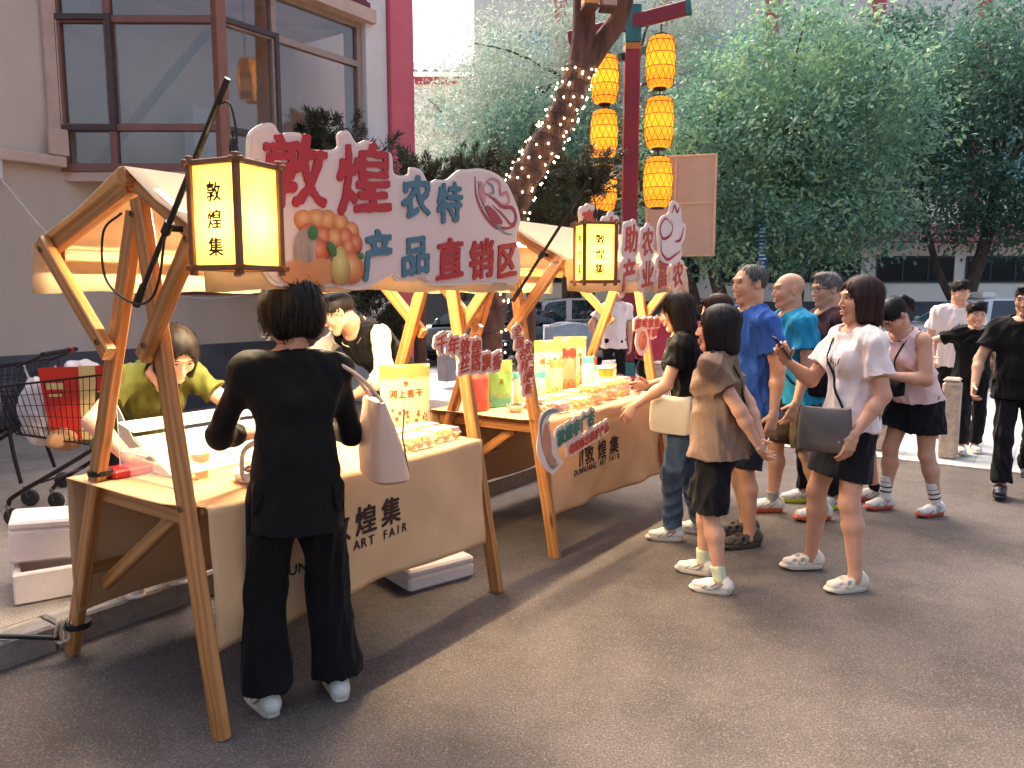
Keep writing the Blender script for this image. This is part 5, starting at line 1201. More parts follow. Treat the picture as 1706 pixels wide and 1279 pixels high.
def disc(t, x, z, rx, rz, mat, y, a=0, nm='fruit_print', n=20, pear=0):
    P = []
    for i in range(n):
        q = 2 * math.pi * i / n; px_, pz_ = rx * math.cos(q) * (1 - pear * (math.sin(q) + .2)), rz * math.sin(q); P.append((x + px_ * math.cos(a) - pz_ * math.sin(a), z + px_ * math.sin(a) + pz_ * math.cos(a)))
    mb = MB(); m = len(P); V = [(p, y, q) for p, q in P] + [(x + (p - x) * .55, y - .0016, z + (q - z) * .55) for p, q in P] + [(x, y - .002, z)]
    F = [(i, (i + 1) % m, m + (i + 1) % m, m + i) for i in range(m)] + [(m + i, m + (i + 1) % m, 2 * m) for i in range(m)]; mb.add(V, F); return mb.build(nm, mat, t, smooth=True)
y_ = -.1045
for i, (x, z, rx, rz, m_) in enumerate([(.36, 1.84, .05, .040, 0), (.42, 1.85, .055, .038, 0), (.47, 1.845, .045, .045, 0), (.53, 1.84, .042, .042, 0), (.585, 1.815, .038, .04, 0), (.38, 1.79, .05, .045, 1), (.445, 1.785, .048, .042, 1), (.50, 1.78, .045, .043, 0), (.55, 1.785, .042, .045, 1), (.60, 1.77, .036, .04, 1), (.565, 1.745, .045, .05, 1), (.42, 1.735, .05, .045, 1), (.36, 1.74, .055, .075, 4), (.33, 1.655, .10, .045, 5), (.42, 1.66, .075, .05, 5), (.575, 1.675, .062, .058, 0)]):
    disc(SG, x, z, rx, rz, FR[m_], y_ - i * .0007, a=.1 * (i % 3 - 1))
disc(SG, .515, 1.685, .05, .075, FR[2], y_ - .0125, pear=.3); disc(SG, .475, 1.745, .018, .03, FR[3], y_ - .0135, a=.5); disc(SG, .385, 1.80, .022, .026, FR[3], y_ - .0135); disc(SG, .62, 1.725, .016, .014, FR[3], y_ - .0135)
# ribbon scroll ornament at the upper right of the board
SCR = [M('scroll red', '#a93a42', rough=.5), M('scroll grey', '#7d8a86', rough=.5), M('scroll rose', '#c98080', rough=.5)]
def ribbon(t, pts, w_, mat, y, nm='scroll_print'):
    P = spline([(x, 0, z) for x, z in pts], 8); m = len(P); V = []
    for i in range(m):
        T = (P[min(i+1, m-1)] - P[max(i-1, 0)]).normalized(); nn = Vector((-T.z, 0, T.x)); k = w_ * (.25 + .75 * math.sin(math.pi * (i + .5) / m)); V += [(P[i].x + nn.x * k, y, P[i].z + nn.z * k), (P[i].x - nn.x * k, y, P[i].z - nn.z * k)]
    mb = MB(); mb.add(V, [(2*i, 2*i+1, 2*i+3, 2*i+2) for i in range(m - 1)]); return mb.build(nm, mat, t, fix=False)
for i, (pts, w_, k) in enumerate([([(1.36, 2.12), (1.37, 2.03), (1.43, 1.95), (1.52, 1.90), (1.62, 1.90), (1.69, 1.92)], .010, 0), ([(1.38, 2.10), (1.42, 2.0), (1.50, 1.93), (1.58, 1.88), (1.66, 1.87)], .008, 1), ([(1.41, 2.07), (1.48, 2.12), (1.55, 2.11), (1.56, 2.06), (1.61, 2.07), (1.63, 2.03), (1.58, 2.01), (1.50, 2.04)], .009, 2), ([(1.43, 2.05), (1.50, 2.03), (1.57, 2.0), (1.66, 2.0), (1.69, 1.95), (1.65, 1.92), (1.58, 1.96), (1.49, 2.0)], .009, 0), ([(1.45, 2.10), (1.49, 2.09), (1.50, 2.06), (1.46, 2.05)], .007, 1), ([(1.40, 2.10), (1.41, 2.05), (1.43, 2.0)], .022, 2), ([(1.44, 1.99), (1.50, 1.95), (1.57, 1.92)], .026, 0)]): ribbon(SG, pts, w_, SCR[k], -.1052 - i * .0006)
# second sign
SG2 = thing('sign_board', 'pale pink die-cut sign with outlined orange characters on the farther stall', 'sign', tuple(sd(S2, .03)), ANG)
IT2 = [('惠', .19, 1.98, .19, .20, 0, 0), ('农', .46, 1.95, .22, .22, 0, 0), ('助', .745, 1.93, .21, .20, 0, 0), ('农', .99, 1.925, .19, .20, 0, 0), ('产', .715, 1.70, .21, .23, 0, 0), ('业', 1.0, 1.715, .21, .20, 0, 0), ('富', 1.245, 1.73, .19, .24, 0, 0), ('农', 1.51, 1.72, .20, .20, 0, 0)]
def outlined(t, items, y, h=.004, r1=.040, r2=.027, r3=.0055, m1=None, m2=None, m3=None, extra=None):
    plate_obj('rim', outline_from(items, h, r1), .008, m1 or RIM, t, y=y); plate_obj('board', outline_from(items, h, r2), .003, m2 or PINKB, t, y=y - .0084); characters(t, items, y - .0118, [m3 or CORG], bold=r3, h=h * .7, rough=.0008, depth=.004)
GREYL = M('grey lilac band', '#a89590', rough=.6)
outlined(SG2, IT2, -.085, m2=PINKB, m3=CORG)
lp2 = smooth_loop([(1.16, 1.86), (1.12, 2.0), (1.18, 2.10), (1.30, 2.14), (1.34, 2.22), (1.44, 2.23), (1.52, 2.19), (1.55, 2.10), (1.62, 2.08), (1.60, 1.98), (1.55, 1.93), (1.56, 1.86), (1.48, 1.80), (1.30, 1.79), (1.20, 1.81)])
plate_obj('rim', [lp2], .006, RIM, SG2, y=-.0975)
for i, pts in enumerate([[(1.36, 2.06), (1.26, 2.10), (1.17, 2.03), (1.22, 1.96), (1.34, 1.99), (1.38, 2.05), (1.34, 2.10)], [(1.19, 1.97), (1.20, 1.87), (1.30, 1.82), (1.42, 1.85), (1.53, 1.89)], [(1.42, 1.95), (1.52, 1.97), (1.58, 2.06)], [(1.36, 2.14), (1.40, 2.20), (1.45, 2.16), (1.49, 2.20)]]): ribbon(SG2, pts, .011, CRED, -.1045 - i * .0006)
# signs on the posts
def small_sign(label, items, s, d, m2=None, **kw):
    t = thing('sign_board', label, 'sign', tuple(sd(s, d)), ANG, None); outlined(t, items, 0, **kw); return t
small_sign('small orange lettered sign on the near stall leg', [(c, -.36 + i * .092, 1.335 - .012 * i, .095, .10, 0, 0) for i, c in enumerate('千年敦煌')] + [(c, -.18 + i * .092, 1.225 - .003 * i, .09, .10, 0, 0) for i, c in enumerate('丝路飘香')], 1.72, .12, h=.0022, r1=.020, r2=.013, r3=.0022, m1=RIM, m3=CORG)
small_sign('narrow vertical lettered sign on the middle post', [(c, -.0 + i * .022, 1.375 - .068 * i, .085, .075, -8, 0) for i, c in enumerate('全国名特优新')] + [(c, .105 + i * .012, 1.27 - .07 * i, .08, .075, -8, 0) for i, c in enumerate('农产品')], S2 - .27, .13, h=.0024, r1=.018, r2=.012, r3=.0020, m3=CORG)
SG5 = small_sign('small round sign with a printed apricot on the far post', [(c, -.13 + i * .11, 1.36, .105, .075, 0, 0) for i, c in enumerate('甜蜜敦煌')] + [(c, .04 + i * .11, 1.285, .105, .07, 0, 0) for i, c in enumerate('杏福')], S2 + 1.44, .16, h=.0026, r1=.020, r2=.013, r3=.003, m3=CORG)
plate_obj('rim', [smooth_loop([(-.18, 1.22), (-.14, 1.32), (-.02, 1.33), (.05, 1.24), (.02, 1.15), (-.10, 1.13)])], .004, RIM, SG5, y=-.014); disc(SG5, -.06, 1.235, .07, .072, FR[0], -.0195); disc(SG5, -.045, 1.225, .038, .05, FR[1], -.0215)
SG6 = thing('sign_board', 'die-cut sign with green and orange lettering across the farther tablecloth', 'sign', tuple(sd(S2, .0)), ANG)
IT6 = [(c, -.06 + i * .088, .755 + .016 * i, .092, .105, 6, 1) for i, c in enumerate('敦煌李广杏')]; IT6b = [(c, .06 + i * .062, .665 + .0095 * i, .066, .07, 6, 0) for i, c in enumerate('地理标志保护产品')]
plate_obj('rim', outline_from(IT6 + IT6b, .003, .024), .006, RIM, SG6, y=-.03)
body = smooth_loop([(-.30, .80), (-.28, .90), (-.20, .935), (-.08, .93), (-.06, .90), (-.17, .895), (-.20, .84), (-.13, .76), (-.10, .68), (-.06, .63), (-.03, .60), (-.08, .58), (-.14, .545), (-.17, .56), (-.22, .59), (-.29, .66), (-.315, .73)])
plate_obj('rim', [body], .006, RIM, SG6, y=-.0365); characters(SG6, IT6, -.0435, [CORG, M('sign green', '#3f7464', rough=.5, var=.1)], bold=.0045, h=.0024, rough=.0006, depth=.003); characters(SG6, IT6b, -.0435, [CORG], bold=.0028, h=.002, rough=.0004, depth=.003)
plate_obj('ornament_print', [smooth_loop([(-.23, .86), (-.19, .81), (-.17, .75), (-.16, .67), (-.11, .62), (-.15, .58), (-.20, .62), (-.25, .70), (-.27, .76)])], .002, M('salmon print', '#c98a6c', rough=.5), SG6, y=-.043)
ribbon(SG6, [(-.27, .76), (-.275, .86), (-.21, .915), (-.10, .915)], .014, SCR[1], -.0436); ribbon(SG6, [(-.19, .70), (-.20, .64), (-.15, .59), (-.09, .60)], .010, SCR[1], -.0458)

# ---- hanging lanterns on black poles
PAPER = None
def lantern_paper():
    N = NT('lantern paper'); t = N.n('ShaderNodeBsdfTranslucent'); t.inputs[0].default_value = (1.0, .76, .20, 1); d = N.n('ShaderNodeBsdfDiffuse'); d.inputs[0].default_value = (.8, .62, .26, 1); mx = N.n('ShaderNodeMixShader'); mx.inputs[0].default_value = .7
    e = N.n('ShaderNodeEmission'); e.inputs[0].default_value = (1.0, .66, .06, 1); e.inputs[1].default_value = .32; ad = N.n('ShaderNodeAddShader')
    N.l(d.outputs[0], mx.inputs[1]); N.l(t.outputs[0], mx.inputs[2]); N.l(mx.outputs[0], ad.inputs[0]); N.l(e.outputs[0], ad.inputs[1]); N.l(ad.outputs[0], N.out.inputs[0]); return N.m
PAPER = lantern_paper(); MLWOOD = M('lantern wood', '#7a4a2c', rough=.5, var=.2, vscale=20)
def lantern(label, loc, rz, side=.175, h_=.30, P=1.3):
    t = thing('square_lantern', label, 'lantern', loc, rz, 'square paper lanterns on black poles'); a = side / 2
    for sx in (-1, 1):
        for sy in (-1, 1): mb = MB(); mb.bbox(sx * a - .009, sx * a + .009, sy * a - .009, sy * a + .009, -.022, h_ + .02, c=.002); mb.build('post', MLWOOD, t)
    for z in (0, h_):
        for s_ in (-1, 1):
            mb = MB(); mb.bbox(-a - .026, a + .026, s_ * a - .0075, s_ * a + .0075, z - .008, z + .008, c=.002); mb.build('rail', MLWOOD, t); mb = MB(); mb.bbox(s_ * a - .0072, s_ * a + .0072, -a - .024, a + .024, z - .0077, z + .0077, c=.002); mb.build('rail', MLWOOD, t)
    for k in range(4):
        c_, s_ = math.cos(k * math.pi / 2), math.sin(k * math.pi / 2); q = a - .002; w_ = a - .010
        V = [(-w_ * c_ + q * s_, -w_ * s_ - q * c_, .009), (w_ * c_ + q * s_, w_ * s_ - q * c_, .009), (w_ * c_ + q * s_, w_ * s_ - q * c_, h_ - .009), (-w_ * c_ + q * s_, -w_ * s_ - q * c_, h_ - .009)]
        p = mesh_obj('paper_panel', V, [(0, 1, 2, 3)], PAPER, t)
        l = Lettering(); l.put('敦煌集', 0, h_ * .72, .058, adv=.078, vert=True); D, lo = l.field(.0011, 4); VV, FF = plate(contours(D, lo, .0011, .0016), .0004)
        Wv = np.array([(x * c_ - (-(q + .0012) + y) * s_, x * s_ + (-(q + .0012) + y) * c_, z) for x, y, z in VV])
        if k in (0, 3): mesh_obj('character', Wv, FF, M('lantern ink', '#4a2a10', rough=.8), p)
    mb = MB(); mb.tube([(0, 0, h_ + .012), (0, 0, h_ + .10)], .004, 6); mb.lathe([(.012, h_ + .03), (.014, h_ + .05), (.010, h_ + .075), (.005, h_ + .08)], 10); mb.bar((-a, 0, h_ + .006), (a, 0, h_ + .006), .016, .01, up=(0, 0, 1), c=.001); mb.build('hanger', M('black iron', '#1c1a19', rough=.5), t, smooth='auto')
    mb = MB(); mb.sphere((0, 0, h_ * .42), .016, 12, 8); mb.build('bulb', emis('lantern bulb', (1, .82, .45), 18, sample=False), t, smooth=True)
    ld = bpy.data.lights.new('lantern_light', 'POINT'); ld.energy = P; ld.color = (1, .80, .42); ld.shadow_soft_size = .025; lo_ = bpy.data.objects.new('lantern_light', ld); COL.objects.link(lo_); lo_.parent = t; lo_.location = (0, 0, h_ * .42)
    return t
MBLK = M('black plastic', '#141414', rough=.45)
def pole(label, s0, dd=0.0, tip=(-.315, 2.205)):
    t = thing('lantern_pole', label, 'pole', tuple(sd(s0, dd)), ANG, 'black poles carrying the square lanterns'); x = -.085
    a, b = Vector((x, .24, 1.555)), Vector((x, tip[0], tip[1])); mb = MB(); mb.tube([a, b], .0095, 8); mb.build('rod', MBLK, t, smooth='auto')
    u = (b - a).normalized(); mb = MB(); mb.tube([a - u * .02, a + u * .07], .014, 8); mb.build('ferrule', MBLK, t, smooth='auto'); mb = MB(); c = a + u * .31; mb.tube([c - u * .02, c + u * .025], .016, 8); mb.bar(c, c + Vector((.05, 0, 0)), .02, .02, c=.002); mb.build('clamp', MBLK, t, smooth='auto')
    mb = MB(); e = b - u * .09; mb.tube(spline([e, e + Vector((0, -.06, .0)), e + Vector((0, -.085, -.06)), e + Vector((0, -.09, -.12))], 5), .0035, 6); mb.build('hook', M('black iron', '#1c1a19'), t, smooth=True); return t, e
p1, e1 = pole('black pole clamped to the nearer stall frame holding the big lantern', 0.0)
mb = MB(); mb.tube(spline([(-.06, .36, 1.86), (-.075, .46, 1.80), (-.09, .44, 1.64), (-.095, .30, 1.56), (-.1, .16, 1.55), (-.1, .08, 1.62), (-.095, .04, 1.76)], 8), .0045, 6); c_ = mb.build('cable', MBLK, None, smooth=True, loc=tuple(sd(0, 0)), rot=(0, 0, ANG)); tag(c_, 'black lamp cable looped round the nearer stall gable', 'cable')
lantern('large glowing square lantern beside the big pink sign', tuple(sd(-.085, -.33, 1.655)), R(-24), P=1.3)
p2, e2 = pole('black pole clamped to the farther stall frame holding the small lantern', S2, .03, tip=(-.26, 2.20))
lantern('glowing square lantern in front of the outlined pink sign', tuple(sd(S2 - .085, -.265, 1.645)), R(12), P=1.3, h_=.31)
# white lead strapped down the rear leg, with a coil at the foot
mb = MB(); mb.tube(spline([(.012, .46, 1.75), (.012, .575, 1.4), (.010, .735, 1.0), (.012, .845, .72), (.010, .945, .45), (-.005, 1.05, .18), (-.02, 1.075, .12)], 6), .006, 6); c_ = mb.build('cable', M('cream lead', '#d8c0a4', rough=.6), None, smooth=True, loc=tuple(sd(0, 0)), rot=(0, 0, ANG)); tag(c_, 'pale lead running down the rear leg of the nearer stall', 'cable')
mb = MB()
for k in range(5): mb.tube([(-.05 + .012 * k + .025 * math.cos(a) * (1 if k % 2 else .7), 1.085 + .012 * math.sin(a * 2), .13 + .055 * math.sin(a)) for a in [i * math.pi / 6 for i in range(13)]], .0035, 5)
c_ = mb.build('cable_coil', M('cream lead', '#d8c0a4'), None, smooth=True, loc=tuple(sd(0, 0)), rot=(0, 0, ANG)); tag(c_, 'small coil of pale lead tied at the foot of the rear leg', 'cable')
mb = MB(); mb.lathe([(.052, -.012), (.052, .012)], 12); c_ = mb.build('strap', MBLK, None, loc=tuple(sd(0.02, 1.06, .145)), rot=(0, 0, ANG)); tag(c_, 'black strap round the foot of the rear stall leg', 'strap')
mb = MB(); mb.lathe([(.048, -.010), (.048, .010)], 12); c_ = mb.build('strap', MBLK, None, loc=tuple(sd(0.02, .785, .86)), rot=(0, 0, ANG)); tag(c_, 'black strap round the rear stall leg at table height', 'strap')
mb = MB(); mb.tube(spline([(-.05, 1.09, .1), (-.2, 1.2, .135), (-.32, 1.35, .135), (-.5, 1.5, .14), (-.6, 1.72, .14), (-.45, 1.85, .14), (-.6, 2.1, .14), (-1.1, 2.2, .14)], 8), .011, 7); c_ = mb.build('cable', MBLK, None, smooth=True, loc=tuple(sd(0, 0)), rot=(0, 0, ANG)); tag(c_, 'thick black mains cable lying on the pavement at the left edge', 'cable')
# ------------------------------------------------------------------ goods on the tables
MCLAM = clear_plastic('clear clamshell', alpha=.10, rough=.08); MACR = clear_plastic('acrylic sheet', alpha=.07, rough=.03, tint=(.97, .99, .98)); MACRE = M('acrylic edge', '#e9efe6', rough=.1, var=.02)
AP_A = M('apricot skin', '#e0a83c', rough=.5, var=.15, vscale=20, hue='#d98a34', bump=.1, bscale=200); AP_B = M('red fruit skin', '#c4472a', rough=.4, var=.2, vscale=20, hue='#d96a35'); AP_C = M('dried date', '#5a2a1c', rough=.5, var=.25, vscale=40, bump=.6, bscale=120)
rg = random.Random(5)
def clamshell(label, s, d, rot=0, z=.827, fruit=AP_A, group='clear boxes of apricots', sx=.18, sy=.125, hh=.066, cat='fruit box'):
    t = thing('fruit_box', label, cat, tuple(sd(s, d, z)), ANG + R(rot), group); a, b = sx / 2, sy / 2
    mb = MB(); n = 40; V = []; F = []
    for k, (q, zz) in enumerate([(.86, .001), (.90, .006), (1.0, hh * .55), (1.06, hh * .56), (1.06, hh * .62), (.99, hh * .63), (.93, hh)]):
        for i in range(n):
            u = i / n * 4; sidei = int(u); f = u - sidei
            P = [(-1 + 2 * f, -1), (1, -1 + 2 * f), (1 - 2 * f, 1), (-1, 1 - 2 * f)][sidei]
            rb = 1 + (.022 * (1 if i % 2 else -1) if k < 3 and k > 0 else 0)
            V.append((P[0] * a * q * rb, P[1] * b * q * rb, zz))
    for k in range(6):
        for i in range(n): j = (i + 1) % n; F.append((k * n + i, k * n + j, (k + 1) * n + j, (k + 1) * n + i))
    F.append(tuple(range(n - 1, -1, -1))); F.append(tuple(range(6 * n, 7 * n))); mb.add(V, F); mb.build('plastic_box', MCLAM, t, fix=False)
    i = 0
    for k in range(5):
        for j in range(3):
            x = -a * .78 + k * a * 1.56 / 4 + rg.uniform(-.004, .004); y = -b * .66 + j * b * .66 + rg.uniform(-.004, .004); r = rg.uniform(.0165, .0195); mb = MB(); mb.sphere((0, 0, 0), (r, r * .95, r * 1.02), 9, 6); o = mb.build('apricot' if fruit is AP_A else 'fruit', fruit, t, smooth=True, loc=(x, y, .022 + (.014 if (k + j) % 2 else 0)))
    return t
for i, (s, d, r, lb) in enumerate([(1.24, .19, 4, 'clear apricot box at the front of the nearer table beside the handbag'), (1.47, .22, -3, 'clear apricot box at the right front corner of the nearer table'), (1.28, .36, 5, 'clear apricot box in the second row of the nearer table, left'), (1.50, .38, -6, 'clear apricot box in the second row of the nearer table, right'), (1.05, .22, 8, 'clear apricot box half hidden by the handbag on the nearer table')]): clamshell(lb, s, d, r)
for i, (s, d, r, z, f, lb) in enumerate([(2.62, .22, 5, .827, AP_B, 'clear box of red fruit at the front of the farther table'), (2.88, .22, -4, .827, AP_A, 'clear fruit box next to the red fruit on the farther table'), (3.10, .24, 6, .827, AP_A, 'clear fruit box in the middle front of the farther table'), (3.10, .245, 3, .894, AP_A, 'clear fruit box on top of the middle front box'), (3.35, .27, -5, .827, AP_A, 'lower clear fruit box right of the middle on the farther table'), (3.35, .275, -2, .894, AP_A, 'upper clear fruit box right of the middle on the farther table'), (3.62, .30, 4, .827, AP_A, 'lower clear fruit box at the far right of the farther table'), (3.62, .305, 0, .894, AP_A, 'upper clear fruit box at the far right of the farther table'), (2.95, .42, 0, .827, AP_A, 'clear fruit box behind the front row of the farther table'), (3.22, .46, 7, .827, AP_A, 'clear fruit box in front of the small white packets'), (2.70, .44, 4, .827, AP_B, 'clear box of red fruit behind the front row')]): clamshell(lb, s, d, r, z, f, 'clear boxes of fruit on the farther table')
t = thing('fruit_tub', 'round tub with a white lid on the farther table', 'tub', tuple(sd(3.60, .40, .827)), 0); mb = MB(); mb.lathe([(.052, .0), (.058, .06), (.066, .062)], 20); mb.build('tub', M('yellow tub', '#e0b23a', rough=.4, var=.2, vscale=20, hue='#d98a34'), t, smooth='auto'); mb = MB(); mb.lathe([(.072, .062), (.074, .07), (.072, .078), (.05, .080)], 24); mb.build('lid', M('white lid', '#e8e4d8', rough=.3), t, smooth='auto'); t.location.z = .962
t = thing('price_card', 'small pink folded price card on the far end of the farther table', 'card', tuple(sd(3.72, .20, .827)), ANG + R(8)); mb = MB(); mb.prism([(-.02, 0), (.02, 0), (.003, .12), (-.003, .12)], -.045, .045, plane='yz'); mb.build('card', M('pink card', '#dba898', rough=.6), t)
for s, d, lb in ((2.50, .46, 'steel bowl of dried seeds left on the farther table'), (2.60, .36, 'steel bowl of dried seeds nearer the middle post')):
    t = thing('bowl', lb, 'bowl', tuple(sd(s, d, .827)), 0, 'bowls of dried seeds'); mb = MB(); mb.lathe([(.03, .0), (.045, .012), (.058, .045), (.055, .045), (.042, .016), (.0, .012)], 20, closed=False); mb.build('bowl', M('pale enamel', '#c9bfae', rough=.3, var=.05), t, smooth=True); mb = MB()
    for k in range(40): a = rg.uniform(0, 6.3); r = .046 * rg.random() ** .5; mb.sphere((r * math.cos(a), r * math.sin(a), .036 + rg.uniform(0, .01)), .007, 6, 4)
    struct(mb.build('seeds', AP_C if s > 2.55 else M('dark seed', '#3c3a22', rough=.6, var=.4, vscale=90), t, smooth=True), 'stuff')
# pouches: stand-up bags, puffed and sealed at the top
def pouch_mat(name, top, mid, low, spots, scale=9.0):
    """flat print: top band, pale field, fruit picture at the foot"""
    N = NT(name); b = N.n('ShaderNodeBsdfPrincipled'); tc = N.n('ShaderNodeTexCoord'); sx = N.n('ShaderNodeSeparateXYZ'); N.l(tc.outputs['Generated'], sx.inputs[0])
    nz = N.n('ShaderNodeTexNoise'); nz.inputs['Scale'].default_value = 3.5; N.l(tc.outputs['Generated'], nz.inputs['Vector']); ad = N.n('ShaderNodeMath', operation='MULTIPLY_ADD'); ad.inputs[1].default_value = .22; N.l(nz.outputs['Fac'], ad.inputs[0]); N.l(sx.outputs['Z'], ad.inputs[2])
    cr = N.n('ShaderNodeValToRGB'); cr.color_ramp.interpolation = 'LINEAR'; el = cr.color_ramp.elements
    for p_, c in ((.0, low), (.30, low), (.42, mid), (.86, mid), (.93, top), (1.0, top)):
        if p_ == 0: e = el[0]
        elif p_ == 1.0: e = el[len(el) - 1]
        else: e = el.new(p_)
        e.position = p_; e.color = (*lin(c), 1)
    N.l(ad.outputs[0], cr.inputs[0])
    vo = N.n('ShaderNodeTexVoronoi'); vo.inputs['Scale'].default_value = scale; N.l(tc.outputs['Generated'], vo.inputs['Vector']); lt = N.n('ShaderNodeMath', operation='LESS_THAN'); lt.inputs[1].default_value = .30; N.l(vo.outputs['Distance'], lt.inputs[0])
    lw = N.n('ShaderNodeMath', operation='LESS_THAN'); lw.inputs[1].default_value = .42; N.l(ad.outputs[0], lw.inputs[0]); mu = N.n('ShaderNodeMath', operation='MULTIPLY'); N.l(lt.outputs[0], mu.inputs[0]); N.l(lw.outputs[0], mu.inputs[1])
    mx = N.n('ShaderNodeMix', data_type='RGBA'); N.l(mu.outputs[0], mx.inputs['Factor']); N.l(cr.outputs[0], mx.inputs['A']); mx.inputs['B'].default_value = (*lin(spots), 1)
    N.l(mx.outputs['Result'], b.inputs['Base Color']); b.inputs['Roughness'].default_value = .28; N.l(b.outputs[0], N.out.inputs[0]); return N.m
def pouch(label, s, d, w_, h_, mats, rot=0, text=None, group='snack pouches on the farther table', z=.827, dep=.05, ink='#8a4a1c', band=None):
    t = thing('snack_pouch', label, 'pouch', tuple(sd(s, d, z)), ANG + R(rot), group); nu, nv = 12, 14; V = []; F = []
    for sgn in (-1, 1):
        for j in range(nv + 1):
            v = j / nv
            for i in range(nu + 1):
                u = i / nu * 2 - 1; th = dep * (1 - u * u) ** .6 * (1 - v ** 2.2) ** .8 * (1 if v > .06 else .85); hw = w_ / 2 * (1 - .05 * math.sin(math.pi * v))
                V.append((u * hw, sgn * (th / 2 + .0008) + .004 * math.sin(u * 5 + v * 9) * v, v * h_ + .008 * (1 - u * u) * v * 0))
    m = (nu + 1) * (nv + 1)
    for q in (0, 1):
        for j in range(nv):
            for i in range(nu):
                a = q * m + j * (nu + 1) + i; F.append((a, a + 1, a + nu + 2, a + nu + 1) if q == 0 else (a, a + nu + 1, a + nu + 2, a + 1))
    o = mesh_obj('bag', V, F, mats, t, smooth=True)
    mb = MB(); mb.bar((-w_ / 2 * .98, 0, h_ * .985), (w_ / 2 * .98, 0, h_ * .985), .004, h_ * .05, up=(0, 0, 1), c=.001); mb.build('seal', band or mats, t)
    if text:
        for (tx, zz, sz, adv) in text:
            l = Lettering(); l.put(tx, -adv * (len(tx) - 1) / 2, h_ * zz, sz, adv=adv); D, lo = l.field(.0018, 4); VV, FF = plate(contours(D, lo, .0018, .0022), .0006)
            if len(VV):
                yy = [-(dep * (1 - min(.98, (p[0] / (w_ / 2)) ** 2)) ** .6 * (1 - (p[2] / h_) ** 2.2) ** .8) / 2 - .0042 for p in VV]; VV = np.array([(p[0], y + p[1], p[2]) for p, y in zip(VV, yy)]); mesh_obj('printed_lettering', VV, FF, M('ink' + ink, ink, rough=.7), t)
    return t
PO = pouch_mat('orange pouch print', '#c58a4c', '#e6d0a0', '#e2b46a', '#c8623a'); PR = pouch_mat('red pouch print', '#c8342a', '#d98a66', '#d35c34', '#7a2c1c', 7); PT = pouch_mat('teal pouch print', '#4fae9a', '#e8e2c8', '#d9d6a8', '#7aa64a'); PG = pouch_mat('green pouch print', '#e3c36a', '#8cc46a', '#4fa08c', '#d98a34', 6); PFL = pouch_mat('floral pouch print', '#d9907a', '#c9574a', '#a83c34', '#2f5a34', 12); PY = pouch_mat('yellow pouch print', '#cf9450', '#eedca6', '#ecd79a', '#c8563a', 8); PL = pouch_mat('lilac pouch print', '#8a86a8', '#e0dcd0', '#d8d0b8', '#b49a4a')
pouch('large yellow apricot pouch on the nearer table by the handbag', 1.62, .60, .30, .36, PY, -28, [('河上杏干', .56, .05, .05), ('杏', .72, .03, .03)], group=None)
pouch('large orange pouch with a flat top, left of the tall pair', 3.42, .78, .30, .40, PO, -25, [('河上杏干', .62, .05, .055)])
pouch('large orange pouch with a flat top, right of the tall pair', 3.74, .80, .30, .41, PO, -30, [('河上杏干', .64, .05, .055)])
pouch('slender red and white pouch between the orange pouches', 3.50, .66, .13, .34, PR, -25); pouch('red pouch leaning at the right of the orange pouches', 3.86, .70, .16, .24, PR, -30)
pouch('small teal topped pouch beside the middle post', 2.98, .60, .14, .21, PT, -20); pouch('slim orange pouch in front of the tall left pouch', 3.25, .62, .12, .27, PO, -25); pouch('small teal pouch in front of the red pouch', 3.68, .60, .12, .27, PT, -25)
pouch('small green topped packet at the right of the row', 3.74, .52, .13, .20, PT, -28); pouch('small pale packet right of the green topped packet', 3.88, .50, .09, .20, PY, -30); pouch('small lilac topped packet at the end of the row', 3.98, .58, .13, .22, PL, -30)
pouch('green bordered pouch with a yellow window behind the post', 2.60, .66, .20, .31, PG, -22, [('天', .55, .04, .04)]); pouch('red floral pouch behind the leg of the nearer stall', 2.36, .66, .18, .27, PFL, -15); pouch('thin blue edged pouch beside the middle post', 2.80, .64, .10, .22, PT, -20)
# acrylic display case and the tasting things on the nearer table
t = thing('acrylic_case', 'clear acrylic food guard on the left of the nearer table', 'display case', tuple(sd(.12, .40, .827)), ANG)
def sheet(nm, pts, parent, th=.004):
    a, b, c = Vector(pts[0]), Vector(pts[1]), Vector(pts[2]); n = (b - a).cross(c - a).normalized() * th / 2; m = len(pts); V = [Vector(p) - n for p in pts] + [Vector(p) + n for p in pts]
    mb = MB(); mb.add(V, [tuple(range(m - 1, -1, -1)), tuple(range(m, 2 * m))] + [(i, (i + 1) % m, m + (i + 1) % m, m + i) for i in range(m)]); o = mb.build(nm, MACR, parent)
    e = MB()
    for i in range(m): e.tube([pts[i], pts[(i + 1) % m]], .0016, 4)
    e.build('edge', MACRE, o); return o
for x in (0, .82): sheet('side_panel', [(x, .0, 0), (x, .42, 0), (x, .42, .30), (x, .30, .16), (x, .0, .03)], t)
sheet('sloping_panel', [(.0, .02, .045), (.82, .02, .045), (.82, .30, .17), (.0, .30, .17)], t); sheet('shelf', [(.0, .22, .10), (.82, .22, .10), (.82, .42, .10), (.0, .42, .10)], t); sheet('top_panel', [(.0, .30, .19), (.82, .30, .19), (.82, .42, .22), (.0, .42, .22)], t)
mb = MB(); mb.box(.36, .44, .292, .2935, .19, .23); mb.build('paper_tag', M('white paper', '#f0ece4', rough=.7), t)
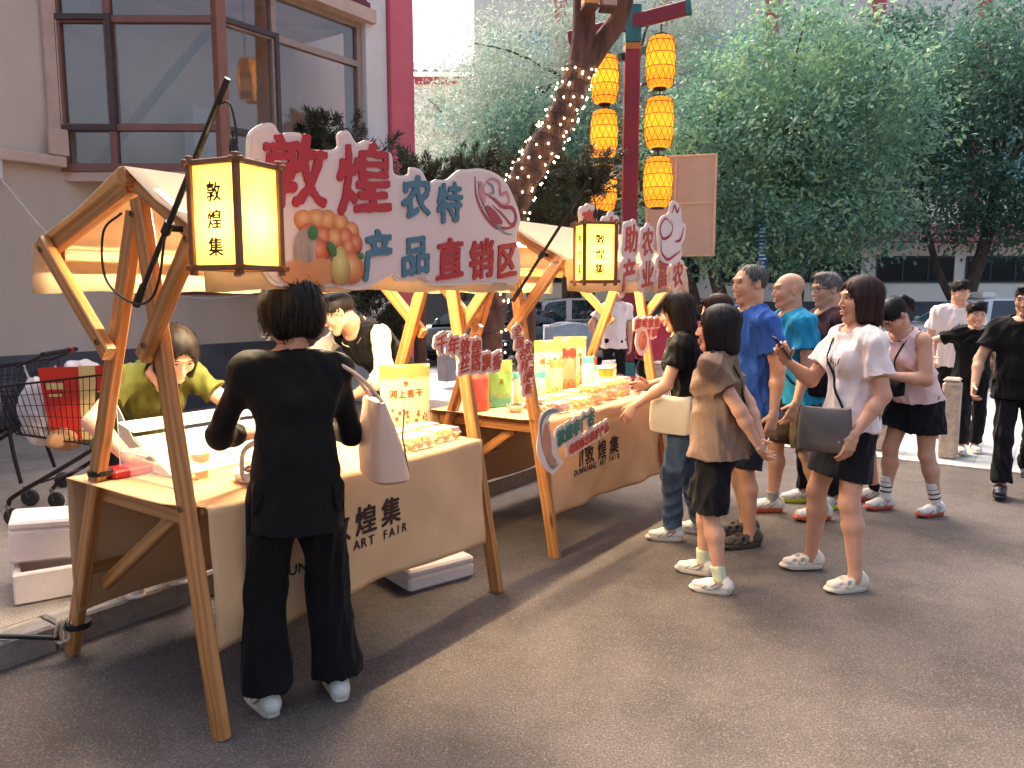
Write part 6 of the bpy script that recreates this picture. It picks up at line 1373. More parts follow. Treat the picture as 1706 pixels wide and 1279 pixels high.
for k_, (s_x, fr_, lb_) in enumerate(((.30, AP_A, 'white tray of dried apricots at the left under the acrylic guard'), (.52, AP_C, 'white tray of dark dates in the middle under the acrylic guard'), (.74, AP_B, 'white tray of red dried fruit at the right under the acrylic guard'))):
    t = thing('food_tray', lb_, 'tray', tuple(sd(s_x, .66, .827)), ANG, 'trays under the acrylic guard'); mb = MB(); mb.bbox(-.09, .09, -.07, .07, 0, .008, c=.003); mb.bbox(-.09, -.084, -.07, .07, .0085, .04, c=.002); mb.bbox(.084, .09, -.07, .07, .0085, .04, c=.002); mb.bbox(-.0835, .0835, -.07, -.064, .0085, .04, c=.002); mb.bbox(-.0835, .0835, .064, .07, .0085, .04, c=.002); mb.build('tray', M('white tray', '#ddd2c2'), t); mb = MB()
    for q_ in range(60): mb.sphere((rg.uniform(-.072, .072), rg.uniform(-.052, .052), .018 + rg.uniform(0, .025)), (rg.uniform(.010, .016), rg.uniform(.008, .012), .009), 7, 5)
    struct(mb.build('dried_fruit', fr_, t, smooth=True), 'stuff')
t = thing('paper_cup', 'striped paper cup inside the acrylic guard', 'cup', tuple(sd(.29, .50, .827)), 0); mb = MB(); mb.lathe([(.026, .0), (.036, .10), (.038, .102), (.034, .10), (.024, .004)], 20, closed=False); mb.build('cup', M('kraft cup', '#d2a070', rough=.6, var=.2, vscale=30, stretch=(1, 1, 4), hue='#e6d3b0'), t, smooth=True)
t = thing('tray', 'white tray of dried dates with an arched handle on the nearer table', 'tray', tuple(sd(.42, .26, .827)), ANG + R(10)); mb = MB(); V = []
mb.lathe([(.095, .0), (.115, .012), (.125, .045), (.119, .045), (.108, .016), (.0, .010)], 28, closed=False); mb.build('tray', M('white tray', '#ddd2c2', rough=.4, var=.03), t, smooth=True)
mb = MB(); P = spline([(-.118, 0, .02), (-.125, 0, .06), (-.115, 0, .13), (-.07, 0, .155), (.0, 0, .16), (.07, 0, .155), (.115, 0, .13), (.12, 0, .03)], 6); 
for i in range(len(P) - 1): mb.bar(P[i], P[i+1], .022, .006, up=(0, 1, 0), c=.001)
mb.build('handle', M('white tray', '#ddd2c2'), t, smooth='auto')
for k in range(42):
    a = rg.uniform(0, 6.3); r = .092 * rg.random() ** .5; mb = MB(); mb.sphere((0, 0, 0), (.016, .010, .009), 7, 5); mb.build('date', AP_C, t, smooth=True, loc=(r * math.cos(a), r * math.sin(a), .024 + rg.uniform(0, .022)), rot=(0, rg.uniform(-.4, .4), rg.uniform(0, 3)))
t = thing('tray', 'small red plastic tray at the back left of the nearer table', 'tray', tuple(sd(.10, .80, .827)), ANG); mb = MB(); mb.bbox(-.05, .12, -.06, .06, 0, .035, c=.008); mb.build('tray', M('red plastic', '#b3202a', rough=.35), t)

# ------------------------------------------------------------------ on the pavement: foam boxes, trolleys
MFOAM = M('polystyrene', '#e6d3c6', rough=.75, var=.04, vscale=14, bump=.35, bscale=90, bdist=.004)
def foam(label, loc, rz, sx, sy, sz, hollow=False):
    t = thing('foam_box', label, 'foam box', loc, rz, 'white foam boxes'); mb = MB(); a, b = sx / 2, sy / 2
    if hollow:
        w_ = .035; mb.bbox(-a, a, -b, -b + w_, 0, sz, c=.008); mb.bbox(-a, a, b - w_, b, 0, sz, c=.008); mb.bbox(-a, -a + w_, -b + w_, b - w_, 0, sz - .002, c=.008); mb.bbox(a - w_, a, -b + w_, b - w_, 0, sz - .002, c=.008); mb.box(-a + w_, a - w_, -b + w_, b - w_, .004, .03); mb.build('box', MFOAM, t)
    else:
        mb.bbox(-a, a, -b, b, 0, sz - .042, c=.012); mb.build('box', MFOAM, t); mb = MB(); mb.bbox(-a, a, -b, b, sz - .041, sz, c=.012); mb.build('lid', MFOAM, t)
    return t
foam('open white foam box on the kerb by the rear leg', (-2.25, 3.72, .122), R(33), .42, .34, .15, True); b_ = foam('closed white foam box tilted on top of the open box', (-2.30, 3.80, .275), R(30), .44, .36, .20); b_.rotation_euler = (R(-3), R(4), R(30))
foam('flat white foam box under the nearer table', (-.47, 4.17, .0), R(38), .42, .30, .12)
t = thing('plastic_bag', 'folded dark blue plastic bag on the pavement by the trolley', 'bag', (-2.55, 4.70, .122), .3); mb = MB(); mb.add([(-.16, -.09, .006), (.15, -.10, .006), (.17, .08, .01), (-.14, .10, .008), (-.05, .0, .04), (.07, .01, .03)], [(0, 1, 5, 4), (1, 2, 5), (2, 3, 4, 5), (3, 0, 4)]); mb.build('bag', M('navy plastic', '#23263a', rough=.35), t, smooth=True)
MTROL = M('dark trolley wire', '#2b2326', rough=.35, metal=.6, var=.1)
def trolley(label, loc, rz):
    """shopping trolley; basket opens upwards, handle at -y end"""
    t = thing('shopping_trolley', label, 'shopping trolley', loc, rz, 'shopping trolleys by the wall')
    Z0, Z1 = .52, .92
    T = [(-.24, -.40, Z1 + .06), (.24, -.40, Z1 + .06), (.19, .42, Z1 - .04), (-.19, .42, Z1 - .04)]; Bm = [(-.19, -.30, Z0), (.19, -.30, Z0), (.14, .32, Z0 + .06), (-.14, .32, Z0 + .06)]
    def L(a, b, u): return tuple(a[i] + (b[i] - a[i]) * u for i in range(3))
    mb = MB()
    for k in range(4):
        a0, a1, b0, b1 = T[k], T[(k + 1) % 4], Bm[k], Bm[(k + 1) % 4]; n = 18 if k % 2 else 11
        for i in range(n + 1): mb.tube([L(a0, a1, i / n), L(b0, b1, i / n)], .0025, 4)
        for j in range(1, 5): mb.tube([L(a0, b0, j / 5), L(a1, b1, j / 5)], .0028, 4)
    for i in range(12): mb.tube([L(Bm[0], Bm[1], i / 11), L(Bm[3], Bm[2], i / 11)], .0025, 4)
    for j in range(7): mb.tube([L(Bm[0], Bm[3], j / 6), L(Bm[1], Bm[2], j / 6)], .0025, 4)
    struct(mb.build('basket_wires', MTROL, t, fix=False), 'stuff')
    mb = MB(); mb.tube([*T, T[0]], .007, 6); mb.tube([*Bm, Bm[0]], .006, 6); mb.build('basket_rim', MTROL, t)
    for sx in (-1, 1):
        mb = MB(); mb.tube(spline([(sx * .17, -.28, Z0 + .02), (sx * .2, -.05, .40), (sx * .22, .30, .20), (sx * .2, .36, .14)], 5), .014, 8); mb.build('frame_tube', MTROL, t, smooth='auto')
        mb = MB(); mb.tube(spline([(sx * .2, -.30, Z0), (sx * .24, -.34, .34), (sx * .26, -.38, .16)], 5), .014, 8); mb.build('frame_tube', MTROL, t, smooth='auto')
        mb = MB(); mb.tube(spline([(sx * .24, -.40, Z1 + .05), (sx * .25, -.52, 1.02), (sx * .25, -.58, 1.05)], 4), .010, 8); mb.build('handle_bracket', MBLK, t, smooth='auto')
        for y in (.37, -.40):
            x = sx * (.2 if y > 0 else .26)
            c = MB(); c.bar((x, y, .14), (x, y - .02, .06), .03, .02, c=.003); cs = c.build('castor', M('grey castor', '#6e6a68', rough=.4, metal=.5), t); c = MB(); c.lathe([(.0, -.015), (.05, -.015), (.058, -.008), (.058, .008), (.05, .015), (.0, .015)], 18, axis='x', c=(x, y - .03, .058), closed=False); c.build('wheel', M('black tyre', '#1e1c1c', rough=.6), cs, smooth='auto')
    mb = MB(); mb.tube([(-.27, -.58, 1.05), (.27, -.58, 1.05)], .017, 10); mb.build('handle', MBLK, t, smooth='auto'); mb = MB(); mb.tube([(.14, -.58, 1.05), (.18, -.58, 1.05)], .022, 10); mb.build('red_grip', M('red plastic', '#b3202a'), t, smooth='auto')
    mb = MB(); mb.tube([(-.21, .12, .29), (.21, .12, .29)], .008, 6); mb.build('cross_bar', MTROL, t)
    return t
trolley('shopping trolley full of bags behind the nearer stall', (-2.80, 4.9, .118), R(84)); trolley('shopping trolley cut by the left edge of the photo', (-3.80, 5.4, .118), R(98))
def sack(label, loc, r, mat, seed, name='plastic_bag', cat='bag', ears=True, amp=.02):
    S = SDF(); S.ell((0, 0, r[2]), r, k=.03)
    if ears:
        for sx in (-1, 1): S.seg((sx * r[0] * .5, 0, r[2] * 1.6), (sx * r[0] * .8, 0, r[2] * 2.3), (.03, .015), (.012, .008), k=.04)
    V, F = S.mesh(.011); V = V + vnormals(V, F) * (amp * wrinkle(V, seed, f=22, aniso=(1, 1, .7)))[:, None]; t = thing(name, label, cat, loc, seed, 'bags in the shopping trolleys'); mesh_obj('bag', V, F, mat, t, smooth=True); return t
MPB = M('white film bag', '#ddd0cf', rough=.3, var=.06, vscale=6, trans=.25)
sack('white plastic bag at the left end of the trolley', (-3.02, 4.9, .60), (.14, .13, .23), MPB, 3); sack('white plastic bag on top of the red carrier', (-2.78, 4.95, 1.06), (.15, .10, .05), MPB, 5, ears=False); sack('white plastic bag hanging over the right of the trolley', (-2.5, 5.0, .92), (.13, .11, .10), MPB, 8, ears=False)
sack('tan bag low in the trolley', (-2.85, 4.88, .58), (.17, .12, .09), M('tan bag', '#b98a5e', rough=.7, var=.2), 11, ears=False); sack('white bag in the trolley at the left edge', (-3.62, 5.2, .60), (.12, .10, .2), MPB, 13)
t = thing('carrier_bag', 'bright red carrier bag with a pale gold stripe in the trolley', 'bag', (-2.74, 4.9, .66), R(8)); t.scale = (1.2, 1.2, 1.15); mb = MB(); V = [(-.15, -.075, 0), (.15, -.075, 0), (.15, .075, 0), (-.15, .075, 0), (-.19, -.09, .40), (.18, -.08, .41), (.17, .09, .40), (-.18, .08, .39)]
mb.add(V, [(0, 3, 2, 1), (0, 1, 5, 4), (1, 2, 6, 5), (2, 3, 7, 6), (3, 0, 4, 7)]); mb.build('bag', M('red carrier film', '#c8301f', rough=.35, var=.1, vscale=5, bump=.4, bscale=9), t); mb = MB(); mb.add([(.0, -.078, .0), (.08, -.078, .0), (.09, -.0865, .41), (.01, -.0905, .41)], [(0, 1, 2, 3)]); mb.build('stripe', M('gold stripe', '#d9b877', rough=.4), t)
mb = MB(); mb.bar((-.15, -.094, .30), (-.07, -.092, .30), .002, .035, c=.0005); mb.bar((-.14, -.094, .25), (-.08, -.092, .25), .002, .015, c=.0005); mb.build('printed_mark', M('gold stripe', '#d9b877'), t)

# ------------------------------------------------------------------ lantern post and other street things
MPOST = M('dark red post paint', '#7a2430', rough=.45, var=.1, vscale=3); MTEAL = M('teal paint', '#2f6b69', rough=.5, var=.1); MLANT = None
def silk():
    N = NT('orange lantern silk'); t = N.n('ShaderNodeBsdfTranslucent'); t.inputs[0].default_value = (.9, .45, .05, 1); d = N.n('ShaderNodeBsdfDiffuse'); d.inputs[0].default_value = (.75, .36, .05, 1); mx = N.n('ShaderNodeMixShader'); mx.inputs[0].default_value = .5
    e = N.n('ShaderNodeEmission'); e.inputs[0].default_value = (1, .42, .04, 1); e.inputs[1].default_value = .15; ad = N.n('ShaderNodeAddShader'); N.l(d.outputs[0], mx.inputs[1]); N.l(t.outputs[0], mx.inputs[2]); N.l(mx.outputs[0], ad.inputs[0]); N.l(e.outputs[0], ad.inputs[1]); N.l(ad.outputs[0], N.out.inputs[0]); return N.m
MSILK = silk(); MBAMB = M('dark bamboo', '#6b3d16', rough=.6)
def bamboo_lantern(label, loc, r=.235, h=.80, group='orange bamboo lanterns on the red post'):
    t = thing('bamboo_lantern', label, 'lantern', loc, 0, group); prof = []
    for k in range(25):
        u = k / 24; q = min(1, math.sin(math.pi * max(.0, min(1, u))) ** .2); prof.append((r * (.42 + .58 * q), -h * u))
    mb = MB(); mb.lathe(prof, 24, closed=False); mb.build('shade', MSILK, t, smooth=True)
    def rad(u): return r * (.42 + .58 * min(1, math.sin(math.pi * u) ** .2)) + .004
    mb = MB(); n = 14
    for i in range(n):
        for sg in (-1, 1):
            mb.tube([(rad(u) * math.cos(a), rad(u) * math.sin(a), -h * u) for u, a in [(k / 16 * .96 + .02, 2 * math.pi * i / n + sg * (k / 16) * 1.55) for k in range(17)]], .0042, 4, cap=False)
    for u in (.13, .36, .62, .87): mb.tube([(rad(u) * 1.01 * math.cos(a), rad(u) * 1.01 * math.sin(a), -h * u) for a in [2 * math.pi * k / 24 for k in range(25)]], .006, 4, cap=False)
    struct(mb.build('bamboo_weave', MBAMB, t, fix=False), 'stuff')
    for z, nm in ((.0, 'top_cap'), (-h, 'bottom_cap')): mb = MB(); mb.lathe([(.02, z + .025), (r * .46, z + .02), (r * .46, z - .02), (.02, z - .025)], 18); mb.build(nm, M('lantern cap', '#2a1c1c', rough=.5), t, smooth='auto')
    ld = bpy.data.lights.new('lantern_light', 'POINT'); ld.energy = 2.5; ld.color = (1, .62, .2); ld.shadow_soft_size = .06; o = bpy.data.objects.new('lantern_light', ld); COL.objects.link(o); o.parent = t; o.location = (0, 0, -h * .5)
    return t
PP = Vector((1.93, 12.9, 0)); t = LPOST = thing('lantern_post', 'tall dark red lantern post with a cross beam', 'post', tuple(PP), 0)
mb = MB(); mb.bbox(-.12, .12, -.12, .12, .45, 5.55, c=.02); mb.build('shaft', MPOST, t); mb = MB(); mb.bbox(-.125, .125, -.125, .125, 5.55, 6.15, c=.02); mb.build('capital', MTEAL, t); mb = MB(); mb.bbox(-.123, .123, -.123, .123, 5.45, 5.548, c=.004); mb.build('gold_band', M('ochre paint', '#b5722c', rough=.5), t); mb = MB(); mb.bbox(-.13, .13, -.13, .13, .02, .449, c=.02); mb.build('foot', MTEAL, t)
mb = MB(); mb.bar((-1.0, .25, 5.72), (.78, -.30, 6.0), .14, .20, up=(0, 0, 1), c=.01); mb.build('cross_beam', MPOST, t); mb = MB(); mb.bar((.781, -.3003, 6.0002), (.86, -.325, 6.0125), .15, .21, up=(0, 0, 1), c=.01); mb.build('beam_end', MTEAL, t); mb = MB(); mb.bar((-.2, .0, 5.35), (.55, .5, 5.7), .08, .12, up=(0, 0, 1), c=.01); mb.build('brace', MTEAL, t)
for k, lb in enumerate(('upper', 'middle', 'lower')):
    bamboo_lantern('%s orange bamboo lantern right of the red post' % lb, tuple(PP + Vector((.42, -.2, 5.62 - k * .93)))); bamboo_lantern('%s orange bamboo lantern left of the red post' % lb, tuple(PP + Vector((-.42, .1, 5.42 - k * .86))), r=.225, h=.77)
for x, y in ((.42, -.2), (-.42, .1)): mb = MB(); mb.tube([(x, y, 5.8), (x, y, 2.95)], .012, 6); mb.build('cord', M('black iron', '#1c1a19'), LPOST)
bamboo_lantern('orange lantern cut by the top edge of the photo', (2.35, 9.0, 5.62), r=.22, h=.7, group=None)
# small box lanterns in the fork of the leaning tree
for x, z, m_, hh, lb in ((.52, 5.02, M('orange box', '#d9822e', rough=.5), .22, 'orange round box hung at the left of the trunk'), (.86, 4.90, M('orange white box', '#e09a4a', rough=.5), .34, 'orange box lantern hung in the fork of the trunk'), (1.06, 4.92, M('pink beige box', '#c49a88', rough=.6), .42, 'pinkish box hung in front of the right branch')):
    t = thing('hanging_box', lb, 'hanging box', (x, 8.92, z), .2); mb = MB(); mb.bbox(-.08, .08, -.08, .08, -hh / 2, hh / 2, c=.012); mb.build('box', m_, t); mb = MB(); mb.bbox(-.085, .085, -.085, .085, -hh / 2 - .03, -hh / 2 - .001, c=.004); mb.build('base', M('box wood', '#5a3a2a', rough=.6), t); mb = MB(); mb.tube([(0, 0, hh / 2), (0, 0, hh / 2 + .9)], .006, 5); mb.build('cord', M('black iron', '#1c1a19'), t)
# back of a sign board on a steel post
t = thing('notice_board', 'beige back of a large notice board beside the lantern post', 'board', (3.05, 14.2, 0), R(-16)); mb = MB(); mb.box(-.60, .60, -.012, .012, 2.25, 4.05); mb.build('panel', M('beige board back', '#b39c88', rough=.7, var=.06, vscale=2), t)
for a, b in (((-.60, -.02, 2.25), (-.60, -.02, 4.05)), ((.60, -.02, 2.25), (.60, -.02, 4.05)), ((-.10, -.02, 2.28), (-.10, -.02, 4.02))): mb = MB(); mb.bar(a, b, .045, .03, up=(0, 1, 0)); mb.build('batten', M('batten wood', '#c4a684', rough=.7), t)
for z in (2.27, 3.2, 4.03): mb = MB(); mb.bar((-.57, -.017, z), (.57, -.017, z), .02, .04); mb.build('batten', M('batten wood', '#c4a684'), t)
mb = MB(); mb.tube([(-.15, .07, 0), (-.15, .07, 3.9)], .045, 12); mb.build('post', M('galvanised steel', '#9a9c9e', rough=.4, metal=.6), t, smooth='auto')
t = thing('street_sign', 'narrow blue vertical sign with white marks among the trees', 'sign', (5.05, 15.7, 0), 0); mb = MB(); mb.bbox(-.11, .11, -.02, .02, 2.0, 2.95, c=.008); mb.build('panel', M('sign blue', '#1f5a9a', rough=.4), t); mb = MB(); mb.tube([(0, .04, 0), (0, .04, 2.9)], .03, 8); mb.build('post', M('galvanised steel', '#9a9c9e'), t); mb = MB()
for k in range(11): mb.box(-.08, .03 + .05 * ((k * 7) % 3) / 3, -.024, -.0205, 2.86 - k * .075, 2.89 - k * .075)
struct(mb.build('white_marks', M('white paint', '#dfe3e6', rough=.5), t), 'stuff')
# stone bollards
MST = M('bollard granite', '#b7a594', rough=.7, var=.15, vscale=18, bump=.3, bscale=90, hue='#9d8c7d')
def bollard(label, loc, w_=.11, h=.74, mat=None):
    t = thing('bollard', label, 'bollard', loc, ANG, 'stone bollards across the street'); mb = MB(); mb.bbox(-w_, w_, -w_ * .7, w_ * .7, 0, h, c=.02); mb.build('shaft', mat or MST, t); mb = MB(); mb.bbox(-w_ + .004, w_ - .004, -w_ * .7 + .004, w_ * .7 - .004, h + .001, h + .035, c=.016); mb.build('cap', mat or MST, t)
for x, y, lb in ((3.72, 7.72, 'stone bollard behind the woman in white'), (4.22, 7.32, 'stone bollard behind the woman in the tank top'), (5.02, 7.0, 'stone bollard by the man in black at the right'), (1.75, 9.1, 'stone bollard between the far stall and the girl')): bollard(lb, (x, y, .006))
bollard('round grey litter stone behind the juniper stem', (-.62, 12.2, .12), .2, .62, M('grey stone', '#8f8c92', rough=.7, var=.15)); bollard('grey stone block left of the juniper stem', (-1.08, 12.9, .12), .16, .8, M('grey stone', '#8f8c92'))
t = thing('bin', 'low maroon domed box behind the farther stall', 'bin', (1.62, 10.6, .006), .3); mb = MB(); mb.prism([(-.45, 0), (.45, 0), (.45, .28)] + [(.45 * math.cos(a), .28 + .14 * math.sin(a)) for a in [math.pi * k / 10 for k in range(1, 10)]] + [(-.45, .28)], -.25, .25, plane='xz'); mb.build('box', M('maroon plastic', '#6a1f30', rough=.4), t)
# ---- vehicles
GLS = M('car glass', '#1c2a30', rough=.05, var=.1, spec=.9); TYR = M('black tyre', '#1e1c1c'); RIMM = M('alloy rim', '#9aa0a4', rough=.3, metal=.8)
def car(label, loc, rz, paint, taxi=False):
    """saloon, +x forward"""
    t = thing('parked_car', label, 'car', loc, rz, 'cars on the far road')
    st = [(-2.25, .42, .78, .70), (-2.15, .30, .92, .82), (-1.6, .24, .98, .88), (-.9, .22, 1.0, .9), (0, .22, .98, .9), (.9, .22, .94, .9), (1.6, .24, .86, .87), (2.1, .30, .74, .80), (2.28, .40, .62, .68)]
    n = 14; V = []; F = []
    for x, z0, z1, w_ in st:
        for k in range(n):
            a = 2 * math.pi * k / n; cy, cz = math.cos(a), math.sin(a); sx_ = abs(cy) ** .5 * (1 if cy > 0 else -1); sz_ = abs(cz) ** .5 * (1 if cz > 0 else -1); V.append((x, w_ * sx_, (z0 + z1) / 2 + (z1 - z0) / 2 * sz_))
    for i in range(len(st) - 1):
        for k in range(n): F.append((i * n + k, i * n + (k + 1) % n, (i + 1) * n + (k + 1) % n, (i + 1) * n + k))
    F += [tuple(range(n - 1, -1, -1)), tuple(range((len(st) - 1) * n, len(st) * n))]; mb = MB(); mb.add(V, F); mb.build('body', paint, t, smooth=True)
    low = [(-1.75, .80, .95), (-1.2, .82, .96), (.2, .82, .95), (1.05, .80, .90)]; hi = [(-1.05, .62, 1.40), (-.5, .63, 1.46), (.0, .63, 1.46), (.35, .60, 1.40)]
    mb = MB(); V = [(x, s * w_, z) for (x, w_, z) in low for s in (1, -1)] + [(x, s * w_, z) for (x, w_, z) in hi for s in (1, -1)]
    F = [(8, 9, 11, 10), (10, 11, 13, 12), (12, 13, 15, 14)]
    for s in (0, 1):
        for i in range(3): F.append((2*i + s, 2*(i+1) + s, 8 + 2*(i+1) + s, 8 + 2*i + s))
    F += [(0, 8, 9, 1), (6, 7, 15, 14)]; mb.add(V, F); mb.build('cabin', paint, t, smooth='auto')
    def pane(nm, pts, off):
        c = sum((Vector(p) for p in pts), Vector()) / len(pts); P = [c + (Vector(p) - c) * .88 + Vector(off) for p in pts]; m_ = MB(); m_.add(P, [tuple(range(len(P)))]); return m_.build(nm, GLS, t, fix=False)
    for s in (1, -1):
        pane('side_window', [(-.55, s * .82, .955), (.2, s * .82, .95), (.05, s * .63, 1.44), (-.5, s * .63, 1.44)], (0, s * .012, .004)); pane('side_window', [(.24, s * .82, .95), (.98, s * .80, .905), (.36, s * .60, 1.38), (.08, s * .63, 1.43)], (0, s * .012, .004)); pane('side_window', [(-1.6, s * .81, .955), (-.6, s * .82, .955), (-.55, s * .63, 1.44), (-1.02, s * .62, 1.38)], (0, s * .012, .004))
        mb = MB(); mb.sphere((.82, s * .98, .98), (.06, .10, .07), 10, 6); mb.build('mirror', paint, t, smooth=True)
        mb = MB(); mb.sphere((2.12, s * .58, .66), (.12, .16, .07), 10, 6); mb.build('headlight', M('headlight', '#d8dde0', rough=.1, spec=.9), t, smooth=True); mb = MB(); mb.sphere((-2.17, s * .62, .80), (.07, .17, .08), 10, 6); mb.build('tail_light', M('tail light', '#8a1a1a', rough=.2), t, smooth=True)
        for x in (-1.38, 1.42):
            mb = MB(); mb.lathe([(.0, -.11), (.28, -.11), (.325, -.08), (.325, .08), (.28, .11), (.0, .11)], 22, axis='y', c=(x, s * .80, .325), closed=False); wl = mb.build('wheel', TYR, t, smooth='auto'); mb = MB(); mb.lathe([(.0, s * .118), (.05, s * .125), (.2, s * .118), (.21, s * .10)], 18, axis='y', c=(x, s * .80, .325), closed=False); mb.build('rim', RIMM, wl, smooth='auto')
    pane('windscreen', [(1.05, .78, .905), (1.05, -.78, .905), (.35, -.60, 1.40), (.35, .60, 1.40)], (.012, 0, .008)); pane('rear_window', [(-1.75, .78, .955), (-1.75, -.78, .955), (-1.05, -.61, 1.40), (-1.05, .61, 1.40)], (-.012, 0, .008))
    mb = MB(); mb.bbox(2.2, 2.31, -.55, .55, .36, .50, c=.02); mb.build('grille', MBLK, t); mb = MB(); mb.bbox(2.3, 2.325, -.22, .22, .40, .48, c=.004); mb.build('number_plate', M('plate green', '#7fae8c', rough=.4), t)
    if taxi: mb = MB(); mb.bbox(-.22, .08, -.36, .36, 1.47, 1.60, c=.03); mb.build('taxi_sign', M('white plastic', '#e6e4e0', rough=.3), t)
    return t
CW = M('white car paint', '#d5dade', rough=.2, var=.02, coat=.6); CD = M('dark teal car paint', '#23343a', rough=.2, coat=.6); CBL = M('pale blue car paint', '#a9c4cc', rough=.2, coat=.6)
car('white taxi with a roof sign on the road at the right', (10.4, 17.3, .014), R(178), CW, True); car('white car parked behind the farther stall', (1.7, 18.6, .014), R(12), CW); car('dark car parked left behind the farther stall', (-.6, 17.2, .014), R(170), CD); car('pale blue car parked behind the lantern post', (4.3, 17.6, .014), R(188), CBL)
def scooter(label, loc, rz, col, quilt=None):
    t = thing('scooter', label, 'scooter', loc, rz, 'scooters parked behind the farther stall')
    for x in (-.62, .62):
        mb = MB(); mb.lathe([(.13, -.05), (.22, -.045), (.245, -.02), (.245, .02), (.22, .045), (.13, .05)], 20, axis='y', c=(x, 0, .245), closed=False); wl = mb.build('wheel', TYR, t, smooth='auto'); mb = MB(); mb.lathe([(.0, -.03), (.14, -.035), (.14, .035), (.0, .03)], 14, axis='y', c=(x, 0, .245), closed=False); mb.build('rim', RIMM, wl)
    S = SDF(); S.seg((-.75, 0, .55), (-.15, 0, .48), (.16, .14), (.15, .12), X=(0, 1, 0), k=.06); S.seg((-.15, 0, .30), (.35, 0, .28), (.17, .05), (.16, .05), X=(0, 1, 0), k=.05); S.seg((.38, 0, .30), (.50, 0, .85), (.18, .06), (.14, .05), X=(0, 1, 0), k=.05); S.seg((.5, 0, .85), (.46, 0, .98), (.13, .07), (.08, .05), X=(0, 1, 0), k=.04); S.ell((.62, 0, .48), (.16, .09, .07), k=.05); V, F_ = S.mesh(.02); mesh_obj('body', V, F_, col, t, smooth=True)
    S = SDF(); S.seg((-.70, 0, .70), (-.1, 0, .66), (.14, .05), (.12, .05), X=(0, 1, 0), k=.05); V, F_ = S.mesh(.02); mesh_obj('seat', V, F_, MBLK, t, smooth=True)
    mb = MB(); mb.tube(spline([(.42, -.36, 1.02), (.47, -.2, 1.02), (.47, .2, 1.02), (.42, .36, 1.02)], 4), .016, 8); mb.tube([(.66, 0, .25), (.5, 0, .85)], .025, 8); mb.build('handlebar', MBLK, t, smooth='auto')
    for s in (-1, 1): mb = MB(); mb.tube([(.44, s * .28, 1.03), (.42, s * .33, 1.2)], .008, 6); mb.sphere((.42, s * .34, 1.23), (.015, .06, .045), 10, 6); mb.build('mirror', MBLK, t, smooth=True)
    mb = MB(); mb.sphere((.56, 0, .88), (.05, .09, .06), 10, 6); mb.build('headlight', M('headlight', '#d8dde0'), t, smooth=True)
    if quilt:
        V = []; F_ = []; n = 14
        for i in range(n + 1):
            for j in range(n + 1): u, v = i / n * 2 - 1, j / n; V.append((.62 + .10 * math.cos(u * 1.3) - .05 * v + .02 * math.sin(u * 9 + v * 7), u * .46, 1.06 - v * .62 + .03 * math.cos(u * 3)))
        for i in range(n):
            for j in range(n): a = i * (n + 1) + j; F_.append((a, a + 1, a + n + 2, a + n + 1))
        o = mesh_obj('wind_quilt', V, F_, quilt, t, smooth=True); so = o.modifiers.new('thickness', 'SOLIDIFY'); so.thickness = .025
    return t
scooter('scooter with a grey blue wind quilt behind the farther stall', (.75, 13.2, .006), R(-70), M('dark scooter paint', '#22262c', rough=.3), M('grey blue quilt', '#7f93a3', rough=.6, var=.15, vscale=6)); scooter('black scooter between the stalls in the distance', (-.05, 14.2, .006), R(-50), M('black scooter paint', '#17181c', rough=.3)); scooter('scooter with a pale wind quilt beside the white shirted man', (1.15, 14.0, .006), R(-105), M('dark scooter paint', '#22262c'), M('pale quilt', '#b9bec2', rough=.6, var=.1))
t = thing('cargo_tricycle', 'red cargo tricycle behind the far post of the farther stall', 'tricycle', (2.95, 13.0, .006), R(8)); mb = MB(); mb.bbox(-.85, .65, -.48, .48, .48, 1.10, c=.02); mb.build('cargo_box', M('crimson panel', '#a3203a', rough=.4, var=.08), t)
for k in range(4): mb = MB(); mb.bbox(-.80 + k * .37, -.74 + k * .37, -.495, -.481, .52, 1.06, c=.004); mb.build('rib', M('crimson panel', '#a3203a'), t)
for x, y in ((-.45, -.42), (-.45, .42), (1.15, 0)):
    mb = MB(); mb.lathe([(.18, -.05), (.27, -.045), (.29, 0), (.27, .045), (.18, .05)], 20, axis='y', c=(x, y, .29), closed=False); wl = mb.build('wheel', TYR, t, smooth='auto'); mb = MB(); mb.lathe([(.0, -.03), (.19, -.03), (.19, .03), (.0, .03)], 12, axis='y', c=(x, y, .29), closed=False); mb.build('rim', RIMM, wl)
mb = MB(); mb.tube([(.6, 0, .5), (1.0, 0, .6), (1.15, 0, .29)], .03, 8); mb.tube([(1.0, 0, .6), (.9, 0, 1.05)], .025, 8); mb.tube([(.85, -.3, 1.05), (.9, 0, 1.07), (.85, .3, 1.05)], .016, 8); mb.build('fork', MBLK, t, smooth='auto'); mb = MB(); mb.bbox(.62, .9, -.16, .16, .72, .82, c=.03); mb.build('saddle', MBLK, t)

# bits of dry leaf and grit on the road
r_ = np.random.default_rng(9); n = 46; x = r_.uniform(-2.2, 4.2, n); y = r_.uniform(1.9, 6.4, n); a = r_.uniform(0, 6.3, n); L = r_.uniform(.006, .02, n); V = np.stack([np.stack([x + L * np.cos(a + k * 1.57) * (.5 if k % 2 else 1), y + L * np.sin(a + k * 1.57) * (.5 if k % 2 else 1), np.full(n, .005 + .003 * (k % 2))], 1) for k in range(4)], 1).reshape(-1, 3)
o = struct(mesh_obj('leaf_litter', V, np.arange(n * 4).reshape(n, 4), leaf_mat('dry litter', ['#3a2e24', '#5a4936', '#6a5a48', '#302a26'], .1)), 'stuff')
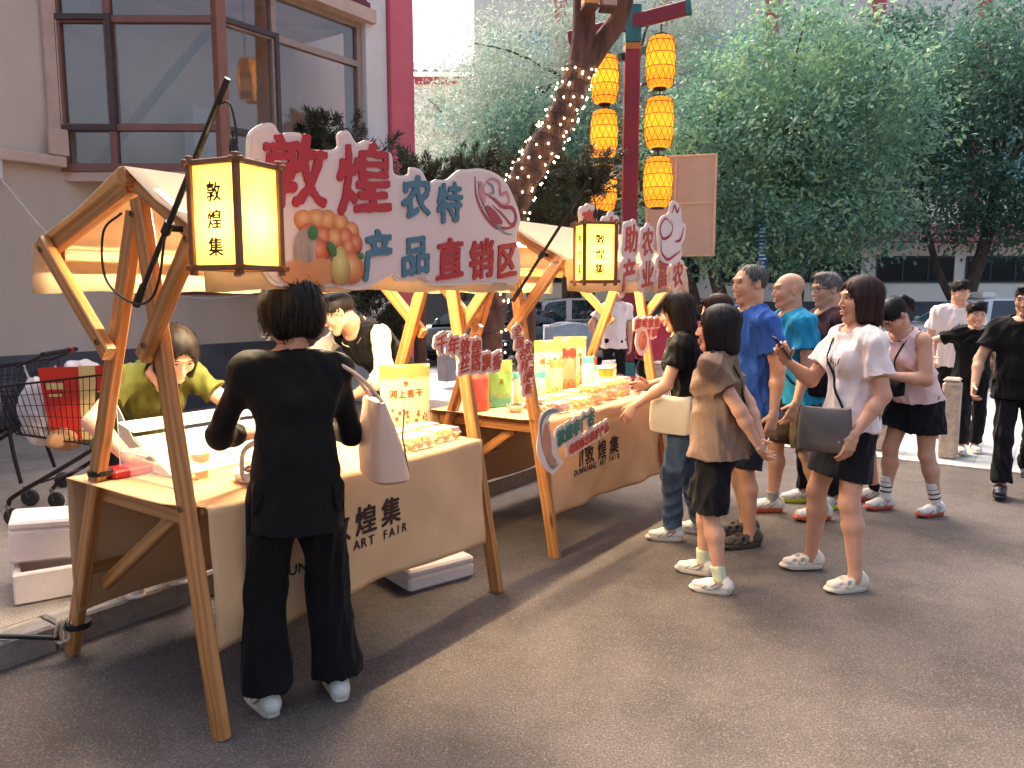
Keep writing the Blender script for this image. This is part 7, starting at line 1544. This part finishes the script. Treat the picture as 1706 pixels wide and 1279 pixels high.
# ------------------------------------------------------------------ the people of the photograph
from mathutils.bvhtree import BVHTree
def bvh(o): return BVHTree.FromPolygons([v.co.copy() for v in o.data.vertices], [tuple(p.vertices) for p in o.data.polygons])
def project(tree, pts, d, off=.003):
    """push local points along direction d onto a garment"""
    d = Vector(d).normalized(); out = []
    for p in pts:
        p = Vector([float(q) for q in p]); h = tree.ray_cast(p - d * .8, d)
        out.append((h[0] + h[1] * off if h[0] is not None and h[1].dot(d) < 0 else (h[0] - d * off if h[0] is not None else p)))
    return out
def strap(K, shirt, a, b, root, mat, w_=.018, name='strap', n=30, span=(0, 1), off=.006):
    """band over the body through points a (shoulder) and b (hip), hugging the garment"""
    t = bvh(shirt); A, B_ = Vector([float(q) for q in a]), Vector([float(q) for q in b]); c = (A + B_) / 2; u = (A - B_).normalized(); f = Vector(K.F2.tolist()); f = (f - u * f.dot(u)).normalized(); nn = u.cross(f)
    P = []
    for i in range(n + 1):
        th = 2 * math.pi * (span[0] + (span[1] - span[0]) * i / n); d = u * math.cos(th) + f * math.sin(th)
        h = t.ray_cast(c + d * .7, -d); P.append((h[0] if h[0] is not None else c + d * .2) + d * off)
    P = [P[0]] + [(P[i-1] + P[i] * 2 + P[i+1]) / 4 for i in range(1, n)] + [P[n]]
    V = []
    for i, p in enumerate(P): V += [p - nn * w_ / 2, p + nn * w_ / 2]
    o = mesh_obj(name, V, [(2*i, 2*i+1, 2*i+3, 2*i+2) for i in range(n)], mat, root, smooth=True); so = o.modifiers.new('thickness', 'SOLIDIFY'); so.thickness = .004; so.offset = 0
    return o
def strokes(K, shirt, lines, root, mat, r=.0028, d=None, name='print'):
    t = bvh(shirt); d = -K.F2 if d is None else d; mb = MB()
    for L in lines:
        P = project(t, [K.chest + K.X2 * x + np.array([0, 0, z]) - np.array(d) * .3 for x, z in L], d, .001); P = spline(P, 3); mb.tube(P, r, 5)
    return mb.build(name, mat, root, smooth=True)
HB = ('hair_black', '#0e0b0b', '#241c1a'); HBR = ('hair_brown', '#1e1210', '#4a2a22'); HG = ('hair_grey', '#2b2826', '#86807a'); HDB = ('hair_dark_brown', '#140e0c', '#33231d')
BLK = cloth_mat('black jersey', '#0f0d0e', var=.15); BLK2 = cloth_mat('black twill', '#131216', var=.12); WHT = cloth_mat('white tee', '#e6d6d0', var=.03); OLV = cloth_mat('olive tee', '#565a26', var=.12); TPE = cloth_mat('taupe shirt', '#7d6452', var=.1); BLU = cloth_mat('blue tee', '#2f559c', var=.1); TEA = cloth_mat('teal tee', '#2288ac', var=.08); NAV = cloth_mat('navy shorts', '#1d1d2b', var=.12); OLS = cloth_mat('olive shorts', '#5a4c3c', var=.12); PNK = cloth_mat('blush tank', '#e2c3bd', var=.04); JEA = cloth_mat('blue jeans', '#46566a', var=.3, bump=.6); MRN = cloth_mat('maroon tee', '#3a2028', var=.1); CRM = cloth_mat('cream quilt', '#d6cfbd', var=.08, bump=.8, bscale=40); RSE = cloth_mat('rose blouse', '#c49a98', var=.08); SOC = cloth_mat('white sock', '#e4ddd6', var=.05); SOCY = cloth_mat('pale yellow sock', '#d6d8b4', var=.05)
SW = M('white shoe mesh', '#ddd5c8', rough=.6, var=.1, vscale=30, bump=.4, bscale=150); SOW = M('white sole', '#d5c8b4', rough=.6); SOR = M('orange red sole', '#c8563c', rough=.5, var=.15, vscale=9); SOY = M('lime sole', '#c8cc3c', rough=.5); SBK = M('black shoe', '#1a1a1e', rough=.45); SDK = M('dark sandal', '#463a34', rough=.6); SBG = M('beige sandal', '#ddceba', rough=.6, var=.08); SPK = M('pink white shoe', '#e0bcb4', rough=.6)
# 1 woman in black, back to us
FEM = dict(sex='f')
P1 = person('woman in black top and wide black trousers seen from behind at the nearer stall', dict(loc=(-.805, 2.815, 0), face=(-.30, .95), H=1.62, w=.96, arm=.92, glute=0, hs=1.08, lean=6, px=0, head=(14, 14, 0), twist=2,
     arms={'L': dict(w=(-.14, .30, 1.02), h=(-.75, -.5, -.6)), 'R': dict(w=(.14, .34, 1.02), h=(.45, -.8, -.6))}, feet={'L': (-.135, -.01, -24), 'R': (.135, .03, -6)}, shoes=(SW, SOW)),
     [dict(type='bottom', mat=BLK, len=1.965, flare=.042, r2=.045, e=.014, amp=.010, an=(1, 1, .35)), dict(type='top', mat=BLK, sleeve=1.45, hem=-.095, neck=(.070, .046, 0), amp=.010, flare=.012, e=.018, se=.008, wf=26)], ('short_f', HB), 'c', seed=21, vox=.009)
ear = MB(); e_ = P1.hp(-.084, -.002, -.035); ear.tube([e_ + np.array([.0, .02 * math.cos(a) , .02 * math.sin(a) - .012]) for a in [k * math.pi / 5 for k in range(11)]], .0022, 5); ear.build('earring', M('gold', '#c9a45a', rough=.25, metal=.9), P1.root, smooth=True)
# 2 seller in olive
P2 = person('seller in an olive green tee bending over the nearer table', dict(loc=tuple(sd(.47, 1.31, .12)), face=(.80, -.60), H=1.60, lean=52, ph=.47, py=-.06, head=(-12, 38, 0), hs=1.0, arms={'R': dict(w=(.26, .46, .74), h=(1, -.3, .3), d=(-.4, .8, -.3)), 'L': dict(w=(-.10, .52, .78), h=(-1, -.2, .3), d=(.2, .9, -.35))}, shoes=(SW, SOW), lip='#a8524a'),
     [dict(type='bottom', mat=BLK2, len=1.9), dict(type='top', mat=OLV, sleeve=.55, scoop=.035, neck=(.060, .048, .008))], ('bob', HB), 'd', seed=22)
# 3 seller in black with cream sleeves
P3 = person('seller in a black vest with cream sleeves leaning behind the nearer stall', dict(loc=(-.76, 5.08, .12), face=(-.66, -.75), H=1.70, sex='m', lean=50, ph=.505, head=(-30, 30, 0), arms={'R': dict(w=(.2, .5, .86), h=(1, 0, .2)), 'L': dict(w=(-.16, .50, .84), h=(-1, -.4, .2))}, shoes=(SBK, SBK)),
     [dict(type='bottom', mat=BLK2, len=1.9), dict(type='top', mat=CRM, sleeve=1.35, e=.012, se=.016, name='shirt'), dict(type='top', mat=BLK, sleeve=0, e=.024, name='vest', flare=.02)], ('short_m', HB), 'a', seed=23)
# 4 girl with the cream bag
P4 = person('girl in a black tee and jeans reaching over the farther table', dict(loc=(1.13, 4.88, 0), face=(-.97, .22), H=1.585, lean=8, head=(0, 14, 0), arms={'L': dict(w=(-.16, .33, .88), h=(-.5, -.9, -.3), d=(0, .55, -.85), n=(.9, -.3, 0), curl=30), 'R': dict(w=(.14, .26, .98), h=(.6, -.6, -.5))}, feet={'L': (-.09, .08, -6), 'R': (.10, -.10, 10)}, shoes=(SW, SOW, 'sneaker', MBLK)),
     [dict(type='bottom', mat=JEA, len=1.96, flare=.010, r2=.035, e=.020, amp=.010, name='jeans'), dict(type='top', mat=BLK, sleeve=.55, hem=.0)], ('bob_long', HDB), 'a', seed=24)
# 5 woman in taupe, hands behind her back
P5 = person('short woman in a taupe shirt with hands clasped behind her back', dict(loc=(1.11, 4.06, 0), face=(-.90, .44), H=1.50, w=1.10, belly=.03, bust=.55, lean=3, head=(0, 2, 0), hs=1.06, arms={'L': dict(w=(-.06, -.235, .76), h=(-1, -.7, -.1), d=(.75, -.25, -.6), n=(0, -1, .2), curl=26), 'R': dict(w=(.05, -.215, .80), h=(1, -.6, -.1), d=(-.8, -.2, -.55), n=(0, -1, .1), curl=26)}, feet={'L': (-.12, -.05, -6), 'R': (.11, .09, 6)}, shoes=(SW, SOW)),
     [dict(type='sock', mat=SOCY, len=.055), dict(type='bottom', mat=BLK2, len=.98, flare=.040, e=.016, name='shorts', amp=.012), dict(type='top', mat=TPE, sleeve=.5, hem=-.045, flare=.030, e=.026, se=.020, sf=.014, amp=.012)], ('bob', HB), 'c', seed=25, vox=.009)
# 6 half hidden woman
P6 = person('woman with long brown hair half hidden behind the girl', dict(loc=(1.52, 5.62, 0), face=(-.92, .35), H=1.57, head=(0, 8, 0), shoes=(SW, SOW)), [dict(type='bottom', mat=JEA, len=1.95, r2=.035, name='jeans'), dict(type='top', mat=RSE)], ('long', HBR), 'a', seed=26, vox=.012)
# 7 man in blue
P7 = person('tall grey haired man in a blue tee and navy shorts', dict(loc=(1.50, 4.80, 0), face=(-.97, -.18), H=1.765, sex='m', w=1.04, belly=.022, lean=3, head=(6, 3, 0), brow='#2a211c', arms={'L': dict(w=(-.235, -.03, .86), h=(-.4, -1, 0), curl=30), 'R': dict(w=(.24, .06, .86))}, feet={'L': (-.11, .03, -6), 'R': (.11, -.06, 8)}, shoes=(SDK, SDK, 'sandal')),
     [dict(type='bottom', mat=NAV, len=.98, flare=.035, e=.016, name='shorts', amp=.012), dict(type='top', mat=BLU, sleeve=.62, hem=-.06, flare=.02, e=.024, sf=.022, amp=.013)], ('receding', HG), 'b', seed=27, vox=.009)
# 8 bald man in teal
P8 = person('bald man in a teal tee with a black strap across his chest', dict(loc=(2.02, 5.36, 0), face=(-.97, -.05), H=1.735, sex='m', w=1.08, belly=.03, lean=11, head=(2, 2, 0), arms={'L': dict(w=(-.22, .12, .84), h=(-.4, -1, 0)), 'R': dict(w=(.2, .25, .95))}, feet={'L': (-.11, -.14, -6), 'R': (.11, .12, 6)}, shoes=(SW, SOR)),
     [dict(type='sock', mat=M('grey sock', '#8d8a86', rough=.9), len=.04), dict(type='bottom', mat=OLS, len=.92, flare=.035, e=.016, name='shorts'), dict(type='top', mat=TEA, sleeve=.6, hem=-.05, e=.024, sf=.02, amp=.013)], None, 'b', seed=28)
# 9 man with glasses behind
P9 = person('man with glasses and greying hair behind the woman in white', dict(loc=(2.33, 5.66, 0), face=(-.93, -.12), H=1.735, sex='m', head=(4, 6, 0), feet={'L': (-.1, -.05, -4), 'R': (.1, .08, 6)}, shoes=(SW, SOY)), [dict(type='bottom', mat=BLK2, len=1.95, r2=.04), dict(type='top', mat=MRN)], ('short_m', HG), 'b', seed=29)
gm = MB()
for sg in (1, -1):
    gm.tube([P9.hp(sg * .032 + .024 * math.cos(a), .098 - .010 * abs(math.cos(a)), .010 + .018 * math.sin(a)) for a in [k * math.pi / 6 for k in range(13)]], .0022, 5); gm.tube([P9.hp(sg * .056, .088, .016), P9.hp(sg * .078, .0, .014)], .0022, 5)
gm.tube([P9.hp(-.009, .100, .014), P9.hp(.009, .100, .014)], .0022, 5); gm.build('glasses', MBLK, P9.root, smooth=True)
# 10 woman in white with a phone
P10 = person('woman in a white tee and black skirt holding up a phone', dict(loc=(1.79, 4.13, 0), face=(-.985, -.10), H=1.665, w=.98, bust=.75, lean=-2, py=-.05, head=(0, 2, 0), hs=1.02, leg=1.02, arms={'L': dict(w=(-.215, .05, .855), h=(-.3, -1, 0), d=(.02, .30, -1), n=(1, .2, 0), curl=20), 'R': dict(w=(.12, .27, 1.215), h=(.5, -.5, -1), d=(-.15, .45, .85), n=(-.7, .35, -.2), curl=44, thumb=1.0)}, feet={'L': (-.165, -.03, -8), 'R': (.17, .05, 6)}, shoes=(SBG, SBG, 'sandal'), lip='#a4605a'),
     [dict(type='skirt', mat=BLK2, len=.170, flare=.022, e=.006, amp=.006), dict(type='top', mat=WHT, sleeve=.66, hem=-.012, flare=.022, e=.022, se=.024, sf=.022, amp=.012)], ('bob', HBR), 'c', seed=30, vox=.009)
# 11 woman in a tank top
P11 = person('woman in a blush tank top and black shorts looking down', dict(loc=(2.90, 5.46, 0), face=(-.95, -.30), H=1.60, w=1.08, lean=22, head=(0, 52, 0), arm=1.12, leg=1.06, hs=1.02, bust=.85, tail=[(0, -.095, .04), (0, -.14, .02), (0, -.15, -.04), (0, -.13, -.10)], arms={'L': dict(w=(-.06, .33, 1.02), h=(-.8, -.9, -.3), d=(.7, .5, .1), n=(0, -.5, .8), curl=50), 'R': dict(w=(.08, .34, 1.03), h=(.8, -.8, -.3), d=(-.6, .6, .1), n=(0, -.5, .8), curl=50)}, feet={'L': (-.13, -.10, -2), 'R': (.12, .12, 6)}, shoes=(SW, SOR)),
     [dict(type='sock', mat=SOC, len=.108), dict(type='bottom', mat=BLK2, len=.62, flare=.05, e=.020, name='shorts', amp=.012), dict(type='top', mat=PNK, sleeve=0, hem=-.01, flare=.018, e=.014, neck=(.058, .05, .012))], ('tied', HB), 'c', seed=31)
for s_ in 'RL':
    for k in range(4):
        a = P11.an[s_]; u = nrm(P11.kn[s_] - a); c = a + u * (.035 + k * .022) * P11.H; mb = MB(); mb.lathe([(.0215 * P11.H * (1 + .012 * k) + .0060, -.0055), (.0215 * P11.H * (1 + .012 * k) + .0078, 0), (.0215 * P11.H * (1 + .012 * k) + .0060, .0055)], 16, closed=False); o = mb.build('sock_stripe', BLK2, P11.root, smooth=True, loc=tuple(c)); o.rotation_euler = Vector(u.tolist()).to_track_quat('Z', 'Y').to_euler()
# 12 person hidden behind the woman in white
P12 = person('person in a white tee and dark shorts mostly hidden behind the woman in white', dict(loc=(2.66, 5.86, 0), face=(-.93, .05), H=1.655, sex='m', lean=3, arms={'L': dict(w=(-.20, .05, .80), h=(-.4, -1, 0))}, feet={'L': (-.09, -.13, -4), 'R': (.1, .1, 4)}, shoes=(SW, SOR)), [dict(type='sock', mat=BLK2, len=.03), dict(type='bottom', mat=BLK2, len=.8, flare=.03, name='shorts'), dict(type='top', mat=WHT)], ('short_m', HB), 'c', seed=32, vox=.012)
w_ = P12.wr['L']; mb = MB(); mb.lathe([(.031, -.012), (.034, 0), (.031, .012)], 14, closed=False); o = mb.build('wristwatch', MBLK, P12.root, smooth=True, loc=tuple(w_ - nrm(P12.wr['L'] - P12.el['L']) * .03)); o.rotation_euler = Vector(nrm(P12.wr['L'] - P12.el['L']).tolist()).to_track_quat('Z', 'Y').to_euler()
# 13 to 16
P13 = person('young man in a white tee and black trousers coming from the taxi', dict(loc=(4.76, 8.25, .006), face=(-.22, -.97), H=1.715, sex='m', head=(16, 8, 0), arms={'L': dict(w=(-.25, .05, .85)), 'R': dict(w=(.25, .08, .86))}, feet={'L': (-.09, .12, -4), 'R': (.09, -.15, 4, .03)}, shoes=(SW, SOR)), [dict(type='bottom', mat=BLK2, len=1.94, r2=.045, flare=.015), dict(type='top', mat=WHT, sleeve=.65, e=.03, se=.028, sf=.02, hem=-.06)], ('fringe_m', HB), 'a', seed=33)
P14 = person('boy in a black tee and black trousers walking', dict(loc=(4.55, 7.58, .006), face=(-.30, -.95), H=1.475, sex='m', hs=1.10, sw=.10, head=(0, 8, 0), arms={'R': dict(w=(.36, .06, .94), h=(1, -.6, -.4)), 'L': dict(w=(-.2, .02, .74))}, feet={'R': (.09, .16, 4), 'L': (-.08, -.04, -4)}, shoes=(SW, SOW)), [dict(type='bottom', mat=BLK2, len=1.92, r2=.05, flare=.012), dict(type='top', mat=BLK, sleeve=.6, e=.024)], ('fringe_m', HB), 'a', seed=34)
P15 = person('man in a black shirt and trousers walking in at the right edge', dict(loc=(3.98, 5.98, 0), face=(-.55, -.83), H=1.645, sex='m', w=1.06, belly=.02, head=(-14, 6, 0), arms={'R': dict(w=(.30, .20, .86), h=(.6, -1, 0), curl=38), 'L': dict(w=(-.24, -.12, .86))}, feet={'R': (.08, .18, 2), 'L': (-.09, -.30, -4, .10)}, shoes=(SBK, SBK)), [dict(type='bottom', mat=BLK2, len=1.94, r2=.05, flare=.018), dict(type='top', mat=BLK, sleeve=.62, hem=-.06, e=.026, sf=.02)], ('short_m', HB), 'b', seed=35)
mb = MB(); mb.tube([P15.neck + .052 * 1.645 * (P15.x2 * math.cos(a) * 1.05 + P15.f2 * (math.sin(a) * .95 + .28)) + P15.u2 * (-.006 - .018 * math.sin(a)) for a in [k * math.pi / 10 for k in range(21)]], .004, 5); mb.build('collar_stripe', WHT, P15.root, smooth=True)
P16 = person('man in a white shirt seen from behind beyond the farther stall', dict(loc=(1.50, 11.3, .006), face=(.15, 1), H=1.70, sex='m', arms={'L': dict(w=(-.26, .10, .90), h=(-1, -.4, 0))}, shoes=(SBK, SBK)), [dict(type='bottom', mat=BLK2, len=1.94, r2=.045), dict(type='top', mat=WHT, sleeve=.6, e=.026, hem=-.07)], ('short_m', HB), 'b', seed=36, vox=.013)
# ---- things they carry
MTOTE = M('blush leather', '#d0ac96', rough=.5, var=.05, vscale=4, bump=.25, bscale=120, bdist=.003)
t = thing('handbag', 'blush leather tote hanging from the shoulder of the woman in black', 'handbag', tuple(P1.world((.315, .045, .865))), math.atan2(.30, .95) + R(8))
S = SDF(); 
V = []; F = []; prof = [(.0, .065, .135), (.012, .078, .15), (.10, .072, .150), (.22, .045, .140), (.31, .018, .125)]
n = 20
for z, hy, hx in prof:
    for k in range(n):
        a = 2 * math.pi * k / n; cx, cy = math.cos(a), math.sin(a); V.append((hy * abs(cx) ** .6 * (1 if cx > 0 else -1) + .02 - z * .12, hx * abs(cy) ** .6 * (1 if cy > 0 else -1), z))
for i in range(len(prof) - 1):
    for k in range(n): F.append((i * n + k, i * n + (k + 1) % n, (i + 1) * n + (k + 1) % n, (i + 1) * n + k))
F += [tuple(range(n - 1, -1, -1)), tuple(range((len(prof) - 1) * n, len(prof) * n))]; o = mesh_obj('bag', V, F, MTOTE, t, smooth=True); o.data.set_sharp_from_angle(angle=R(40))
mb = MB(); mb.tube([(.02 + .045, -.125, .28), (.05, -.145, .18), (.085, -.10, .04), (.09, -.05, .012)], .0035, 5); mb.build('seam', M('dark seam', '#8a6a58', rough=.6), t)
tp = t.matrix_basis.inverted() @ P1.world(P1.sh['R'] + np.array([-.045, -.03, .062])); tp2 = t.matrix_basis.inverted() @ P1.world(P1.sh['R'] + np.array([-.03, .05, .060]))
for y in (-.085, .085):
    q = tp if y < 0 else tp2; mb = MB(); mb.tube(spline([(.0, y, .30), (.0 + q.x * .5 + .012, y * .8 + q.y * .3, .30 + (q.z - .30) * .55), (q.x + .02, q.y, q.z - .02), (q.x - .01, q.y, q.z + .004), (q.x - .05, q.y + (.01 if y < 0 else -.01), q.z - .02)], 6), .0075, 7); mb.build('strap', MTOTE, t, smooth=True)
def crossbag(label, K, loc_l, size, mat, smat, shirt, sh, hip, rz=0, w_=.018, seed=1, flap=None):
    wl = K.world(loc_l); rzr = K.root.rotation_euler[2]
    t = thing('shoulder_bag', label, 'bag', tuple(wl), rzr + R(rz)); S = SDF(); a, b, c = size
    V = []; F = []; n = 24; prof = [(-1.0, .70, .86), (-.96, .86, .95), (-.55, 1.0, 1.0), (.2, .95, .97), (.75, .72, .93), (1.0, .38, .90)]
    for z, ky, kx in prof:
        for k in range(n): q = 2 * math.pi * k / n; cx, cy = math.cos(q), math.sin(q); V.append((a * kx * abs(cx) ** .35 * (1 if cx > 0 else -1), b * ky * abs(cy) ** .45 * (1 if cy > 0 else -1) + .004 * math.sin(3 * q + z * 5), c * z + .006 * math.sin(q * 2 + seed)))
    for i in range(len(prof) - 1):
        for k in range(n): F.append((i * n + k, i * n + (k + 1) % n, (i + 1) * n + (k + 1) % n, (i + 1) * n + k))
    F += [tuple(range(n - 1, -1, -1)), tuple(range((len(prof) - 1) * n, len(prof) * n))]; o = mesh_obj('bag', V, F, mat, t, smooth=True); o.data.set_sharp_from_angle(angle=R(50))
    for zz in (.62,): mb = MB(); mb.tube([(-a * .93, -b * .80, c * zz), (0, -b * .86, c * zz), (a * .93, -b * .80, c * zz)], .0028, 5); mb.build('seam', M('dark seam', '#8a6a58'), t)
    if flap: mb = MB(); mb.tube([(-a * .8, -b - .002, c * .75), (a * .8, -b - .002, c * .75)], .004, 5); mb.build('zip', flap, t)
    # the strap is modelled in the wearer's frame and then handed to the bag
    o = strap(K, shirt, sh, hip, None, smat, w_); Mx = K.M; inv = (Matrix.Translation(wl) @ Matrix.Rotation(rzr + R(rz), 4, 'Z')).inverted()
    o.data.transform(inv @ Mx); o.parent = t; return t
def shirt_of(K): return [c for c in K.root.children if c.name.split('.')[0] in ('shirt',)][-1]
crossbag('grey nylon shoulder bag of the woman in white', P10, (-.135, .165, .875), (.135, .045, .115), M('grey nylon', '#5d534d', rough=.55, var=.12, vscale=8), BLK2, shirt_of(P10), P10.sh['R'] + np.array([-.05, 0, .045]), P10.P0 + np.array([-.14, .02, .02]), rz=62, flap=MBLK)
crossbag('cream crescent shoulder bag of the girl', P4, (-.145, .10, .83), (.14, .06, .115), M('cream canvas', '#d8c8ac', rough=.8, var=.05), M('cream strap', '#d9cfae', rough=.8), shirt_of(P4), P4.sh['R'] + np.array([-.05, 0, .045]), P4.P0 + np.array([-.13, .02, .03]), rz=70, w_=.024)
crossbag('small black waist bag of the woman in the tank top', P11, (-.01, .235, .93), (.10, .03, .06), BLK2, BLK2, shirt_of(P11), P11.sh['L'] + np.array([.045, 0, .045]), P11.P0 + np.array([.12, .03, .06]), rz=0, w_=.012)
crossbag('black sling bag on the back of the woman in taupe', P5, (.16, .10, .86), (.06, .025, .05), BLK2, BLK2, shirt_of(P5), P5.sh['L'] + np.array([.03, 0, .045]), P5.P0 + np.array([.15, .02, .03]), rz=-70, w_=.016)
crossbag('black sling bag of the bald man', P8, (-.20, -.06, .98), (.09, .035, .09), BLK2, BLK2, shirt_of(P8), P8.sh['R'] + np.array([-.05, 0, .05]), P8.P0 + np.array([-.15, .02, .06]), rz=80, w_=.03)
# phone in the raised hand
D_, N_, _, _ = P10.hand['R']; hc = P10.wr['R'] + D_ * .115 + N_ * .022; wl = P10.world(hc); t = thing('phone', 'phone held up by the woman in white', 'phone', tuple(wl), 0); t.rotation_mode = 'QUATERNION'
zx = (P10.M.to_3x3() @ Vector((-.05, .62, .78))).normalized(); ny = (P10.M.to_3x3() @ Vector((-.15, -.80, .55))).normalized(); xx = zx.cross(ny).normalized(); ny = xx.cross(zx) * -1
t.rotation_quaternion = Matrix((xx, -ny, zx)).transposed().to_quaternion(); mb = MB(); mb.bbox(-.037, .037, -.0045, .0045, -.05, .105, c=.004); mb.build('case', M('dark phone case', '#3a302c', rough=.35), t); mb = MB(); mb.bbox(-.033, .033, .0047, .0056, -.046, .101, c=.0004); mb.build('screen', M('phone glass', '#0c0f14', rough=.05, spec=.9), t); mb = MB()
for x, z in ((-.018, .088), (-.018, .066), (.004, .088)): mb.lathe([(.009, -.0052), (.009, -.007), (.0, -.0072)], 10, axis='y', c=(x, 0, z), closed=False)
mb.build('camera_lens', M('lens', '#c9c4bc', rough=.2, metal=.5), t)
# prints
strokes(P10, shirt_of(P10), [[(-.09 + .022 * i, .02 + .02 * (i % 2)), (-.075 + .022 * i, -.015 - .012 * (i % 3)), (-.065 + .022 * i, .01)] for i in range(6)] + [[(-.08, -.05), (.0, -.055), (.06, -.05)]], P10.root, BLK2, .0022)
strokes(P13, shirt_of(P13), [[(-.07 + .03 * i, .0), (-.06 + .03 * i, -.04)] for i in range(4)] + [[(-.08, -.01), (.04, -.01)]], P13.root, BLK2, .003)
t = thing('sunglasses', 'dark sunglasses hooked on the neckline of the man in blue', 'sunglasses', tuple(P7.world(P7.neck + P7.f2 * .135 - P7.u2 * .11)), P7.root.rotation_euler[2]); mb = MB(); mb.sphere((0, 0, 0), (.024, .008, .022), 10, 6); mb.sphere((0, .004, -.05), (.022, .008, .022), 10, 6); mb.tube([(0, 0, 0), (0, 0, -.05)], .003, 5); mb.build('lenses', MBLK, t, smooth=True); mb = MB(); mb.tube([(0, -.002, .02), (.0, -.035, .035), (.0, -.05, .02)], .003, 5); mb.build('temple', MBLK, t)
